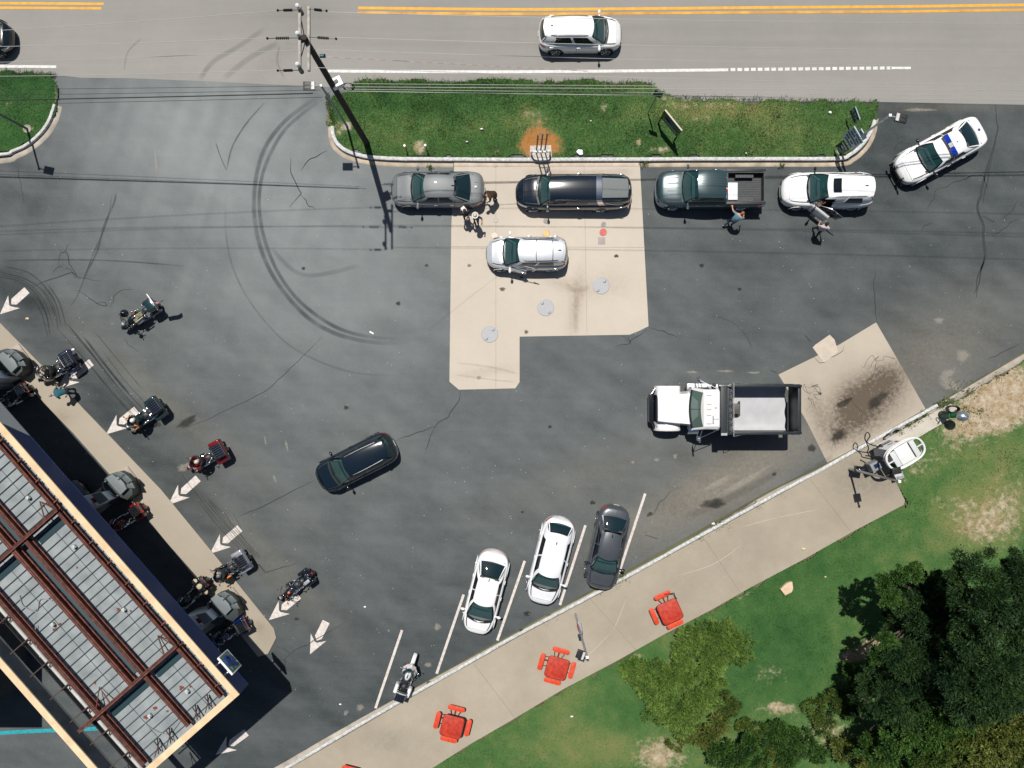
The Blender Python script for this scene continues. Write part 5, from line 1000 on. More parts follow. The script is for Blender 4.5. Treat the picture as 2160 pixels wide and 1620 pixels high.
def person(name, label, loc, ang, pose, shirt, trousers, hair=None, hat=None, sleeves=False, skin=SKIN, shoes=None, group=None, parent=None, bulk=1.0, face_to=(1, 0, 0), cat='person'):
    J = dict(BASE); J.update(pose); names = list(J); idx = {n: i for i, n in enumerate(names)}
    me = bpy.data.meshes.new('rig'); me.from_pydata([J[n] for n in names], [(idx[a], idx[b]) for a, b in EDG], [])
    o = bpy.data.objects.new('rig', me); C.objects.link(o); o.modifiers.new('skin', 'SKIN')
    for n, sv in zip(names, me.skin_vertices[0].data):
        k = n if n in RAD else n[:2]; r = RAD[k]; b_ = bulk if k in ('pelvis', 'belly', 'chest', 'sh', 'hi') else 1; sv.radius = (r[0]*b_, r[1]*b_); sv.use_root = (n == 'pelvis')
    sub = o.modifiers.new('sub', 'SUBSURF'); sub.levels = 1; sub.render_levels = 1
    dg = bpy.context.evaluated_depsgraph_get(); dg.update(); body = bpy.data.meshes.new_from_object(o.evaluated_get(dg)); bpy.data.objects.remove(o)
    bm = bmesh.new(); bm.from_mesh(body)
    def seg(p, a, b): a, b = Vector(a), Vector(b); d = b-a; t = max(0, min(1, (p-a).dot(d)/max(d.length_squared, 1e-6))); return (p-(a+d*t)).length, t
    RG = {('chest', 'neck'): 1, ('pelvis', 'belly'): 1, ('belly', 'chest'): 1, ('neck', 'head'): 0, ('head', 'top'): 0}
    for f in bm.faces:
        p = f.calc_center_median(); best = min(((seg(p, J[a], J[b])[0]/(RAD[a if a in RAD else a[:2]][0]), a, b, seg(p, J[a], J[b])[1]) for a, b in EDG)); _, a, b, t = best
        if (a, b) in RG: m = RG[(a, b)]; m = 0 if (a, b) == ('chest', 'neck') and t > .85 else (2 if (a, b) == ('pelvis', 'belly') and t < .25 else m)
        elif a[:2] in ('sh', 'ch'): m = 1 if (sleeves or t < .75 or a[:2] == 'ch') else 0
        elif a[:2] == 'el': m = 1 if sleeves and t < .9 else 0
        elif a[:2] == 'wr': m = 0
        elif a[:2] == 'an': m = 3
        else: m = 2
        f.material_index = m; f.smooth = True
    bm.to_mesh(body); bm.free()
    # face, ears and fingers are added to the same mesh
    ex = MB(); H_ = Vector(J['head']); up = (Vector(J['top'])-H_).normalized(); fw = Vector(face_to); fw = (fw-up*fw.dot(up)).normalized(); sdv = up.cross(fw)
    def at(f, s_, u): return H_+fw*f+sdv*s_+up*u
    ex.ell(at(.095, 0, -.01), (.018, .014, .022), 6, 5, 0)
    for s_ in (-1, 1): ex.ell(at(.0, s_*.085, 0), (.016, .012, .03), 6, 5, 0); ex.ell(at(.083, s_*.032, .022), (.010, .012, .008), 6, 4, 4)
    ex.ell(at(.088, 0, -.05), (.008, .024, .007), 6, 4, 5)
    for sd in ('L', 'R'):
        wv, hv = Vector(J['wr'+sd]), Vector(J['ha'+sd]); d = (hv-wv).normalized(); sx = d.cross(Vector((0, 0, 1))); sx = sx.normalized() if sx.length > .1 else Vector((0, 1, 0)); dn = sx.cross(d).normalized()*-1
        for k, ln in enumerate((.068, .078, .073, .058)):
            q = hv+sx*(-.030+.020*k); ex.tube([q-d*.01, q+d*ln*.45+dn*.006, q+d*ln*.85+dn*.026, q+d*ln+dn*.042], [.0095, .009, .008, .006], 6)
        q = hv+sx*-.036-d*.03; ex.tube([q, q-sx*.026+d*.028+dn*.008, q-sx*.034+d*.055+dn*.02], [.011, .010, .007], 6)
    n0 = len(body.vertices); V0 = [v.co[:] for v in body.vertices]+ex.v; F0 = [list(p.vertices) for p in body.polygons]+[[i+n0 for i in f] for f in ex.f]; MI = [p.material_index for p in body.polygons]+ex.m
    nm = bpy.data.meshes.new('body'); nm.from_pydata(V0, [], F0); nm.polygons.foreach_set('material_index', MI); nm.polygons.foreach_set('use_smooth', [True]*len(F0))
    for m in (skin, shirt, trousers, shoes or M['leather'], M['black'], SKIN2): nm.materials.append(m)
    root = thing(name, label, cat, loc, R(ang), group); bo = bpy.data.objects.new('body', nm); C.objects.link(bo); bo.parent = root
    if hair:
        h = MB(); hc = at(-.022, 0, .028)
        Mh = Matrix.Translation(hc) @ Matrix((( fw.x, sdv.x, up.x, 0), (fw.y, sdv.y, up.y, 0), (fw.z, sdv.z, up.z, 0), (0, 0, 0, 1)))
        h.ell((0, 0, 0), (.105, .096, .105), 12, 8, 0, Mh, zmin=-.45); h.build('hair', hair, root)
    if hat:
        kind, hm_ = hat; h = MB(); hc = at(-.005, 0, .045); Mh = Matrix.Translation(hc) @ Matrix((( fw.x, sdv.x, up.x, 0), (fw.y, sdv.y, up.y, 0), (fw.z, sdv.z, up.z, 0), (0, 0, 0, 1)))
        if kind == 'straw':
            h.ell((0, 0, .0), (.105, .095, .12), 14, 6, 0, Mh, zmin=0.); h.grid(lambda a, r: Mh @ Vector((r*math.cos(a), r*.95*math.sin(a), .01+.02*(r-.1)/.1)), [2*math.pi*i/20 for i in range(21)], [.09, .13, .185], 0); h.tube([Mh @ Vector((.107*math.cos(a), .098*math.sin(a), .02)) for a in [2*math.pi*i/16 for i in range(16)]], .012, 5, 1, True)
            h.build('straw_hat', [hm_, M['black']], root)
        elif kind == 'helmet':
            h.ell((0, 0, -.02), (.135, .12, .135), 14, 8, 0, Mh, zmin=-.5); h.build('helmet', hm_, root)
        elif kind == 'cap':
            h.ell((0, 0, -.005), (.108, .098, .085), 12, 6, 0, Mh, zmin=0.); h.grid(lambda a, r: Mh @ Vector((.06+r*math.cos(a), .075*math.sin(a), .0)), [-1.5+3*i/8 for i in range(9)], [.02, .12], 0); h.build('cap', hm_, root)
    return root
HAIR_G = mat('grey_hair', (.30, .29, .27), .8); HAIR_B = mat('brown_hair', (.05, .03, .02), .8); HAIR_K = mat('black_hair', (.012, .011, .010), .7); HAIR_R = mat('reddish_hair', (.28, .10, .05), .8)
# man bending forward behind the grey sedan
bend = dict(pelvis=(-.12, 0, .92), belly=(.02, 0, 1.05), chest=(.22, 0, 1.20), neck=(.36, .0, 1.29), head=(.47, 0, 1.33), top=(.56, 0, 1.36), shL=(.24, .19, 1.24), shR=(.24, -.19, 1.24), elL=(.30, .27, .98), wrL=(.42, .22, .80), haL=(.47, .20, .74), elR=(.32, -.26, .98), wrR=(.44, -.22, .82), haR=(.49, -.20, .77), hiL=(-.12, .09, .90), hiR=(-.12, -.09, .90), knL=(-.06, .12, .48), knR=(-.02, -.13, .48), anL=(-.14, .14, .09), toL=(.03, .15, .05), anR=(-.08, -.15, .09), toR=(.09, -.16, .05))
person('person', 'person in a dark brown coat stooping behind the grey sedan', px(1041, 420), 205, bend, cloth('dark_brown_cloth', (.045, .022, .010)), cloth('black_trousers', (.012, .012, .014)), hair=HAIR_K, sleeves=True, face_to=(.3, 0, -1), skin=SKIN2, bulk=1.15)
person('person', 'person in dark clothes with a pale paper at the rear of the grey sedan', px(985, 462), 110, dict(elL=(.06, .26, 1.16), wrL=(.26, .16, 1.10), haL=(.33, .12, 1.10), elR=(.06, -.26, 1.16), wrR=(.27, -.12, 1.08), haR=(.34, -.08, 1.08), head=(.08, 0, 1.62), top=(.11, 0, 1.71)), cloth('navy_cloth', (.010, .018, .035)), cloth('black_trousers_b', (.010, .010, .012)), hair=HAIR_B, sleeves=True, skin=SKIN2)
pp = MB(); pp.box((0, 0, 0), (.30, .21, .012)); q = px(987, 452, 1.1); po = pp.build('paper', M['white'], None, loc=q); po.rotation_euler = (.2, 0, R(-55)); po.location = px(985, 462)+Vector((-.10, .26, 1.12)); tag(po, 'pale paper held by the dark dressed person', 'paper')
person('person', 'person in a wide straw hat and blue shirt behind the grey sedan', px(1006, 468), 250, dict(elL=(-.02, .34, 1.20), wrL=(.16, .40, 1.12), haL=(.22, .41, 1.10), elR=(.0, -.36, 1.2), wrR=(.20, -.42, 1.1), haR=(.27, -.43, 1.08), knL=(.10, .12, .5), anL=(.12, .13, .09), toL=(.28, .15, .05)), cloth('blue_shirt', (.03, .06, .13)), cloth('dark_jeans', (.015, .02, .035)), hair=HAIR_G, hat=('straw', mat('straw', (.62, .58, .50), .8, nscale=30, namt=.2)), skin=SKIN, bulk=1.1)
# man in light blue shirt at the pickup bed
person('person', 'man in a light blue shirt leaning beside the pickup bed', px(1538, 472), 48, dict(pelvis=(-.05, 0, .93), chest=(.16, 0, 1.28), neck=(.22, 0, 1.42), head=(.33, -.04, 1.50), top=(.37, -.05, 1.59), shL=(.14, .20, 1.37), shR=(.16, -.20, 1.34), elL=(.20, .40, 1.22), wrL=(.32, .56, 1.22), haL=(.37, .60, 1.22), elR=(.32, -.30, 1.12), wrR=(.44, -.22, 1.0), haR=(.50, -.2, .98), knL=(-.05, .12, .5), anL=(-.38, .14, .12), toL=(-.30, .2, .05), hiL=(-.05, .09, .9), hiR=(-.05, -.09, .9)), cloth('light_blue_shirt', (.16, .29, .36)), cloth('navy_shorts', (.02, .045, .075)), hair=HAIR_R, skin=mat('sunburnt_skin', (.55, .25, .16), .5), bulk=1.15, shoes=mat('tan_shoes', (.5, .42, .28), .7))
person('person', 'person in a pale patterned top walking beside the white suv with the open door', px(1716, 492), 75, dict(pelvis=(-.03, 0, .93), chest=(.10, 0, 1.3), neck=(.14, 0, 1.44), head=(.20, 0, 1.55), top=(.22, 0, 1.64), elL=(.10, .27, 1.14), wrL=(.30, .20, 1.06), haL=(.36, .18, 1.06), elR=(.16, -.26, 1.14), wrR=(.36, -.16, 1.08), haR=(.42, -.14, 1.08), knL=(.2, .1, .52), anL=(.2, .12, .09), toL=(.36, .13, .05), knR=(-.05, -.1, .48), anR=(-.28, -.12, .14), toR=(-.14, -.13, .05)), cloth('pale_pattern_top', (.50, .46, .48)), cloth('black_skirt', (.014, .014, .018)), hair=HAIR_K, skin=SKIN, bulk=1.1)
person('person', 'person in black sitting sideways in the open driver seat of the white suv', (16.98-.35, 10.42-.50, .28), 215, dict(pelvis=(-.1, 0, .42), belly=(-.12, 0, .58), chest=(-.10, 0, .82), neck=(-.08, 0, .97), head=(-.04, 0, 1.08), top=(-.04, 0, 1.16), shL=(-.08, .18, .92), shR=(-.08, -.18, .92), elL=(.08, .25, .70), wrL=(.30, .20, .66), haL=(.37, .19, .66), elR=(.06, -.26, .70), wrR=(.28, -.2, .62), haR=(.34, -.19, .6), hiL=(-.08, .1, .40), hiR=(-.08, -.1, .40), knL=(.36, .14, .44), knR=(.36, -.12, .44), anL=(.42, .15, .06), toL=(.56, .16, .03), anR=(.42, -.13, .06), toR=(.56, -.14, .03)), cloth('black_shirt', (.02, .012, .012)), cloth('tan_trousers', (.35, .27, .18)), hair=HAIR_R, skin=SKIN2)
person('person', 'person in a teal top bending beside the black motorcycle at the arrow', px(158, 826), 200, dict(bend, elR=(.3, -.34, .98), wrR=(.36, -.30, .76)), cloth('teal_shirt', (.015, .10, .14)), cloth('dark_trousers_c', (.02, .02, .025)), hair=HAIR_G, skin=SKIN, face_to=(.3, 0, -1), bulk=1.1)

# ---------------------------------------------------------------- motorcycles (local x forward)
RIDE = dict(pelvis=(0, 0, .80), belly=(.02, 0, .96), chest=(.08, 0, 1.17), neck=(.11, 0, 1.33), head=(.15, 0, 1.45), top=(.15, 0, 1.54), shL=(.08, .20, 1.26), shR=(.08, -.20, 1.26), elL=(.26, .36, 1.06), elR=(.26, -.36, 1.06), wrL=(.52, .38, 1.02), wrR=(.52, -.38, 1.02), haL=(.58, .38, 1.03), haR=(.58, -.38, 1.03),
            hiL=(.03, .11, .78), hiR=(.03, -.11, .78), knL=(.42, .26, .66), knR=(.42, -.26, .66), anL=(.28, .30, .30), anR=(.28, -.30, .30), toL=(.45, .33, .24), toR=(.45, -.33, .24))
def motorcycle(label, c, ang, pt, fairing='batwing', pack=True, bags=True, rack=True, extra=None, ft=None, packmat=None, chromey=True, seatm='leather', group='motorcycles around the forecourt', lean=0, packz=0., wide=1.0):
    root = thing('motorcycle', label, 'motorcycle', (c[0], c[1], 0), R(ang), group); CH = M['chrome'] if chromey else M['gloss']; pk = packmat or pt
    for x, r, wd, nm in ((.86, .34, .13, 'front_wheel'), (-.80, .33, .18, 'rear_wheel')):
        b = MB(); b.tube([(r-.05)*Vector((math.cos(a), 0, math.sin(a))) for a in [2*math.pi*i/24 for i in range(24)]], wd/2*.95, 8, closed=True); w0 = b.build(nm, M['tyre'], root, loc=(x, 0, r+.01))
        b = MB(); b.cyl((0, -.05, 0), (0, .05, 0), r*.62, n=18)
        for k in range(9): a = 2*math.pi*k/9; b.tube([(0, 0, 0), ((r-.09)*math.cos(a), .02, (r-.09)*math.sin(a))], .012, 4)
        b.build('rim', CH, w0)
    def fend(x, r, w_, a0, a1, nm, m):
        b = MB(); b.grid(lambda a, v: Vector((x+(r+.03*(1-v*v))*math.cos(a), v*w_/2, r*.0+.35+(r+.03*(1-v*v))*math.sin(a))), [R(a0+(a1-a0)*i/12) for i in range(13)], [-1, -.8, -.4, 0, .4, .8, 1]); b.build(nm, m, root)
    fend(.86, .38, .20, 10, 175, 'front_fender', ft or pt); fend(-.80, .38, .26, 5, 195, 'rear_fender', pt)
    b = MB(); b.box((.08, 0, .42), (.50, .34, .34)); b.cyl((.18, 0, .45), (.34, 0, .80), .10, n=12); b.cyl((.02, 0, .45), (-.14, 0, .80), .10, n=12)
    for k in range(5): b.cyl((.20+.032*k, 0, .52+.06*k), (.205+.032*k, 0, .535+.06*k), .125, n=12); b.cyl((.0-.032*k, 0, .52+.06*k), (-.005-.032*k, 0, .535+.06*k), .125, n=12)
    b.cyl((.05, -.24, .42), (.05, .24, .42), .14, n=14); b.build('engine', CH, root)
    b = MB()
    for sd in (1, -1): b.tube([(1.0-.14, sd*.10, .36), (.66, sd*.10, .85), (.58, sd*.10, 1.0)], .03, 7)
    b.build('fork', CH, root)
    b = MB(); b.ell((.24, 0, .86), (.36, .17, .15), 16, 8); b.ell((.30, .02, .99), (.07, .06, .03), 8, 4); b.build('fuel_tank', pt, root)
    b = MB(); b.box((.24, 0, 1.0), (.36, .07, .02)); b.build('tank_console', CH, root, bevel=.008)
    b = MB(); b.ell((-.16, 0, .76), (.26, .19, .09), 14, 7); b.ell((-.52, 0, .82), (.20, .16, .09), 14, 7); b.box((-.36, 0, .82), (.08, .26, .12)); b.build('seat', M[seatm] if isinstance(seatm, str) else seatm, root)
    for sd in (1, -1):
        b = MB(); b.tube([(.16, sd*.20, .50), (.30, sd*.24, .36), (.0, sd*.26, .28), (-1.08, sd*.30, .30)], [.03, .032, .045, .055], 8); b.build('exhaust_pipe', CH, root)
        b = MB(); b.box((.32, sd*.33, .30), (.34, .13, .03)); b.build('footboard', M['black'], root, bevel=.01)
        b = MB(); b.tube([(.60, sd*.02, 1.02), (.60, sd*.22, 1.10), (.46, sd*.40, 1.04)], .016, 6); b.tube([(.50, sd*.36, 1.05), (.36, sd*.43, 1.03)], .024, 6, 1); b.build('handlebar', [CH, M['black']], root)
        b = MB(); b.tube([(.56, sd*.34, 1.08), (.60, sd*.44, 1.20)], .009, 5); b.ell((.60, sd*.47, 1.22), (.03, .07, .045), 8, 5); b.build('mirror', CH, root)
        b = MB(); b.ell((.70, sd*.24, .86), (.045, .045, .045), 8, 6); b.build('turn_signal', M['amber'], root)
        if bags: b = MB(); b.box((-.78, sd*(.36+.10*(wide-1)/.25), .58), (.58+.1*(wide-1)*4, .22*wide, .36), taper=.88); b.build('saddlebag', pk, root, bevel=.08, seg=3)
        b = MB(); b.tube([(.10, sd*.26, .36), (.40, sd*.30, .40), (.42, sd*.30, .66), (.34, sd*.24, .70)], .018, 6); b.build('crash_bar', CH, root)
    b = MB(); b.ell((.80, 0, .98), (.09, .10, .10), 12, 8); b.build('headlight', M['lens'], root)
    if fairing == 'batwing':
        b = MB(); b.grid(lambda v, k: Vector((.82-.34*abs(v)**1.7-.10*k, v*.43*(1-.16*k), .84+.40*k-.10*abs(v)*k)), [-1+2*i/16 for i in range(17)], [0, .15, .4, .7, 1]); b.grid(lambda v, k: Vector((.79-.34*abs(v)**1.7-.10-.12*k, v*.36, 1.24-.10*abs(v)-.10*k)), [-1+2*i/16 for i in range(17)], [0, 1]); b.build('fairing', pt, root)
        b = MB(); b.grid(lambda v, k: Vector((.72-.30*abs(v)**1.8-.12*k, v*.33*(1-.1*k), 1.24+.18*k)), [-1+2*i/10 for i in range(11)], [0, .5, 1]); b.build('windshield', M['glassd'], root)
        b = MB(); b.box((.58, 0, 1.08), (.10, .5, .16)); b.cyl((.52, .12, 1.1), (.51, .12, 1.1), .05, n=10); b.build('dash_panel', M['gloss'], root)
    elif fairing == 'shield':
        b = MB(); b.grid(lambda v, k: Vector((.80-.26*abs(v)**1.8-.20*k, v*.46*(1-.15*k**2), .90+.62*k)), [-1+2*i/12 for i in range(13)], [0, .3, .6, 1]); b.build('windshield', mat('smoked_windshield', (.01, .03, .035), .08, alpha=.8, coat=1.) if 'smoked_windshield' not in bpy.data.materials else bpy.data.materials['smoked_windshield'], root)
    if pack:
        z = packz; b = MB(); b.box((-.98, 0, .98+z), (.46*wide, .60*wide, .34), taper=.88); p_ = b.build('luggage_case', pk, root, bevel=.09, seg=3); b = MB(); b.box((-.70, 0, 1.0+z), (.09, .50, .26)); b.build('backrest', M['leather'], p_, bevel=.03)
        if rack:
            b = MB(); b.box((-.98, 0, 1.158+z), (.41*wide, .53*wide, .02)); b.build('case_lid', M['gloss'], p_, bevel=.008); b = MB()
            for k in range(6): y = (-.22+.088*k)*wide; b.tube([(-.98-.19*wide, y, 1.185+z), (-.98+.19*wide, y, 1.185+z)], .012, 5)
            b.tube([(-.98+sx*.2*wide, sy*.26*wide, 1.19+z) for sx, sy in ((-1, -1), (1, -1), (1, 1), (-1, 1))], .016, 6, closed=True); b.build('luggage_rack', M['chrome'], p_)
        for sd in (1, -1): b = MB(); b.box((-1.20, sd*.22, .90+z), (.04, .12, .05)); b.build('taillight', M['red'], p_)
    else:
        b = MB(); b.ell((-1.16, 0, .62), (.04, .07, .05), 8, 6); b.build('taillight', M['red'], root)
    for sd in (1, -1):
        b = MB(); b.ell((.16, sd*.27, .52), (.22, .09, .16), 10, 6); b.build('engine_guard', CH if sd > 0 else M['gloss'], root)
        if wide > 1:
            b = MB(); b.ell((-.68, sd*.33, .98), (.16, .10, .10), 10, 6); b.build('armrest_speaker', M['gloss'], root)
            b = MB(); b.ell((.46, sd*.30, .72), (.20, .11, .22), 10, 7); b.build('lower_fairing', pt, root)
    rs = random.Random(int(c[0]*77+c[1]*13)); b = MB()
    for sd in (1, -1):
        b = MB(); P_ = [(-.55+.16*k+rs.uniform(-.05, .05), sd*rs.uniform(.14, .33), rs.uniform(.62, .98)) for k in range(8)]; b.tube(P_, .016, 5)
        for p in P_: b.ell(p, (rs.uniform(.025, .05),)*3, 7, 5)
        b.build('chrome_fitting', CH, root)
    if extra: extra(root)
    return root
BK = mat('black_gloss_motorcycle_paint', (.010, .012, .016), .12, coat=1.); BR = mat('deep_red_motorcycle_paint', (.15, .004, .007), .18, coat=1.); BW = mat('white_motorcycle_paint', (.68, .69, .70), .3, coat=.6); BS = mat('silver_motorcycle_paint', (.50, .51, .58), .25, .6, coat=1.); BB = mat('blue_motorcycle_paint', (.004, .012, .07), .15, coat=1.); BT = mat('dark_teal_motorcycle_paint', (.010, .028, .034), .18, coat=1.)
KH = mat('khaki_pack_cloth', (.24, .24, .16), .85, nscale=12, col2=(.08, .09, .05)); OR = mat('orange_cloth', (.75, .20, .03), .8); TN = mat('tan_plastic', (.42, .34, .24), .7)
def centre(fr, rr, z=.8): a = px(*fr, z); b = px(*rr, z); d = a-b; return ((a+b)/2, math.degrees(math.atan2(d.y, d.x)))
def ex305(root):
    b = MB(); b.box((-1.22, 0, 1.22), (.05, 1.02, .05)); b.box((-1.20, 0, 1.05), (.03, .06, .3)); b.build('white_rear_bar', M['white'], root, bevel=.015)
    b = MB(); b.box((-.95, .0, 1.0), (.52, .74, .38), taper=.85); b.build('luggage_case', BT, root, bevel=.06)
    b = MB(); b.box((-.15, .10, .96), (.42, .26, .18)); b.box((.12, .22, .98), (.22, .18, .16)); b.build('camouflage_bag', KH, root, bevel=.05)
    b = MB(); b.ell((.03, -.12, 1.0), (.06, .06, .06), 8, 6); b.build('red_reflector', M['red'], root)
    b = MB(); b.tube([(.2, .32, 1.0), (-.28, .30, 1.02)], .04, 6); b.build('tan_roll', TN, root)
    b = MB(); b.ell((.62, .30, 1.12), (.12, .12, .11), 12, 8); b.build('speaker_pod', M['gloss'], root)
    b = MB(); b.ell((.42, -.42, 1.02), (.22, .22, .2), 12, 8); b.build('hanging_helmet', M['gloss'], root)
cc, an = centre((250, 694), (330, 638)); motorcycle('black motorcycle with a white rear bar, a camouflage bag and a flag behind', cc, an, BK, fairing='shield', pack=False, extra=ex305)
fl = MB(); fq = px(318, 640, 1.6); fl.cyl((0, 0, -.7), (0, 0, .22), .012, n=6); fo = thing('flag', 'small red and white striped flag flying behind the motorcycle with the white bar', 'flag', (fq.x, fq.y, 1.6)); fl.build('pole', M['chrome'], fo)
fl = MB()
for k in range(7): fl.grid(lambda u, v: Vector((.78*u, .07*math.sin(u*7+1)*u+.10*(v*7-3.5)/3.5*.5-.02, .18-.36*v+.05*math.sin(u*9))), [i/10 for i in range(11)], [k/7, (k+1)/7], k % 2)
fl.grid(lambda u, v: Vector((.28*u, .07*math.sin(u*.28/.78*7+1)*u*.28/.78+.10*(v*4-3.5)/3.5*.5-.012, .185-.36*v*4/7+.01)), [i/4 for i in range(5)], [0, .5, 1], 2)
fl.build('cloth', [mat('flag_red', (.55, .04, .06), .7), M['white'], mat('flag_blue', (.02, .05, .2), .7)], fo).rotation_euler = (0, 0, R(12))
cc, an = centre((72, 806), (158, 752)); motorcycle('black and blue touring motorcycle across the tail of the second arrow', cc, an, BK, wide=1.3, fairing='shield', packmat=mat('blue_black_case', (.006, .012, .05), .12, coat=1.))
person('motorcycle_rider', 'rider in black with a black helmet on the black and blue motorcycle', (cc.x+.05, cc.y+.02, 0), an, RIDE, cloth('black_riding_jacket', (.015, .02, .022)), cloth('black_riding_trousers', (.012, .012, .014)), hat=('helmet', mat('matt_black_helmet', (.03, .035, .04), .4)), sleeves=True, skin=SKIN, group='motorcycle riders', cat='rider')
def ex298(root):
    b = MB(); b.box((.66, .22, 1.02), (.16, .34, .14)); b.build('khaki_handlebar_bag', KH, root, bevel=.04); b = MB(); b.box((.40, .22, 1.06), (.20, .14, .08)); b.build('orange_pouch', OR, root, bevel=.03)
cc, an = centre((262, 908), (338, 852)); motorcycle('dark teal touring motorcycle with an orange pouch on the third arrow', cc, an, BT, extra=ex298, wide=1.35)
person('motorcycle_rider', 'rider with a white helmet and one orange sleeve on the dark teal motorcycle', (cc.x-.05, cc.y-.05, 0), an, RIDE, cloth('dark_green_vest', (.012, .03, .028)), cloth('dark_riding_jeans', (.015, .02, .03)), hat=('helmet', M['white']), sleeves=False, skin=mat('orange_sleeve_arm', (.62, .22, .08), .6), group='motorcycle riders', cat='rider')
cc, an = centre((388, 992), (475, 945)); motorcycle('deep red touring motorcycle above the fourth arrow', cc, an, BR, wide=1.35)
person('motorcycle_rider', 'rider in black with a beige helmet on the deep red motorcycle', (cc.x, cc.y, 0), an, RIDE, cloth('black_leather_vest', (.02, .02, .024)), cloth('blue_riding_jeans', (.02, .03, .05)), hat=('helmet', mat('beige_helmet', (.55, .46, .38), .4)), sleeves=True, skin=SKIN, group='motorcycle riders', cat='rider')
def ex482(root):
    b = MB(); b.tube([(.30, .34, .92), (-.05, .34, .95)], .05, 6); b.build('orange_roll', OR, root)
cc, an = centre((442, 1226), (520, 1178)); motorcycle('silver cased motorcycle on the concrete strip below the fifth arrow', cc, an, BK, packmat=BS, extra=ex482, wide=1.3)
person('motorcycle_rider', 'rider in black with a grey helmet on the silver cased motorcycle', (cc.x-.1, cc.y-.06, 0), an, RIDE, cloth('charcoal_riding_jacket', (.02, .028, .03)), cloth('black_riding_jeans', (.013, .014, .018)), hat=('helmet', mat('grey_helmet', (.14, .16, .17), .35)), sleeves=True, skin=SKIN, group='motorcycle riders', cat='rider')
def ex617(root):
    b = MB()
    for k in range(4): b.box((-.95-.08*(k % 2), -.15+.1*k, .98), (.10, .08, .06))
    b.build('chrome_trim', M['chrome'], root, bevel=.01); b = MB(); b.box((-.78, .20, .97), (.34, .18, .05)); b.build('grey_bag_lid', M['grey'], root, bevel=.02); b = MB(); b.ell((.30, .05, 1.02), (.09, .07, .05), 8, 6); b.build('red_tank_cap', mat('red_orange_paint', (.6, .12, .06), .3), root)
cc, an = centre((585, 1266), (655, 1212)); motorcycle('chrome heavy motorcycle with a black windshield, no rider, over the sixth arrow', cc, an, BK, fairing='shield', pack=False, extra=ex617)
cc, an = centre((876, 1382), (841, 1478)); motorcycle('white touring motorcycle parked at the kerb between two bay lines', cc, an, BW, rack=True)
# in the shade of the canopy
cc, an = centre((232, 1118), (288, 1078)); motorcycle('dark red motorcycle in the shade below the middle pump', cc, an, BR, chromey=True, group='motorcycles in the canopy shade')
cc, an = centre((452, 1352), (508, 1322)); motorcycle('blue motorcycle in the shade beside the lowest pump', cc, an, BB, group='motorcycles in the canopy shade')
def ex400(root):
    for p in ((-.75, .40, .80), (-.75, -.40, .80), (-.95, 0, 1.20)): b = MB(); b.ell(p, (.17, .15, .06), 10, 5); b.build('tan_bag_lid', TN, root)
cc, an = centre((378, 1282), (424, 1236)); motorcycle('motorcycle with tan bag lids in the shade above the lowest pump', cc, an, BT, extra=ex400, group='motorcycles in the canopy shade')
cc, an = centre((-8, 858), (44, 826)); motorcycle('dark motorcycle in the shade at the left edge of the photo', cc, an, BK, group='motorcycles in the canopy shade')

# ---------------------------------------------------------------- fuel canopy (local x along the long edge, -y across)
ZC = 5.9; cc0 = px(505, 1465, ZC); can = thing('fuel_canopy', 'open topped fuel station canopy with grey deck, rust beams and blue fascia', 'canopy', (cc0.x, cc0.y, 0), R(-48.7))
LN, WD, ZD, RW = 25.0, 7.55, 5.05, .32
M['rim'] = M['rim']
RIM = mat('weathered_tan_coping', (.74, .56, .36), .8, nscale=1.6, detail=9, col2=(.58, .42, .25), bump=.2); BLUE = mat('blue_fascia', (.002, .015, .075), .4, nscale=1, namt=.1); GWH = mat('grey_white_fascia', (.34, .37, .38), .5)
DECK = mat('galvanised_deck', (.285, .31, .32), .6, .0, nscale=1.4, detail=9, col2=(.18, .205, .215), bump=.15); RUST = mat('rusty_steel_beam', (.20, .060, .036), .8, nscale=5, col2=(.060, .020, .014), bump=.4); RUSTO = mat('orange_rust', (.42, .17, .06), .85, nscale=4, col2=(.25, .07, .02)); DSEAM = mat('deck_seam', (.04, .06, .07), .7)
b = MB()
b.box((-LN/2, -RW/2, ZC-.03), (LN, RW, .06)); b.box((-LN/2, -WD+RW/2, ZC-.03), (LN, RW, .06)); b.box((-RW/2, -WD/2, ZC-.028), (RW, WD-2*RW-.01, .06)); b.build('coping', RIM, can)
b = MB()
b.add([(-16.8, .0, ZC-.06), (0.0, .0, ZC-.06), (0.0, .0, 4.78), (-15.9, .0, 4.78)], [(0, 3, 2, 1)], 0); b.add([(-LN, .0, ZC-.06), (-16.8, .0, ZC-.06), (-15.9, .0, 4.78), (-LN, .0, 4.78)], [(0, 3, 2, 1)], 1)
b.add([(0, 0, ZC-.06), (0, -WD, ZC-.06), (0, -WD, 4.78), (0, 0, 4.78)], [(0, 3, 2, 1)], 0); b.add([(0, -WD, ZC-.06), (-LN, -WD, ZC-.06), (-LN, -WD, 4.78), (0, -WD, 4.78)], [(0, 3, 2, 1)], 0)
b.box((-LN/2, -.05, 4.76), (LN, .12, .03)); b.box((-LN/2, -WD+.05, 4.76), (LN, .12, .03)); b.box((-.05, -WD/2, 4.762), (.12, WD-.3, .03))
b.build('fascia', [BLUE, GWH], can)
b = MB()
b.box((-LN/2, -.13, (ZC+4.8)/2-.05), (LN-.3, .03, ZC-4.9)); b.box((-LN/2, -WD+.13, (ZC+4.8)/2-.05), (LN-.3, .03, ZC-4.9)); b.box((-.13, -WD/2, (ZC+4.8)/2-.05), (.03, WD-.4, ZC-4.9)); b.build('fascia_backing', DECK, can)
b = MB(); VD = 6.35
b.box((-LN/2, -(.14+VD)/2, ZD-.02), (LN-.3, VD-.14, .04)); b.build('deck', DECK, can)
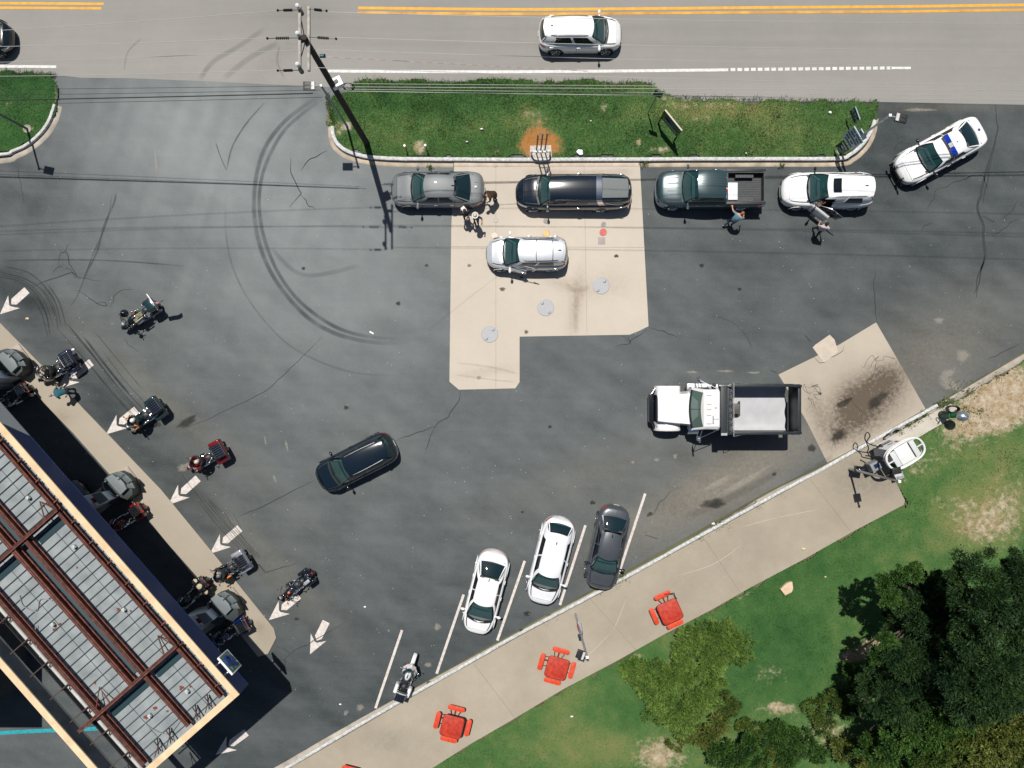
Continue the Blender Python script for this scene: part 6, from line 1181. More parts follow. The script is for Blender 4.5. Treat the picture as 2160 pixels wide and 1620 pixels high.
b = MB(); x = -.55; i = 0
while x > -LN+.3: b.box((x, -(.14+VD)/2, ZD+.03), (.034, VD-.16, .06)); x -= .44
b.box((-LN/2, -1.95, ZD+.012), (LN-.4, .02, .012)); b.box((-LN/2, -4.75, ZD+.012), (LN-.4, .02, .012)); b.build('deck_ribs', DSEAM, can)
def ibeam(name, p, q, w_=.20, h_=.30, z=5.45, m=RUST):
    p, q = Vector((p[0], p[1], 0)), Vector((q[0], q[1], 0)); d = q-p; L_ = d.length; a = math.atan2(d.y, d.x); c = (p+q)/2; b = MB(); n = Vector((-math.sin(a), math.cos(a), 0))
    b.box((c.x, c.y, z+h_/2), (L_, w_, .02), a); b.box((c.x, c.y, z-h_/2), (L_, w_, .02), a); b.box((c.x, c.y, z), (L_, .02, h_-.03), a)
    b.box((c.x, c.y, z+h_/2+.012), (L_, w_*.2, .005), a, mat=1)
    for s_ in (1, -1): b.box((c.x+n.x*s_*(w_/2-.012), c.y+n.y*s_*(w_/2-.012), z+h_/2+.025), (L_, .02, .03), a)
    return b.build(name, [m, M['black']], can)
ibeam('long_beam', (-LN+.3, -.90), (-.45, -.90), .15, .28, 5.50); ibeam('long_beam', (-LN+.3, -2.92), (-.45, -2.92), .18, .30, 5.50); ibeam('long_beam', (-LN+.3, -5.68), (-.45, -5.68), .17, .28, 5.50)
ibeam('long_beam', (-LN+.3, -3.62), (-3.72, -3.62), .22, .34, 5.52)
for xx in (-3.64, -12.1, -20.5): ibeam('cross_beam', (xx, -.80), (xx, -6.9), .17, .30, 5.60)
for xx in (-3.64, -12.1, -20.5): b = MB(); b.box((xx+.38, -1.85, ZD+.035), (.34, 1.9, .07)); b.box((xx+.38, -4.35, ZD+.035), (.34, 2.5, .07)); b.build('painted_beam_shade', mat('beam_shade_teal', (.008, .035, .045), .5) if 'beam_shade_teal' not in bpy.data.materials else bpy.data.materials['beam_shade_teal'], can)  # cross beam shadows painted as dark teal strips on the deck
b = MB(); b.box((-LN/2-1.9, -3.24, 5.20), (LN-4.2, .12, .04)); b.build('rust_channel', RUSTO, can)
b = MB(); b.box((-LN/2-1.9, -3.40, 5.12), (LN-4.2, .30, .03)); b.build('dark_channel', DSEAM, can)
b = MB(); b.cyl((-LN+.4, -6.12, 5.35), (-.4, -6.12, 5.35), .085, n=12); b.build('gutter_pipe', mat('pale_gutter_pipe', (.52, .52, .50), .5, nscale=1.3, col2=(.33, .32, .30)), can)
b = MB(); b.box((-LN/2, -6.40, 5.2), (LN-.4, .05, .35)); b.build('gutter_edge', M['black'], can)
for i in range(18):
    x = -1.0-1.28*i
    if x < -LN+.6: break
    b = MB(); b.box((x, -.60, 5.47), (.055, .50, .09)); b.build('bracket', RUST, can)
for i in range(17):
    x = -1.4-1.42*i
    if x < -LN+.6: break
    b = MB(); b.box((x, -6.35, 5.55), (.05, 1.35, .06)); b.tube([(x, -6.0, 5.55), (x+.0, -6.7, 5.1)], .025, 5); b.tube([(x-.02, -6.0, 5.2), (x+.25, -6.1, 5.55), (x, -5.7, 5.55)], .022, 5); b.build('edge_bracket', mat('dark_bracket_steel', (.06, .035, .03), .8) if 'dark_bracket_steel' not in bpy.data.materials else bpy.data.materials['dark_bracket_steel'], can)
for y in (-1.6, -2.35, -4.0, -4.75, -6.6):
    b = MB(); b.tube([(-.4, y, 5.75), (-.95, y+.05, 5.2), (-.95, y+.05, 5.5), (-.4, y, 5.5)], .03, 6); b.tube([(-.4, y-.25, 5.75), (-.8, y, 5.12)], .022, 5); b.build('end_brace', bpy.data.materials['dark_bracket_steel'], can)
for q_ in ([(-3.9, -.95, 5.7), (-4.6, -1.5, 5.15), (-3.7, -1.6, 5.6)], [(-3.9, -5.6, 5.7), (-4.6, -5.2, 5.15), (-3.7, -5.0, 5.6)], [(-12.4, -.95, 5.7), (-13.1, -1.5, 5.15), (-12.2, -1.6, 5.6)]): b = MB(); b.tube(q_, .035, 6); b.build('knee_brace', RUST, can)
for (x, y) in [(-6.6, -1.9), (-8.3, -4.9), (-1.7, -2.2), (-2.0, -4.3), (-10.4, -1.7), (-13.6, -1.8), (-15.2, -5.0), (-1.1, -1.2)]:
    b = MB(); b.box((x, y, ZD+.10), (.18, .16, .14)); b.box((x+.05, y+.02, ZD+.2), (.09, .09, .08)); b.build('deck_box', mat('pale_junction_box', (.42, .45, .45), .5) if 'pale_junction_box' not in bpy.data.materials else bpy.data.materials['pale_junction_box'], can, bevel=.015)
b = MB()
for (x, y, a_) in [(-6.8, -2.15, .09), (-6.35, -1.75, .05), (-8.05, -5.05, .10), (-8.1, -4.72, .08), (-2.0, -2.35, .12), (-1.75, -1.98, .07), (-2.05, -4.55, .12), (-2.1, -3.95, .10), (-1.2, -3.3, .07), (-1.0, -1.35, .08), (-1.6, -3.6, .06), (-4.9, -5.3, .07), (-10.2, -3.9, .07), (-9.6, -2.3, .05), (-12.9, -4.7, .06)]:
    n_ = 9; poly = [(x+a_*(1+.5*math.sin(3*k+x))*math.cos(2*math.pi*k/n_), y+a_*(1+.5*math.cos(2*k+y))*math.sin(2*math.pi*k/n_)) for k in range(n_)]; b.prism(poly, ZD+.001, ZD+.006)
b.build('rust_marks', mat('rust_mark', (.17, .04, .02), .9, nscale=9, namt=.4), can)
for q_ in ([(-9.2, -4.2, ZD+.06), (-9.6, -4.6, ZD+.06), (-9.3, -5.1, ZD+.06), (-9.9, -5.4, ZD+.06), (-10.4, -5.2, ZD+.06)], [(-.9, -3.2, ZD+.06), (-.75, -4.2, ZD+.06), (-1.3, -4.6, ZD+.06), (-1.9, -4.75, ZD+.06)], [(-7.5, -6.2, 5.4), (-8.3, -5.9, 5.3), (-8.8, -5.5, 5.2)]): b = MB(); b.tube(spline(q_, 6), .018, 6); b.build('loose_cable', M['grey'], can)
for x in (-3.64, -12.1, -20.5):
    for y in (-1.6, -5.6): b = MB(); b.box((x, y, 2.5), (.28, .28, 5.0)); b.build('column', M['grey'], can, bevel=.02)
# diamond shaped box sign projecting from the fascia
sg = thing('box_sign', 'white framed box sign with a curled blue emblem on the canopy fascia', 'sign', (cc0.x, cc0.y, 0), R(-48.7))
X_, Y_ = -1.42, .02
b = MB()
for (x, z, sx, sz) in ((0, .50, 1.04, .05), (0, -.50, 1.04, .05), (-.50, 0, .05, .95), (.50, 0, .05, .95)): b.box((X_+x, Y_+.34, 5.38+z), (sx, .10, sz))
for x in (-.3, .3): b.box((X_+x, Y_+.12, 5.5), (.06, .26, .06))
b.build('frame', M['white'], sg, bevel=.01)
b = MB(); b.box((X_, Y_+.345, 5.38), (.92, .09, .92)); b.build('face', mat('sign_face_grey_green', (.10, .17, .17), .5), sg)
b = MB(); b.tube([(X_+.0+.26*math.cos(a)-.05, Y_+.41, 5.45+.24*math.sin(a)) for a in [R(40+250*i/14) for i in range(15)]], .06, 6); b.box((X_+.1, Y_+.41, 5.27), (.42, .03, .13)); b.box((X_+.3, Y_+.41, 5.10), (.14, .03, .2)); b.build('emblem', mat('emblem_blue', (.008, .03, .16), .4), sg)
b = MB(); b.box((X_+.28, Y_+.405, 5.62), (.18, .02, .10)); b.box((X_+.33, Y_+.405, 5.0), (.2, .02, .1)); b.build('green_corner', mat('sign_green', (.08, .22, .10), .5), sg)

# pump islands
GP = mat('grey_green_plastic', (.085, .105, .11), .55, nscale=3, namt=.1); GPD = mat('dark_grey_plastic', (.030, .038, .042), .5); GPL = mat('light_grey_panel', (.15, .17, .18), .5, nscale=3, namt=.08); WPM = mat('off_white_pump_panel', (.80, .84, .83), .45, nscale=4, namt=.08); EMR = mat('dark_red_emblem', (.22, .015, .04), .5)
def island(dx, dy, l1, l2):
    def W(pts, z, o): return [((px(x+dx, y+dy, z)-o).x, (px(x+dx, y+dy, z)-o).y) for x, y in pts]
    o = px(268+dx, 1030+dy, .9); o.z = 0; r = thing('fuel_dispenser', l1, 'fuel dispenser', o, 0, 'angular fuel dispensers')
    b = MB(); b.prism(W([(238, 999), (253, 994), (268, 1001), (280, 1013), (287, 1030), (288, 1041), (277, 1052), (262, 1046), (246, 1062), (232, 1056), (222, 1040), (224, 1013)], .55, o), .05, .95); b.build('cabinet', GPD, r, bevel=.012, angle=20)
    b = MB(); b.prism(W([(238, 999), (253, 994), (266, 1001), (264, 1012), (250, 1005)], 1.08, o), .9, 1.08); b.prism(W([(262, 1003), (267, 1002), (279, 1014), (268, 1020), (256, 1008)], 1.16, o), .9, 1.16); b.prism(W([(266, 1023), (278, 1017), (285, 1030), (268, 1030)], 1.04, o), .9, 1.04); b.build('hood', GP, r, bevel=.012, angle=20)
    b = MB(); b.prism(W([(223, 1009), (236, 1000), (245, 1007), (248, 1005), (261, 1019), (267, 1031), (254, 1044), (238, 1027)], 1.2, o), .94, 1.2); b.build('top_panel', GPL, r, bevel=.012, angle=20)
    b = MB(); q = W([(224, 1015), (217, 1019), (219, 1029), (228, 1040), (240, 1046), (249, 1046)], 1.1, o); b.tube(spline([(x, y, 1.1) for x, y in q], 4), .045, 8); b.build('curved_rail', GPL, r)
    b = MB(); b.tube([Vector((*W([(263, 1000)], 1.1, o)[0], 1.19)), Vector((*W([(250, 1012)], 1.2, o)[0], 1.23))], .03, 6); b.build('slot_bar', GPD, r)
    o2 = px(200+dx, 1056+dy, .8); o2.z = 0; r2 = thing('fuel_pump', l2, 'fuel pump', o2, 0, 'white fuel pumps')
    b = MB(); b.prism(W([(166, 1049), (212, 1039), (228, 1055), (190, 1075)], 1.75, o2), .05, 1.75); b.build('cabinet', WPM, r2, bevel=.012, angle=20)
    b = MB(); b.prism(W([(192, 1043), (212, 1038), (228, 1054), (210, 1064)], 1.80, o2), 1.74, 1.80); b.build('raised_lid', GPL, r2, bevel=.01)
    b = MB(); b.prism(W([(191, 1052), (200, 1049), (207, 1057), (198, 1062)], 1.76, o2), 1.75, 1.765); b.prism(W([(193, 1051), (202, 1053), (206, 1059), (196, 1056)], 1.765, o2), 1.75, 1.768); b.build('emblem', EMR, r2)
    b = MB(); b.prism(W([(172, 1070), (212, 1056), (216, 1062), (180, 1078)], .9, o2), .05, 1.1); b.build('hose_panel', M['grey'], r2, bevel=.02)
    b = MB(); q = px(233+dx, 1040+dy, 0)-o2; b.box((q.x, q.y, .09), (3.4, 1.1, .08), R(38)); b.build('plinth', M['gutterg'], r2, bevel=.02)
island(0, 0, 'angular grey dispenser on the middle island by the fourth arrow', 'white pump with a dark red emblem on the middle island')
island(221, 254, 'angular grey dispenser on the lowest island near the strip end', 'white pump with a dark red emblem on the lowest island')
island(-230, -258, 'angular grey dispenser cut by the left edge of the photo', 'white pump hidden at the left edge beside the cut dispenser')

# ---------------------------------------------------------------- utility pole, wires
WOOD = mat('creosoted_pole_wood', (.035, .028, .024), .9, nscale=9, namt=.4, bump=.5); ARM = mat('grey_crossarm_wood', (.36, .33, .29), .85, nscale=6, namt=.25, bump=.3)
ZP = 11.9; pb = px(774, 303)
up_ = thing('utility_pole', 'tall wooden utility pole with double crossarms at the island corner', 'utility pole', pb)
b = MB(); b.tube([(0, 0, -.2), (.02, .02, 6), (.03, .04, ZP)], [.17, .145, .11], 14); b.build('pole', WOOD, up_)
def at_(x, y, z): return px(x, y, z)-pb
for nm, xx, yt, yb in (('crossarm', 632.5, 13, 150), ('crossarm', 651.5, 15, 150)):
    b = MB(); a0, a1 = at_(xx, yt, ZP-.35), at_(xx, yb, ZP-.35); c_ = (a0+a1)/2; b.box((c_.x, c_.y, c_.z), (.10, (a0-a1).length, .12)); ob = b.build(nm, ARM, up_, bevel=.01)
for y in (15, 74, 142):
    for sx in (-1, 1):
        x0_ = 632 if sx < 0 else 651; ln = {15: (-46, 38), 74: (-68, 58), 142: (-46, 0)}[y][0 if sx < 0 else 1]
        if not ln: continue
        q0, q1 = at_(x0_, y+(4 if sx > 0 else 6), ZP-.28), at_(x0_+ln, y+(8 if sx > 0 else 7), ZP-.30); b = MB(); b.tube([q0, q1], .014, 6)
        for k in range(7): t = .35+.06*k; q = q0.lerp(q1, t); b.cyl(q-Vector((.02, 0, 0)), q+Vector((.02, 0, 0)), .055, n=8)
        b.ell(q1, (.05, .05, .06), 8, 6); b.build('strain_insulator', M['gloss'], up_)
for y in (15, 73, 138):
    b = MB(); q = at_(629, y, ZP-.2); b.cyl(q-Vector((0, 0, .05)), q+Vector((0, 0, .12)), .07, .05, n=10); b.ell((q.x, q.y, q.z+.14), (.08, .08, .05), 10, 5); b.build('pin_insulator', mat('porcelain', (.65, .66, .68), .2, coat=1.) if y == 15 else bpy.data.materials['porcelain'], up_)
for y in (22, 80, 146): b = MB(); q = at_(633, y, ZP-.55); b.cyl((q.x, q.y, q.z-.25), (q.x, q.y, q.z+.05), .09, n=10); b.build('surge_arrester', mat('dark_blue_grey', (.02, .04, .06), .4) if y == 22 else bpy.data.materials['dark_blue_grey'], up_)
for (a, c) in (((636, 45), (640, 88)), ((636, 118), (641, 84))): b = MB(); b.tube([at_(*a, ZP-.42), at_(c[0]+4, c[1], ZP-1.1)], .02, 5); b.build('arm_brace', M['black'], up_)
b = MB(); q = at_(705, 180, 7.5)+Vector((.12, .1, 0)); b.box((q.x, q.y, q.z), (.50, .42, .30), R(25)); eb = b.build('equipment_box', M['white'], up_, bevel=.02)
b = MB(); b.box((q.x, q.y, q.z+.17), (.2, .15, .05), R(35)); b.build('box_emblem', M['black'], eb)
b = MB(); q = at_(735, 183, 7.1); b.tube([(q.x+.26*math.cos(a), q.y+.10*math.sin(a), q.z+.16*math.sin(a)) for a in [2*math.pi*i/22 for i in range(22)]], .022, 6, closed=True); b.tube([(q.x+.2*math.cos(a), q.y+.12*math.sin(a), q.z+.12*math.sin(a)) for a in [2*math.pi*i/22 for i in range(22)]], .016, 6, closed=True); b.build('cable_coil', M['black'], up_)
b = MB(); b.tube([at_(676, 128, 9.6), at_(696, 160, 8.3)], .03, 6); b.build('conduit', M['steel'], up_)
b = MB(); q0, q1 = at_(680, 118, 9.8), at_(676, 119, 9.8); b.cyl(q0+Vector((-.1, 0, 0)), q0+Vector((.12, 0, 0)), .08, n=10); b.build('cable_grip', mat('teal_grip', (.02, .09, .10), .5), up_)
# wires: (photo x, y) at the given heights; straight spans with sag
WB = mat('wire_dark', (.02, .022, .025), .6); WW = mat('wire_aluminium', (.62, .62, .60), .35, .5)
def wire(p, q, z0, z1, r, m, label, sag=.35):
    a, c = px(*p, z0), px(*q, z1); pts = []
    for i in range(25): t = i/24; v = a.lerp(c, t); v.z -= sag*4*t*(1-t); pts.append(v)
    b = MB(); b.tube(pts, r, 5); o = b.build('overhead_wire', m, None); return tag(o, label, 'wire', 'overhead wires')
wires = [((586, 22), (-700, 92), 'topmost bare wire running left from the pole over the road', WW, .010, ZP-.3), ((563, 80), (-700, 100), 'second bare wire from the top left of the pole', WW, .010, ZP-.3), ((632, 105), (-700, 142), 'third bare wire left of the pole, above the white line', WW, .009, ZP-.9), ((586, 148), (-700, 158), 'lowest bare wire left of the pole, over the road edge', WW, .009, ZP-.3),
         ((660, 181), (-700, 192), 'thin dark cable left of the pole, highest over the entrance', WB, .009, 6.7), ((676, 190), (-700, 207), 'dark cable second over the entrance left of the pole', WB, .010, 6.6), ((660, 197), (-700, 222), 'thick dark bundled cable left of the pole', WB, .026, 6.4), ((680, 205), (-700, 232), 'thin dark cable lowest over the entrance left of the pole', WB, .009, 6.2),
         ((689, 25), (2900, 50), 'topmost bare wire running right along the yellow lines', WW, .010, ZP-.3), ((710, 79), (2900, 110), 'second bare wire right of the pole crossing the white suv', WW, .010, ZP-.3), ((660, 104), (2900, 150), 'third bare wire right of the pole below the white suv', WW, .009, ZP-.9), ((655, 142), (2900, 190), 'bare wire along the white edge line right of the pole', WW, .010, ZP-.3),
         ((700, 176), (2900, 186), 'highest of the pale cables over the top island', WW, .010, 6.7), ((735, 183), (2900, 190), 'second of the pale cables over the top island', WW, .012, 6.6), ((720, 188), (2900, 206), 'third of the pale cables over the top island', WW, .011, 6.4), ((728, 192), (2900, 218), 'lowest pale cable over the top island', WW, .015, 6.2)]
for p, q, lb, m, r, z in wires: wire(p, q, z, z if z > 8 else z-(1.9 if q[0] < 0 else 1.4), r, m, lb, .35 if z > 8 else .12)
b = MB(); a, c = px(690, 120, 9.8), px(1240, 150, 8.3); n_ = 46
for i in range(n_): t0, t1 = i/n_, (i+1)/n_; b.tube([a.lerp(c, t0), a.lerp(c, t1)], .015 if i % 2 else .011, 5, i % 2)
tag(b.build('striped_cable', [WW, mat('reddish_marker', (.40, .25, .22), .6)], None), 'striped marker cable slanting down from the pole over the road', 'cable')

# ---------------------------------------------------------------- lamp posts
def lamp_post(name, label, base, head, pm, h=5.3, group='lamp posts', headlen=.55, flood=False):
    pb = px(*base); r = thing(name, label, 'lamp post', pb, group=group); b = MB(); b.tube([(0, 0, 0), (0, 0, h)], [.065, .05], 12); b.build('post', pm, r)
    b = MB(); b.cyl((0, 0, -.05), (0, 0, .12), .22, n=16); b.build('footing', M['gutterg'], r)
    hx, hy = head; d = Vector((hx, hy, 0)).normalized(); b = MB(); b.tube([(0, 0, h-.06), (hx*.5, hy*.5, h-.03)], .03, 8); b.build('arm', pm if not flood else M['black'], r)
    a = math.atan2(hy, hx); b = MB(); c_ = d*(math.hypot(hx, hy)*.5+headlen/2); b.box((c_.x, c_.y, h-.04), (headlen, .40, .10), a); hd = b.build('lamp_head', M['black'], r, bevel=.015)
    b = MB()
    for k in range(2): q = c_+d*(.06)+Vector((-d.y, d.x, 0))*(-.09+.18*k); b.box((q.x, q.y, h+.022), (headlen*.42, .10, .02), a)
    b.build('cooling_fins', M['black'], hd); b = MB(); q = c_-d*headlen*.36; b.box((q.x, q.y, h+.03), (headlen*.27, .36, .03), a); b.build('driver_cover', mat('pale_lamp_cover', (.50, .48, .47), .5) if 'pale_lamp_cover' not in bpy.data.materials else bpy.data.materials['pale_lamp_cover'], hd)
    b = MB(); b.box((0, 0, h+.02), (.13, .13, .06)); b.build('cap', M['white'] if pm is M['steel'] else pm, r, bevel=.01); return r, pb
DKP = mat('dark_bronze_post', (.10, .11, .12), .5)
lamp_post('lamp_post', 'dark lamp post on the left edge island', (60, 273), (.55, -.12), DKP)
lamp_post('lamp_post', 'grey lamp post in a round footing beside the utility pole', (733, 268), (-.6, .0), M['grey'], 5.4)
r_, lb_ = lamp_post('lamp_post', 'pale lamp post carrying signs at the right end of the island', (1771, 319), (.55, -.13), M['steel'], 5.2)
def plate(parent, org, p_img, wd, z0, z1, ang, m, th=.04, name='sign_panel'):
    q = px(*p_img, (z0+z1)/2)-org; b = MB(); b.box((q.x, q.y, (z0+z1)/2), (wd, th, z1-z0), R(ang)); return b.build(name, m, parent, bevel=.006), q
GL = mat('pale_sign_face', (.48, .55, .58), .4); SB = mat('black_sign_face', (.012, .02, .026), .3); SGN = mat('dim_green', (.06, .22, .09), .5); STL = mat('teal_lettering', (.02, .10, .15), .5)
def tilt_bars(parent, org, p_img, z0, z1, ang, rows, m, wd, off=.03):
    q = px(*p_img, (z0+z1)/2)-org; a = R(ang); t = Vector((math.cos(a), math.sin(a), 0)); n = Vector((math.sin(a), -math.cos(a), 0)); b = MB()
    for k, segs in enumerate(rows):
        z = z1-(k+.5)*(z1-z0)/len(rows); h_ = (z1-z0)/len(rows)*.5
        for (s0, s1) in segs: c = q+t*wd*((s0+s1)/2-.5)+n*off; b.box((c.x, c.y, z), (wd*(s1-s0), .012, h_), a)
    b.build('lettering', m, parent)
A1 = -60
sgo = thing('sign_stack', 'stack of pale and black sign panels strapped to the island lamp post', 'sign', lb_)
o_, q_ = plate(sgo, lb_, (1776, 312), .60, .35, 1.30, A1, SB); tilt_bars(o_, lb_, (1776, 312), .35, 1.30, A1, [[(.1, .9)], [(.3, .6)], [], [(.15, .45)]], mat('pale_letters', (.45, .5, .5), .5), .6)
b = MB(); a = R(A1); n = Vector((math.sin(a), -math.cos(a), 0)); c = q_+n*.03; b.cyl((c.x, c.y, .60), (c.x+n.x*.012, c.y+n.y*.012, .60), .16, n=14); b.build('green_disc', SGN, o_)
o_, _ = plate(sgo, lb_, (1799, 292), .95, 1.45, 2.75, A1, GL); tilt_bars(o_, lb_, (1799, 292), 1.5, 2.7, A1, [[(.05, .35), (.4, .95)], [(.1, .5), (.6, .9)], [(.05, .9)], [(.1, .4), (.5, .75)], [(.2, .85)]], STL, .95)
o_, _ = plate(sgo, lb_, (1817, 285), .55, 2.2, 2.75, A1, GL); tilt_bars(o_, lb_, (1817, 285), 2.25, 2.7, A1, [[(.1, .6)], [(.3, .9)]], STL, .55)
for o in (sgo,): pass
r_, lb2 = lamp_post('lamp_post', 'silver lamp post with a low floodlight at the sidewalk end', (1788, 988), (-.10, .48), M['steel'], 5.2, headlen=.42)
b = MB(); b.box((.22, .05, .95), (.60, .36, .24), R(-8)); b.ell((.22, .05, 1.05), (.24, .13, .10), 12, 6); b.build('floodlight', M['gloss'], r_, bevel=.03); b = MB(); b.box((.26, .06, 1.15), (.22, .05, .02), R(25)); b.build('floodlight_trim', M['chrome'], r_)
r_, lb3 = lamp_post('lamp_post', 'tall silver pole with a furled banner behind the three parked cars', (1213, 1293), (-.28, .10), M['steel'], 6.3, headlen=.36)
b = MB(); b.tube([(.03, -.03, 1.0), (.06, -.02, 1.8), (.05, -.06, 2.6), (.03, -.03, 3.3)], [.03, .13, .10, .03], 10); b.tube([(-.02, .03, 1.6), (-.04, .02, 2.2), (-.02, 0, 3.1)], [.03, .07, .03], 8, 1); b.build('banner', [mat('white_banner', (.62, .63, .68), .8, nscale=5, namt=.2), mat('red_banner_stripe', (.42, .10, .12), .8)], r_)
b = MB(); b.box((-.10, -.02, 3.5), (.14, .12, .22)); b.build('camera_box', mat('navy_box', (.01, .02, .05), .4), r_, bevel=.01)
# small road sign and stake signs on the island
pb = px(1366, 240); r_ = thing('road_sign', 'small dark road sign on a thin grey post near the island top edge', 'sign', pb)
b = MB(); b.tube([(0, 0, 0), (0, 0, 3.0)], .03, 8); b.build('post', M['grey'], r_); b = MB(); b.box((0, -.04, 2.75), (.46, .04, .60), R(-20)); b.build('sign_panel', M['gloss'], r_); b = MB(); b.box((.02, .02, 1.5), (.05, .02, 1.3)); b.build('lower_bracket', M['steel'], r_)
r_ = thing('board_sign', 'black notice board sign on two posts standing in the island grass', 'sign', px(1404, 281)); a0 = px(1390, 262)-px(1404, 281); a1 = px(1420, 299)-px(1404, 281); ang = math.atan2((a1-a0).y, (a1-a0).x); t = Vector((math.cos(ang), math.sin(ang), 0)); n = Vector((math.sin(ang), -math.cos(ang), 0))
for k in (-1, 1): b = MB(); q = t*k*.66; b.box((q.x, q.y, .95), (.09, .09, 1.9), ang); b.build('post', M['gloss'], r_, bevel=.01)
b = MB(); b.box((0, 0, 1.42), (1.24, .10, .92), ang); b.build('board', M['gloss'], r_); b = MB(); b.box((0, 0, 1.91), (1.40, .075, .05), ang); b.build('top_cap', mat('pale_wood_cap', (.55, .48, .40), .7), r_)
b = MB()
for k, (s0, s1) in enumerate([(-.3, .3), (-.5, .5), (-.15, .2)]): q = n*.055+t*(s0+s1)/2; b.box((q.x, q.y, 1.75-.13*k), (s1-s0, .012, .05), ang)
b.build('lettering', mat('dull_teal_letters', (.10, .20, .22), .5), r_)
b = MB(); q = n*.055; b.box((q.x, q.y, 1.22), (1.1, .012, .26), ang); b.build('pale_text_strip', mat('grey_text_strip', (.30, .33, .36), .6, nscale=40, col2=(.10, .11, .12)), r_)
pb = px(1797, 258); r_ = thing('atm_sign', 'small framed ATM sign on a stake in the island grass', 'sign', pb); A2 = -70
o_, q_ = plate(r_, pb, (1803.5, 243), .68, .75, 1.35, A2, SB, .04); a = R(A2); t = Vector((math.cos(a), math.sin(a), 0)); n = Vector((math.sin(a), -math.cos(a), 0))
b = MB()
for (s, z, w_, h_) in ((0, 1.345, .72, .04), (0, .755, .72, .04), (-.345, 1.05, .04, .6), (.345, 1.05, .04, .6)): c = q_+t*s; b.box((c.x, c.y, z), (w_, .055, h_), a)
b.build('frame', mat('blue_grey_frame', (.25, .33, .36), .5), r_); b = MB(); b.tube([(q_.x, q_.y, 0), (q_.x, q_.y, .8)], .02, 6); b.build('stake', M['steel'], r_)
fc = bpy.data.curves.new('ATM', 'FONT'); fc.body = 'ATM'; fc.size = .34; fc.extrude = .006; fc.align_x = 'CENTER'; fc.align_y = 'CENTER'; to = bpy.data.objects.new('tmp', fc); C.objects.link(to)
tm = bpy.data.meshes.new_from_object(to.evaluated_get(bpy.context.evaluated_depsgraph_get())); bpy.data.objects.remove(to); tm.materials.clear(); tm.materials.append(mat('pale_blue_letters', (.42, .52, .56), .5)); to = bpy.data.objects.new('lettering', tm); C.objects.link(to); to.parent = r_
c = q_+n*.03; to.location = (c.x, c.y, 1.05); to.rotation_euler = (R(90), 0, a)
for x, y, lb in ((858, 318, 'white marker stake left of the bare soil patch on the island'), (901, 317, 'white marker stake right of the bare soil patch on the island')):
    r_ = thing('marker_stake', lb, 'stake', px(x, y), group='marker stakes'); b = MB(); b.tube([(0, 0, 0), (0, 0, .75)], .03, 8); b.build('stake', M['grey'], r_); b = MB(); b.cyl((0, 0, .72), (0, 0, .86), .055, n=10); b.build('cap', M['white'], r_)
r_ = thing('bent_stake', 'bent black metal stake stuck in the right part of the island', 'stake', px(1637, 248)); b = MB(); b.tube([(0, 0, 0), (.02, 0, .3), (.14, .12, .35)], .025, 6); b.build('rod', M['black'], r_); b = MB(); b.ell((0, 0, .03), (.06, .06, .03), 8, 4); b.build('foot', M['black'], r_)
# vent pipes with concrete block and guard hoop
vb = px(1140, 322); r_ = thing('vent_pipes', 'three tall black vent pipes behind a white guard hoop at the kerb', 'vent pipes', vb)
for i, (x, y) in enumerate(((1131, 324), (1140, 322), (1149, 321))): q = px(x, y)-vb; b = MB(); b.tube([(q.x, q.y, 0), (q.x, q.y, 2.9)], .038, 8); b.cyl((q.x, q.y, 2.86), (q.x, q.y, 2.98), .06, n=8); b.build('pipe', M['black'], r_)
b = MB(); b.box((0, .02, 2.1), (.62, .03, .05)); b.build('pipe_strut', M['black'], r_)
pf_ = [px(x, y)-vb for x, y in [(1118, 309), (1162, 308), (1164, 333), (1118, 334)]]; b = MB(); b.prism([(q.x, q.y) for q in pf_], -.02, .14); b.build('concrete_block', mat('chipped_concrete', (.50, .45, .40), .9, nscale=7, namt=.35, bump=.5), r_)
b = MB(); b.tube(spline([(-.50, -.16, 0), (-.50, -.16, .5), (-.42, -.20, .82), (-.2, -.24, .88), (.2, -.24, .88), (.42, -.20, .82), (.50, -.16, .5), (.50, -.16, 0)], 5), .055, 10); b.build('guard_hoop', M['white'], r_)
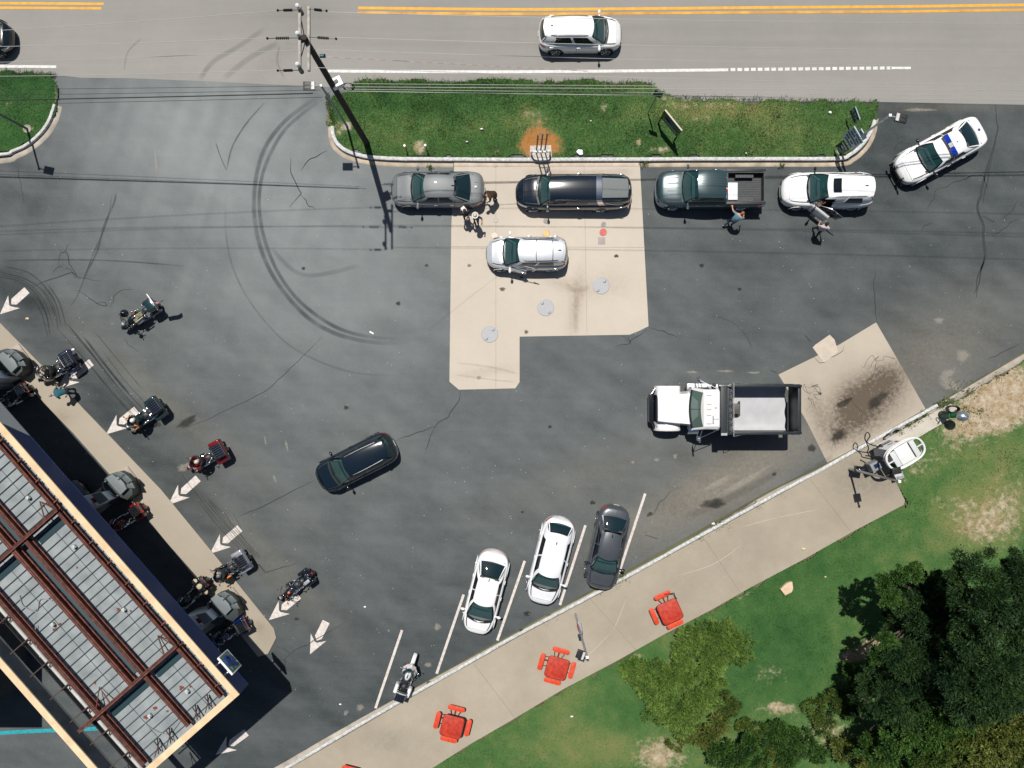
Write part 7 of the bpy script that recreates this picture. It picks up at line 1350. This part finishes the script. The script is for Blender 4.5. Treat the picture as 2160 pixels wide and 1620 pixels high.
# ---------------------------------------------------------------- red picnic tables
RT = mat('red_coated_steel', (.66, .072, .022), .5, nscale=7, col2=(.50, .040, .014), bump=.25, bscale=60, coat=.2); RTT = mat('worn_red_table_top', (.54, .050, .018), .45, nscale=5.0, detail=9, col2=(.30, .018, .010), bump=.2, bscale=60, coat=.3); RF = mat('dark_red_frame', (.16, .015, .012), .5)
def picnic(label, c, ang, seats, extra=None):
    q = px(*c, .15); q.z = .15; r = thing('picnic_table', label, 'picnic table', q, R(ang), 'red picnic tables on the sidewalk')
    def rr(w_, h_, cr): return [(sx*(w_/2-cr)+cr*math.cos(a+o), sy*(h_/2-cr)+cr*math.sin(a+o)) for sx, sy, o in ((1, 1, 0), (-1, 1, math.pi/2), (-1, -1, math.pi), (1, -1, 1.5*math.pi)) for a in [math.pi/2*i/5 for i in range(6)]]
    b = MB(); b.prism(rr(1.14, 1.14, .17), .73, .765); b.build('table_top', RTT, r, bevel=.008)
    b = MB(); P_ = [(x, y, .755) for x, y in rr(1.15, 1.15, .17)]; b.tube(P_, .018, 6, closed=True); b.build('table_rim', RF, r)
    b = MB(); b.cyl((0, 0, .04), (0, 0, .73), .06, n=12); b.box((0, 0, .05), (1.3, .08, .05)); b.box((0, 0, .052), (.08, 1.3, .05)); b.build('pedestal', RF, r)
    for k in seats:
        a = math.pi/2*k; Mr = Matrix.Rotation(a, 4, 'Z'); b = MB(); b.prism(rr(.26, .94, .12), .43, .465, M=Mr @ Matrix.Translation((.86, 0, 0))); b.build('seat', RT, r, bevel=.01)
        for yy in (-.26, .26): b = MB(); b.tube([Mr @ Vector((.1, yy*.3, .12)), Mr @ Vector((.55, yy, .16)), Mr @ Vector((.80, yy, .30)), Mr @ Vector((.86, yy, .43))], .022, 6); b.build('seat_arm', RF, r)
    if extra: extra(r)
picnic('lowest of the red picnic tables on the sidewalk, all four seats', (956, 1519), -14, (0, 1, 2, 3)); picnic('middle red picnic table, beside the tall silver pole', (1173, 1398), -16, (0, 1, 2, 3))
def rod(r): b = MB(); b.tube(spline([(.10, .86, .45), (.50, .78, .55), (.62, .72, .5), (.62, .42, .25), (.66, .28, .2)], 4), .022, 6); b.build('bent_rod', M['black'], r)
picnic('upper red picnic table with a missing seat and a bent black rod', (1407, 1281), 24, (1, 2, 3), rod)
picnic('red picnic table mostly cut off by the bottom edge', (735, 1645), -14, (0, 1, 2, 3))
# ---------------------------------------------------------------- service equipment at the right end of the walk
VBW = mat('white_moulded_plastic', (.66, .67, .66), .4, nscale=4, namt=.08); PUR = mat('purple_trim', (.07, .05, .22), .4); GRY = mat('shaded_grey_shell', (.34, .35, .36), .5)
vo = px(1868, 938); r_ = thing('vacuum_station', 'white car vacuum station with an oval roof ring and purple trim', 'vacuum station', vo)
def V_(x, y, z): q = px(x, y, z)-vo; return Vector((q.x, q.y, z))
e = Vector((math.cos(R(31)), math.sin(R(31)), 0)); nn = Vector((-e.y, e.x, 0)); cR = V_(1910, 957, 2.35)
cb = V_(1868, 946, 0); b = MB(); b.box((cb.x+.1, cb.y-.15, .85), (1.15, .62, 1.7), R(27)); b.build('cabinet', VBW, r_, bevel=.04)
b = MB(); pts_t = [V_(1884, 934, 1.95), V_(1920, 916, 1.95), V_(1885, 916, .9), V_(1852, 934, .9)]
b.add([V_(1842, 944, .75), V_(1878, 926, .75), V_(1915, 932, 2.1), V_(1880, 951, 2.1)], [(0, 1, 2, 3)], 0); b.add([V_(1842, 944, .75), V_(1880, 951, 2.1), V_(1874, 962, 2.0), V_(1845, 962, .4)], [(0, 1, 2, 3)], 1); b.add([V_(1878, 926, .75), V_(1898, 934, .4), V_(1918, 940, 2.0), V_(1915, 932, 2.1)], [(0, 1, 2, 3)], 1)
b.build('sloped_front', [VBW, GRY], r_)
def onf(u, v, o=.015): p0, p1, p2_, p3 = V_(1842, 944, .75), V_(1878, 926, .75), V_(1915, 932, 2.1), V_(1880, 951, 2.1); q = p0.lerp(p1, u).lerp(p3.lerp(p2_, u), v); nrm = (p1-p0).cross(p3-p0).normalized(); nrm = nrm if nrm.z > 0 else -nrm; return q+nrm*o
b = MB()
for (u0, u1, v0, v1) in ((.05, .95, .92, 1.0), (.15, .85, .06, .11), (.15, .20, .08, .40), (.80, .85, .08, .30)): b.add([onf(u0, v0), onf(u1, v0), onf(u1, v1), onf(u0, v1)], [(0, 1, 2, 3)])
b.build('purple_trim', PUR, r_)
b = MB()
for (u0, u1, v0, v1) in ((.25, .75, .16, .28), (.40, .70, .42, .47)): b.add([onf(u0, v0, .02), onf(u1, v0, .02), onf(u1, v1, .02), onf(u0, v1, .02)], [(0, 1, 2, 3)])
b.build('dark_slot', M['gloss'], r_)
b = MB()
for k in range(3): b.add([onf(.78+.05*k, .42, .02), onf(.81+.05*k, .42, .02), onf(.83+.05*k, .58, .02), onf(.80+.05*k, .58, .02)], [(0, 1, 2, 3)])
b.build('red_logo', mat('red_logo_paint', (.5, .05, .06), .5), r_)
st_ = []
for i in range(28):
    a = 2*math.pi*i/28; x_, y_2 = 1.28*math.cos(a), .64*math.sin(a); x_ = math.copysign(abs(math.cos(a))**.62*1.04, math.cos(a)); y_2 = math.copysign(abs(math.sin(a))**.8*.58, math.sin(a)); st_.append(cR+e*x_+nn*y_2)
b = MB(); b.tube(st_, .055, 8, closed=True); b.tube([p-Vector((0, 0, .22)) for p in st_], .03, 6, closed=True)
m_ = len(st_); b.add([p for p in st_]+[p-Vector((0, 0, .22)) for p in st_], [(i, (i+1) % m_, m_+(i+1) % m_, m_+i) for i in range(m_)]); b.build('roof_ring', VBW, r_)
b = MB(); b.box((cR.x, cR.y, cR.z-.10), (.78, .94, .10), R(31)); b.build('roof_panel', VBW, r_, bevel=.02)
b = MB()
for s in (-.56, .56): q = cR+e*s; b.box((q.x, q.y, cR.z-.04), (.28, .86, .05), R(31))
b.build('inner_shelf', mat('pale_shelf_plastic', (.52, .54, .54), .5), r_, bevel=.01)
for s in (-.84, .84): b = MB(); q = cR+e*s; b.box((q.x, q.y, cR.z), (.34, .05, .06), R(31)); b.build('cross_bar', VBW, r_)
b = MB(); q = cR+e*.40; b.box((q.x, q.y, cR.z-.02), (.05, .8, .04), R(31)); b.build('dark_groove', M['black'], r_)
b = MB(); q = V_(1868, 967, 1.9); b.box((q.x, q.y, 1.95), (.14, .14, .12)); b.build('orange_beacon', mat('orange_beacon', (.85, .35, .12), .4), r_, bevel=.02)
b = MB(); b.tube(spline([V_(1900, 905, .1), V_(1888, 905, .9), V_(1880, 912, 1.0), V_(1878, 918, .8)], 4), .05, 8); b.build('grey_pipe', M['grey'], r_)
b = MB(); b.tube(spline([V_(1862, 945, 1.0), V_(1838, 938, 1.4), V_(1826, 930, 1.6), V_(1825, 918, 1.7), V_(1830, 912, 1.7), V_(1835, 920, 1.7), V_(1828, 932, 1.5), V_(1832, 945, 1.2), V_(1830, 955, .9), V_(1838, 966, .3), V_(1842, 972, .2)], 6), .03, 7); b.build('hose', M['black'], r_)
b = MB(); b.tube(spline([V_(1826, 961, .9), V_(1845, 964, 1.3), V_(1865, 968, 1.8)], 5), .035, 7); b.build('hose', M['black'], r_)
b = MB(); b.tube(spline([V_(1850, 945, 1.1), V_(1858, 938, 1.2), V_(1862, 948, 1.15)], 5), .05, 7); b.build('nozzle', M['gloss'], r_)
po_ = px(1816, 990); po_ = px(1822, 978); r_ = thing('pay_station', 'grey pay box with a dark screen next to the vacuum station', 'pay box', (po_.x, po_.y, .15), R(27))
b = MB(); b.cyl((0, 0, 0), (0, 0, .7), .07, n=10); b.build('pedestal', M['grey'], r_); b = MB(); b.box((0, 0, .92), (.56, .50, .5), taper=.92); b.build('housing', mat('blue_grey_housing', (.20, .22, .23), .5), r_, bevel=.03); b = MB(); b.box((.05, .02, 1.175), (.30, .22, .02)); b.build('screen', mat('dark_blue_screen', (.01, .02, .06), .15, coat=1.), r_)
q = px(1890, 1005, .2); r_ = thing('ground_box', 'small brown utility cabinet against the top of the fallen shadow', 'cabinet', px(1882, 1000)); b = MB(); b.box((0, 0, .35), (.42, .34, .7), R(20)); b.build('cabinet', mat('dark_brown_cabinet', (.07, .06, .055), .6, nscale=20, namt=.4), r_, bevel=.02); b = MB(); b.box((0, 0, .715), (.46, .38, .03), R(20)); b.build('lid', M['grey'], r_)
ao = px(1984, 874); r_ = thing('air_station', 'green air pump with a silver domed head and coiled black hose', 'air pump', ao)
b = MB(); b.cyl((0, 0, 0), (0, 0, 1.0), .20, .17, n=14); b.build('base', mat('dark_green_enamel', (.012, .10, .045), .4, nscale=6, namt=.4), r_); b = MB(); b.tube([(0, 0, 1.0), (.18, -.03, 1.3)], .12, 10); b.build('neck', bpy.data.materials['dark_green_enamel'], r_)
b = MB(); b.ell((.30, -.05, 1.42), (.32, .26, .26), 18, 10, zmin=-.4); b.build('dome', mat('brushed_dome', (.42, .47, .55), .28, .8), r_); b = MB(); b.tube([(.10, .02, 1.62), (.30, -.06, 1.69), (.50, -.16, 1.58)], .016, 6); b.build('dome_seam', M['white'], r_)
for k, (dz, rx) in enumerate(((.95, .34), (1.05, .30), (.85, .28))): b = MB(); b.tube([(rx*math.cos(a)+.05+.03*k, .30+.6*rx*math.sin(a), dz+.06*math.sin(a*2)) for a in [2*math.pi*i/22 for i in range(22)]], .03, 7, closed=True); b.build('hose_coil', M['black'], r_)
b = MB(); b.tube(spline([(-.2, .1, .9), (-.36, .0, .6), (-.34, -.2, .4), (-.22, -.35, .3), (-.26, -.5, .2)], 5), .025, 6); b.build('hose', M['black'], r_)
# ---------------------------------------------------------------- covers in the pad
def cover(label, c, r, m, name='manhole_cover', group='large round covers in the pad', handles=True, cat='manhole cover'):
    q = px(*c); t = thing(name, label, cat, (q.x, q.y, .004), group=group); b = MB(); b.cyl((0, 0, 0), (0, 0, .012), r, n=32); b.build('plate', m, t); b = MB(); b.tube([((r+.01)*math.cos(a), (r+.01)*math.sin(a), .008) for a in [2*math.pi*i/30 for i in range(30)]], .012, 5, closed=True); b.build('ring', M['grey'], t)
    if handles:
        s = 1 if c[0] > 1200 or c[0] < 1100 else -1
        for k in (-1, 1): b = MB(); q = Vector((s*k*r*.42, k*r*.56, .015)); b.tube([(q.x+.07*math.cos(a), q.y+.07*math.sin(a), .018) for a in [R(200+200*i/8) for i in range(9)]], .014, 5); b.build('handle', M['black'], t)
LC = mat('pale_grey_cover', (.36, .36, .375), .6, nscale=10, namt=.08); SC = mat('small_ring_cover', (.28, .25, .22), .7, nscale=10, namt=.3)
cover('round grey cover furthest right in the concrete pad', (1268, 603), .44, LC); cover('round grey cover in the middle of the concrete pad', (1151, 649), .44, LC); cover('round grey cover furthest left in the concrete pad', (1033, 705), .44, LC)
for lb, c, r, m in (('small grey cap below the front of the hearse', (1152, 466), .14, SC), ('small ring cap right of the people behind the grey sedan', (1046, 465), .10, mat('pale_ring_cap', (.42, .39, .35), .7)), ('small grey cap just above the red lid', (1273, 473), .12, SC), ('bright red fill lid in the pad', (1272, 490), .19, mat('faded_red_lid', (.55, .09, .07), .6, nscale=14, namt=.3)), ('yellow fill lid above the silver suv', (1152, 493), .18, mat('faded_yellow_lid', (.66, .40, .14), .6, nscale=10, namt=.2)), ('cream round lid at the nose of the silver suv', (1043, 497), .18, mat('cream_lid', (.62, .50, .40), .6)), ('tiny cap in the lower tongue of the pad', (1010, 796), .09, SC)):
    cover(lb, c, r, m, 'fill_cap', 'small fill caps in the pad', False, 'fill cap')
b = MB(); q = px(1269, 508); b.box((q.x, q.y, .008), (.40, .40, .012)); tag(b.build('square_cover', mat('square_grey_cover', (.33, .29, .27), .7, nscale=10, namt=.1), None, bevel=.004), 'square grey cover just below the red lid', 'cover')
# ---------------------------------------------------------------- stone and litter
b = MB(); b.prism([p2(*q) for q in [(1642, 1240), (1656, 1227), (1667, 1224), (1669, 1238), (1666, 1246), (1652, 1253)]], .08, .30); tag(b.build('stone_slab', mat('pale_stone', (.62, .46, .32), .85, nscale=5, namt=.15, bump=.4), None, bevel=.03), 'pale tan stone block lying on the lawn above the trees', 'stone')
b = MB(); b.prism([p2(*q) for q in [(1215, 322), (1219, 317), (1228, 318), (1229, 328), (1222, 329)]], .12, .17); tag(b.build('white_bag', M['white'], None, bevel=.015), 'crumpled white bag on the island right of the vent pipes', 'bag')
b = MB(); q = px(784, 702); b.box((q.x, q.y, .02), (.26, .08, .03), R(-28)); tag(b.build('white_cup', M['white'], None, bevel=.01), 'white paper cup lying inside the curved skid marks', 'cup')
lit = [(55, 672, 'yellow crushed cup near the top arrow', .10, 1), (152, 737, 'white scrap above the black motorcycle at the second arrow', .09, 0), (769, 1281, 'white scrap on open asphalt left of the parked cars', .07, 0), (717, 1487, 'white scrap near the lowest bay line', .07, 0), (1016, 273, 'white scrap in the grass left of the vent pipes', .08, 0), (985, 300, 'grey scrap in the grass above the grey sedan', .08, 2), (1750, 238, 'white scrap in the grass near the ATM sign', .10, 0), (1573, 324, 'white scrap in the grass above the pickup bed', .05, 0), (1246, 256, 'white scrap in the grass above the vent pipes', .05, 0), (1506, 1105, 'white scrap on the gutter beside the sidewalk', .10, 0), (626, 1306, 'black lump on the asphalt beside the sixth arrow', .09, 3), (1694, 1157, 'cream scrap at the sidewalk lower edge', .12, 1), (1206, 1510, 'white scrap in the grass below the middle table', .08, 0), (1740, 1216, 'brown leaf on the lawn beside the stone', .06, 1)]
LMm = [M['white'], mat('cream_scrap', (.62, .50, .30), .8), M['steel'], M['black']]
for x, y, lb, r, k in lit:
    q = px(x, y, .1); z = .16 if (y < 330 or y > 1400 and x > 900 or 'sidewalk lower' in lb or 'lawn' in lb) else .0; b = MB(); b.ell((q.x, q.y, z+.02), (r, r*.6, r*.4), 7, 4, zmin=-.3); b.v = [(vx+random.uniform(-.15, .15)*r, vy+random.uniform(-.15, .15)*r, vz) for vx, vy, vz in b.v]; tag(b.build('litter', LMm[k], None), lb, 'litter')
# fine grit and specks scattered over the lot
n = 900; gx = rng.uniform(100, 2150, n); gy = rng.uniform(360, 1550, n); ok = inside(lot, gx, gy); gx, gy = gx[ok], gy[ok]; b = MB()
for x, y in zip(gx, gy):
    q = px(x, y); s_ = rng.uniform(.008, .026); a = rng.random()*3; b.add([(q.x+s_*math.cos(a), q.y+s_*math.sin(a), .022), (q.x-s_*math.sin(a), q.y+s_*math.cos(a), .024), (q.x-s_*math.cos(a), q.y-s_*math.sin(a), .022), (q.x+s_*math.sin(a), q.y-s_*math.cos(a), .02)], [(0, 1, 2, 3)])
tag(b.build('grit', mat('pale_grit', (.45, .42, .38), .9), None), kind='stuff')

# block added at the left edge to cast shade below the canopy
st0 = px(-300, 1335); r_ = thing('shade_block', 'added flat roofed block casting shade at the left edge below the canopy rim', 'shade_blocker', st0)
b = MB(); w_, d_ = 720/PPM, 205/PPM; b.box((0, 0, 2.9), (w_, d_, 5.8)); b.build('shade_block_body', mat('shade_block_dark', (.05, .055, .06), .9, nscale=3, namt=.2), r_)
b = MB(); b.box((0, 0, 5.9), (w_+.2, d_+.2, .16)); b.build('roof', M['grey'], r_)  # top of the added shade block
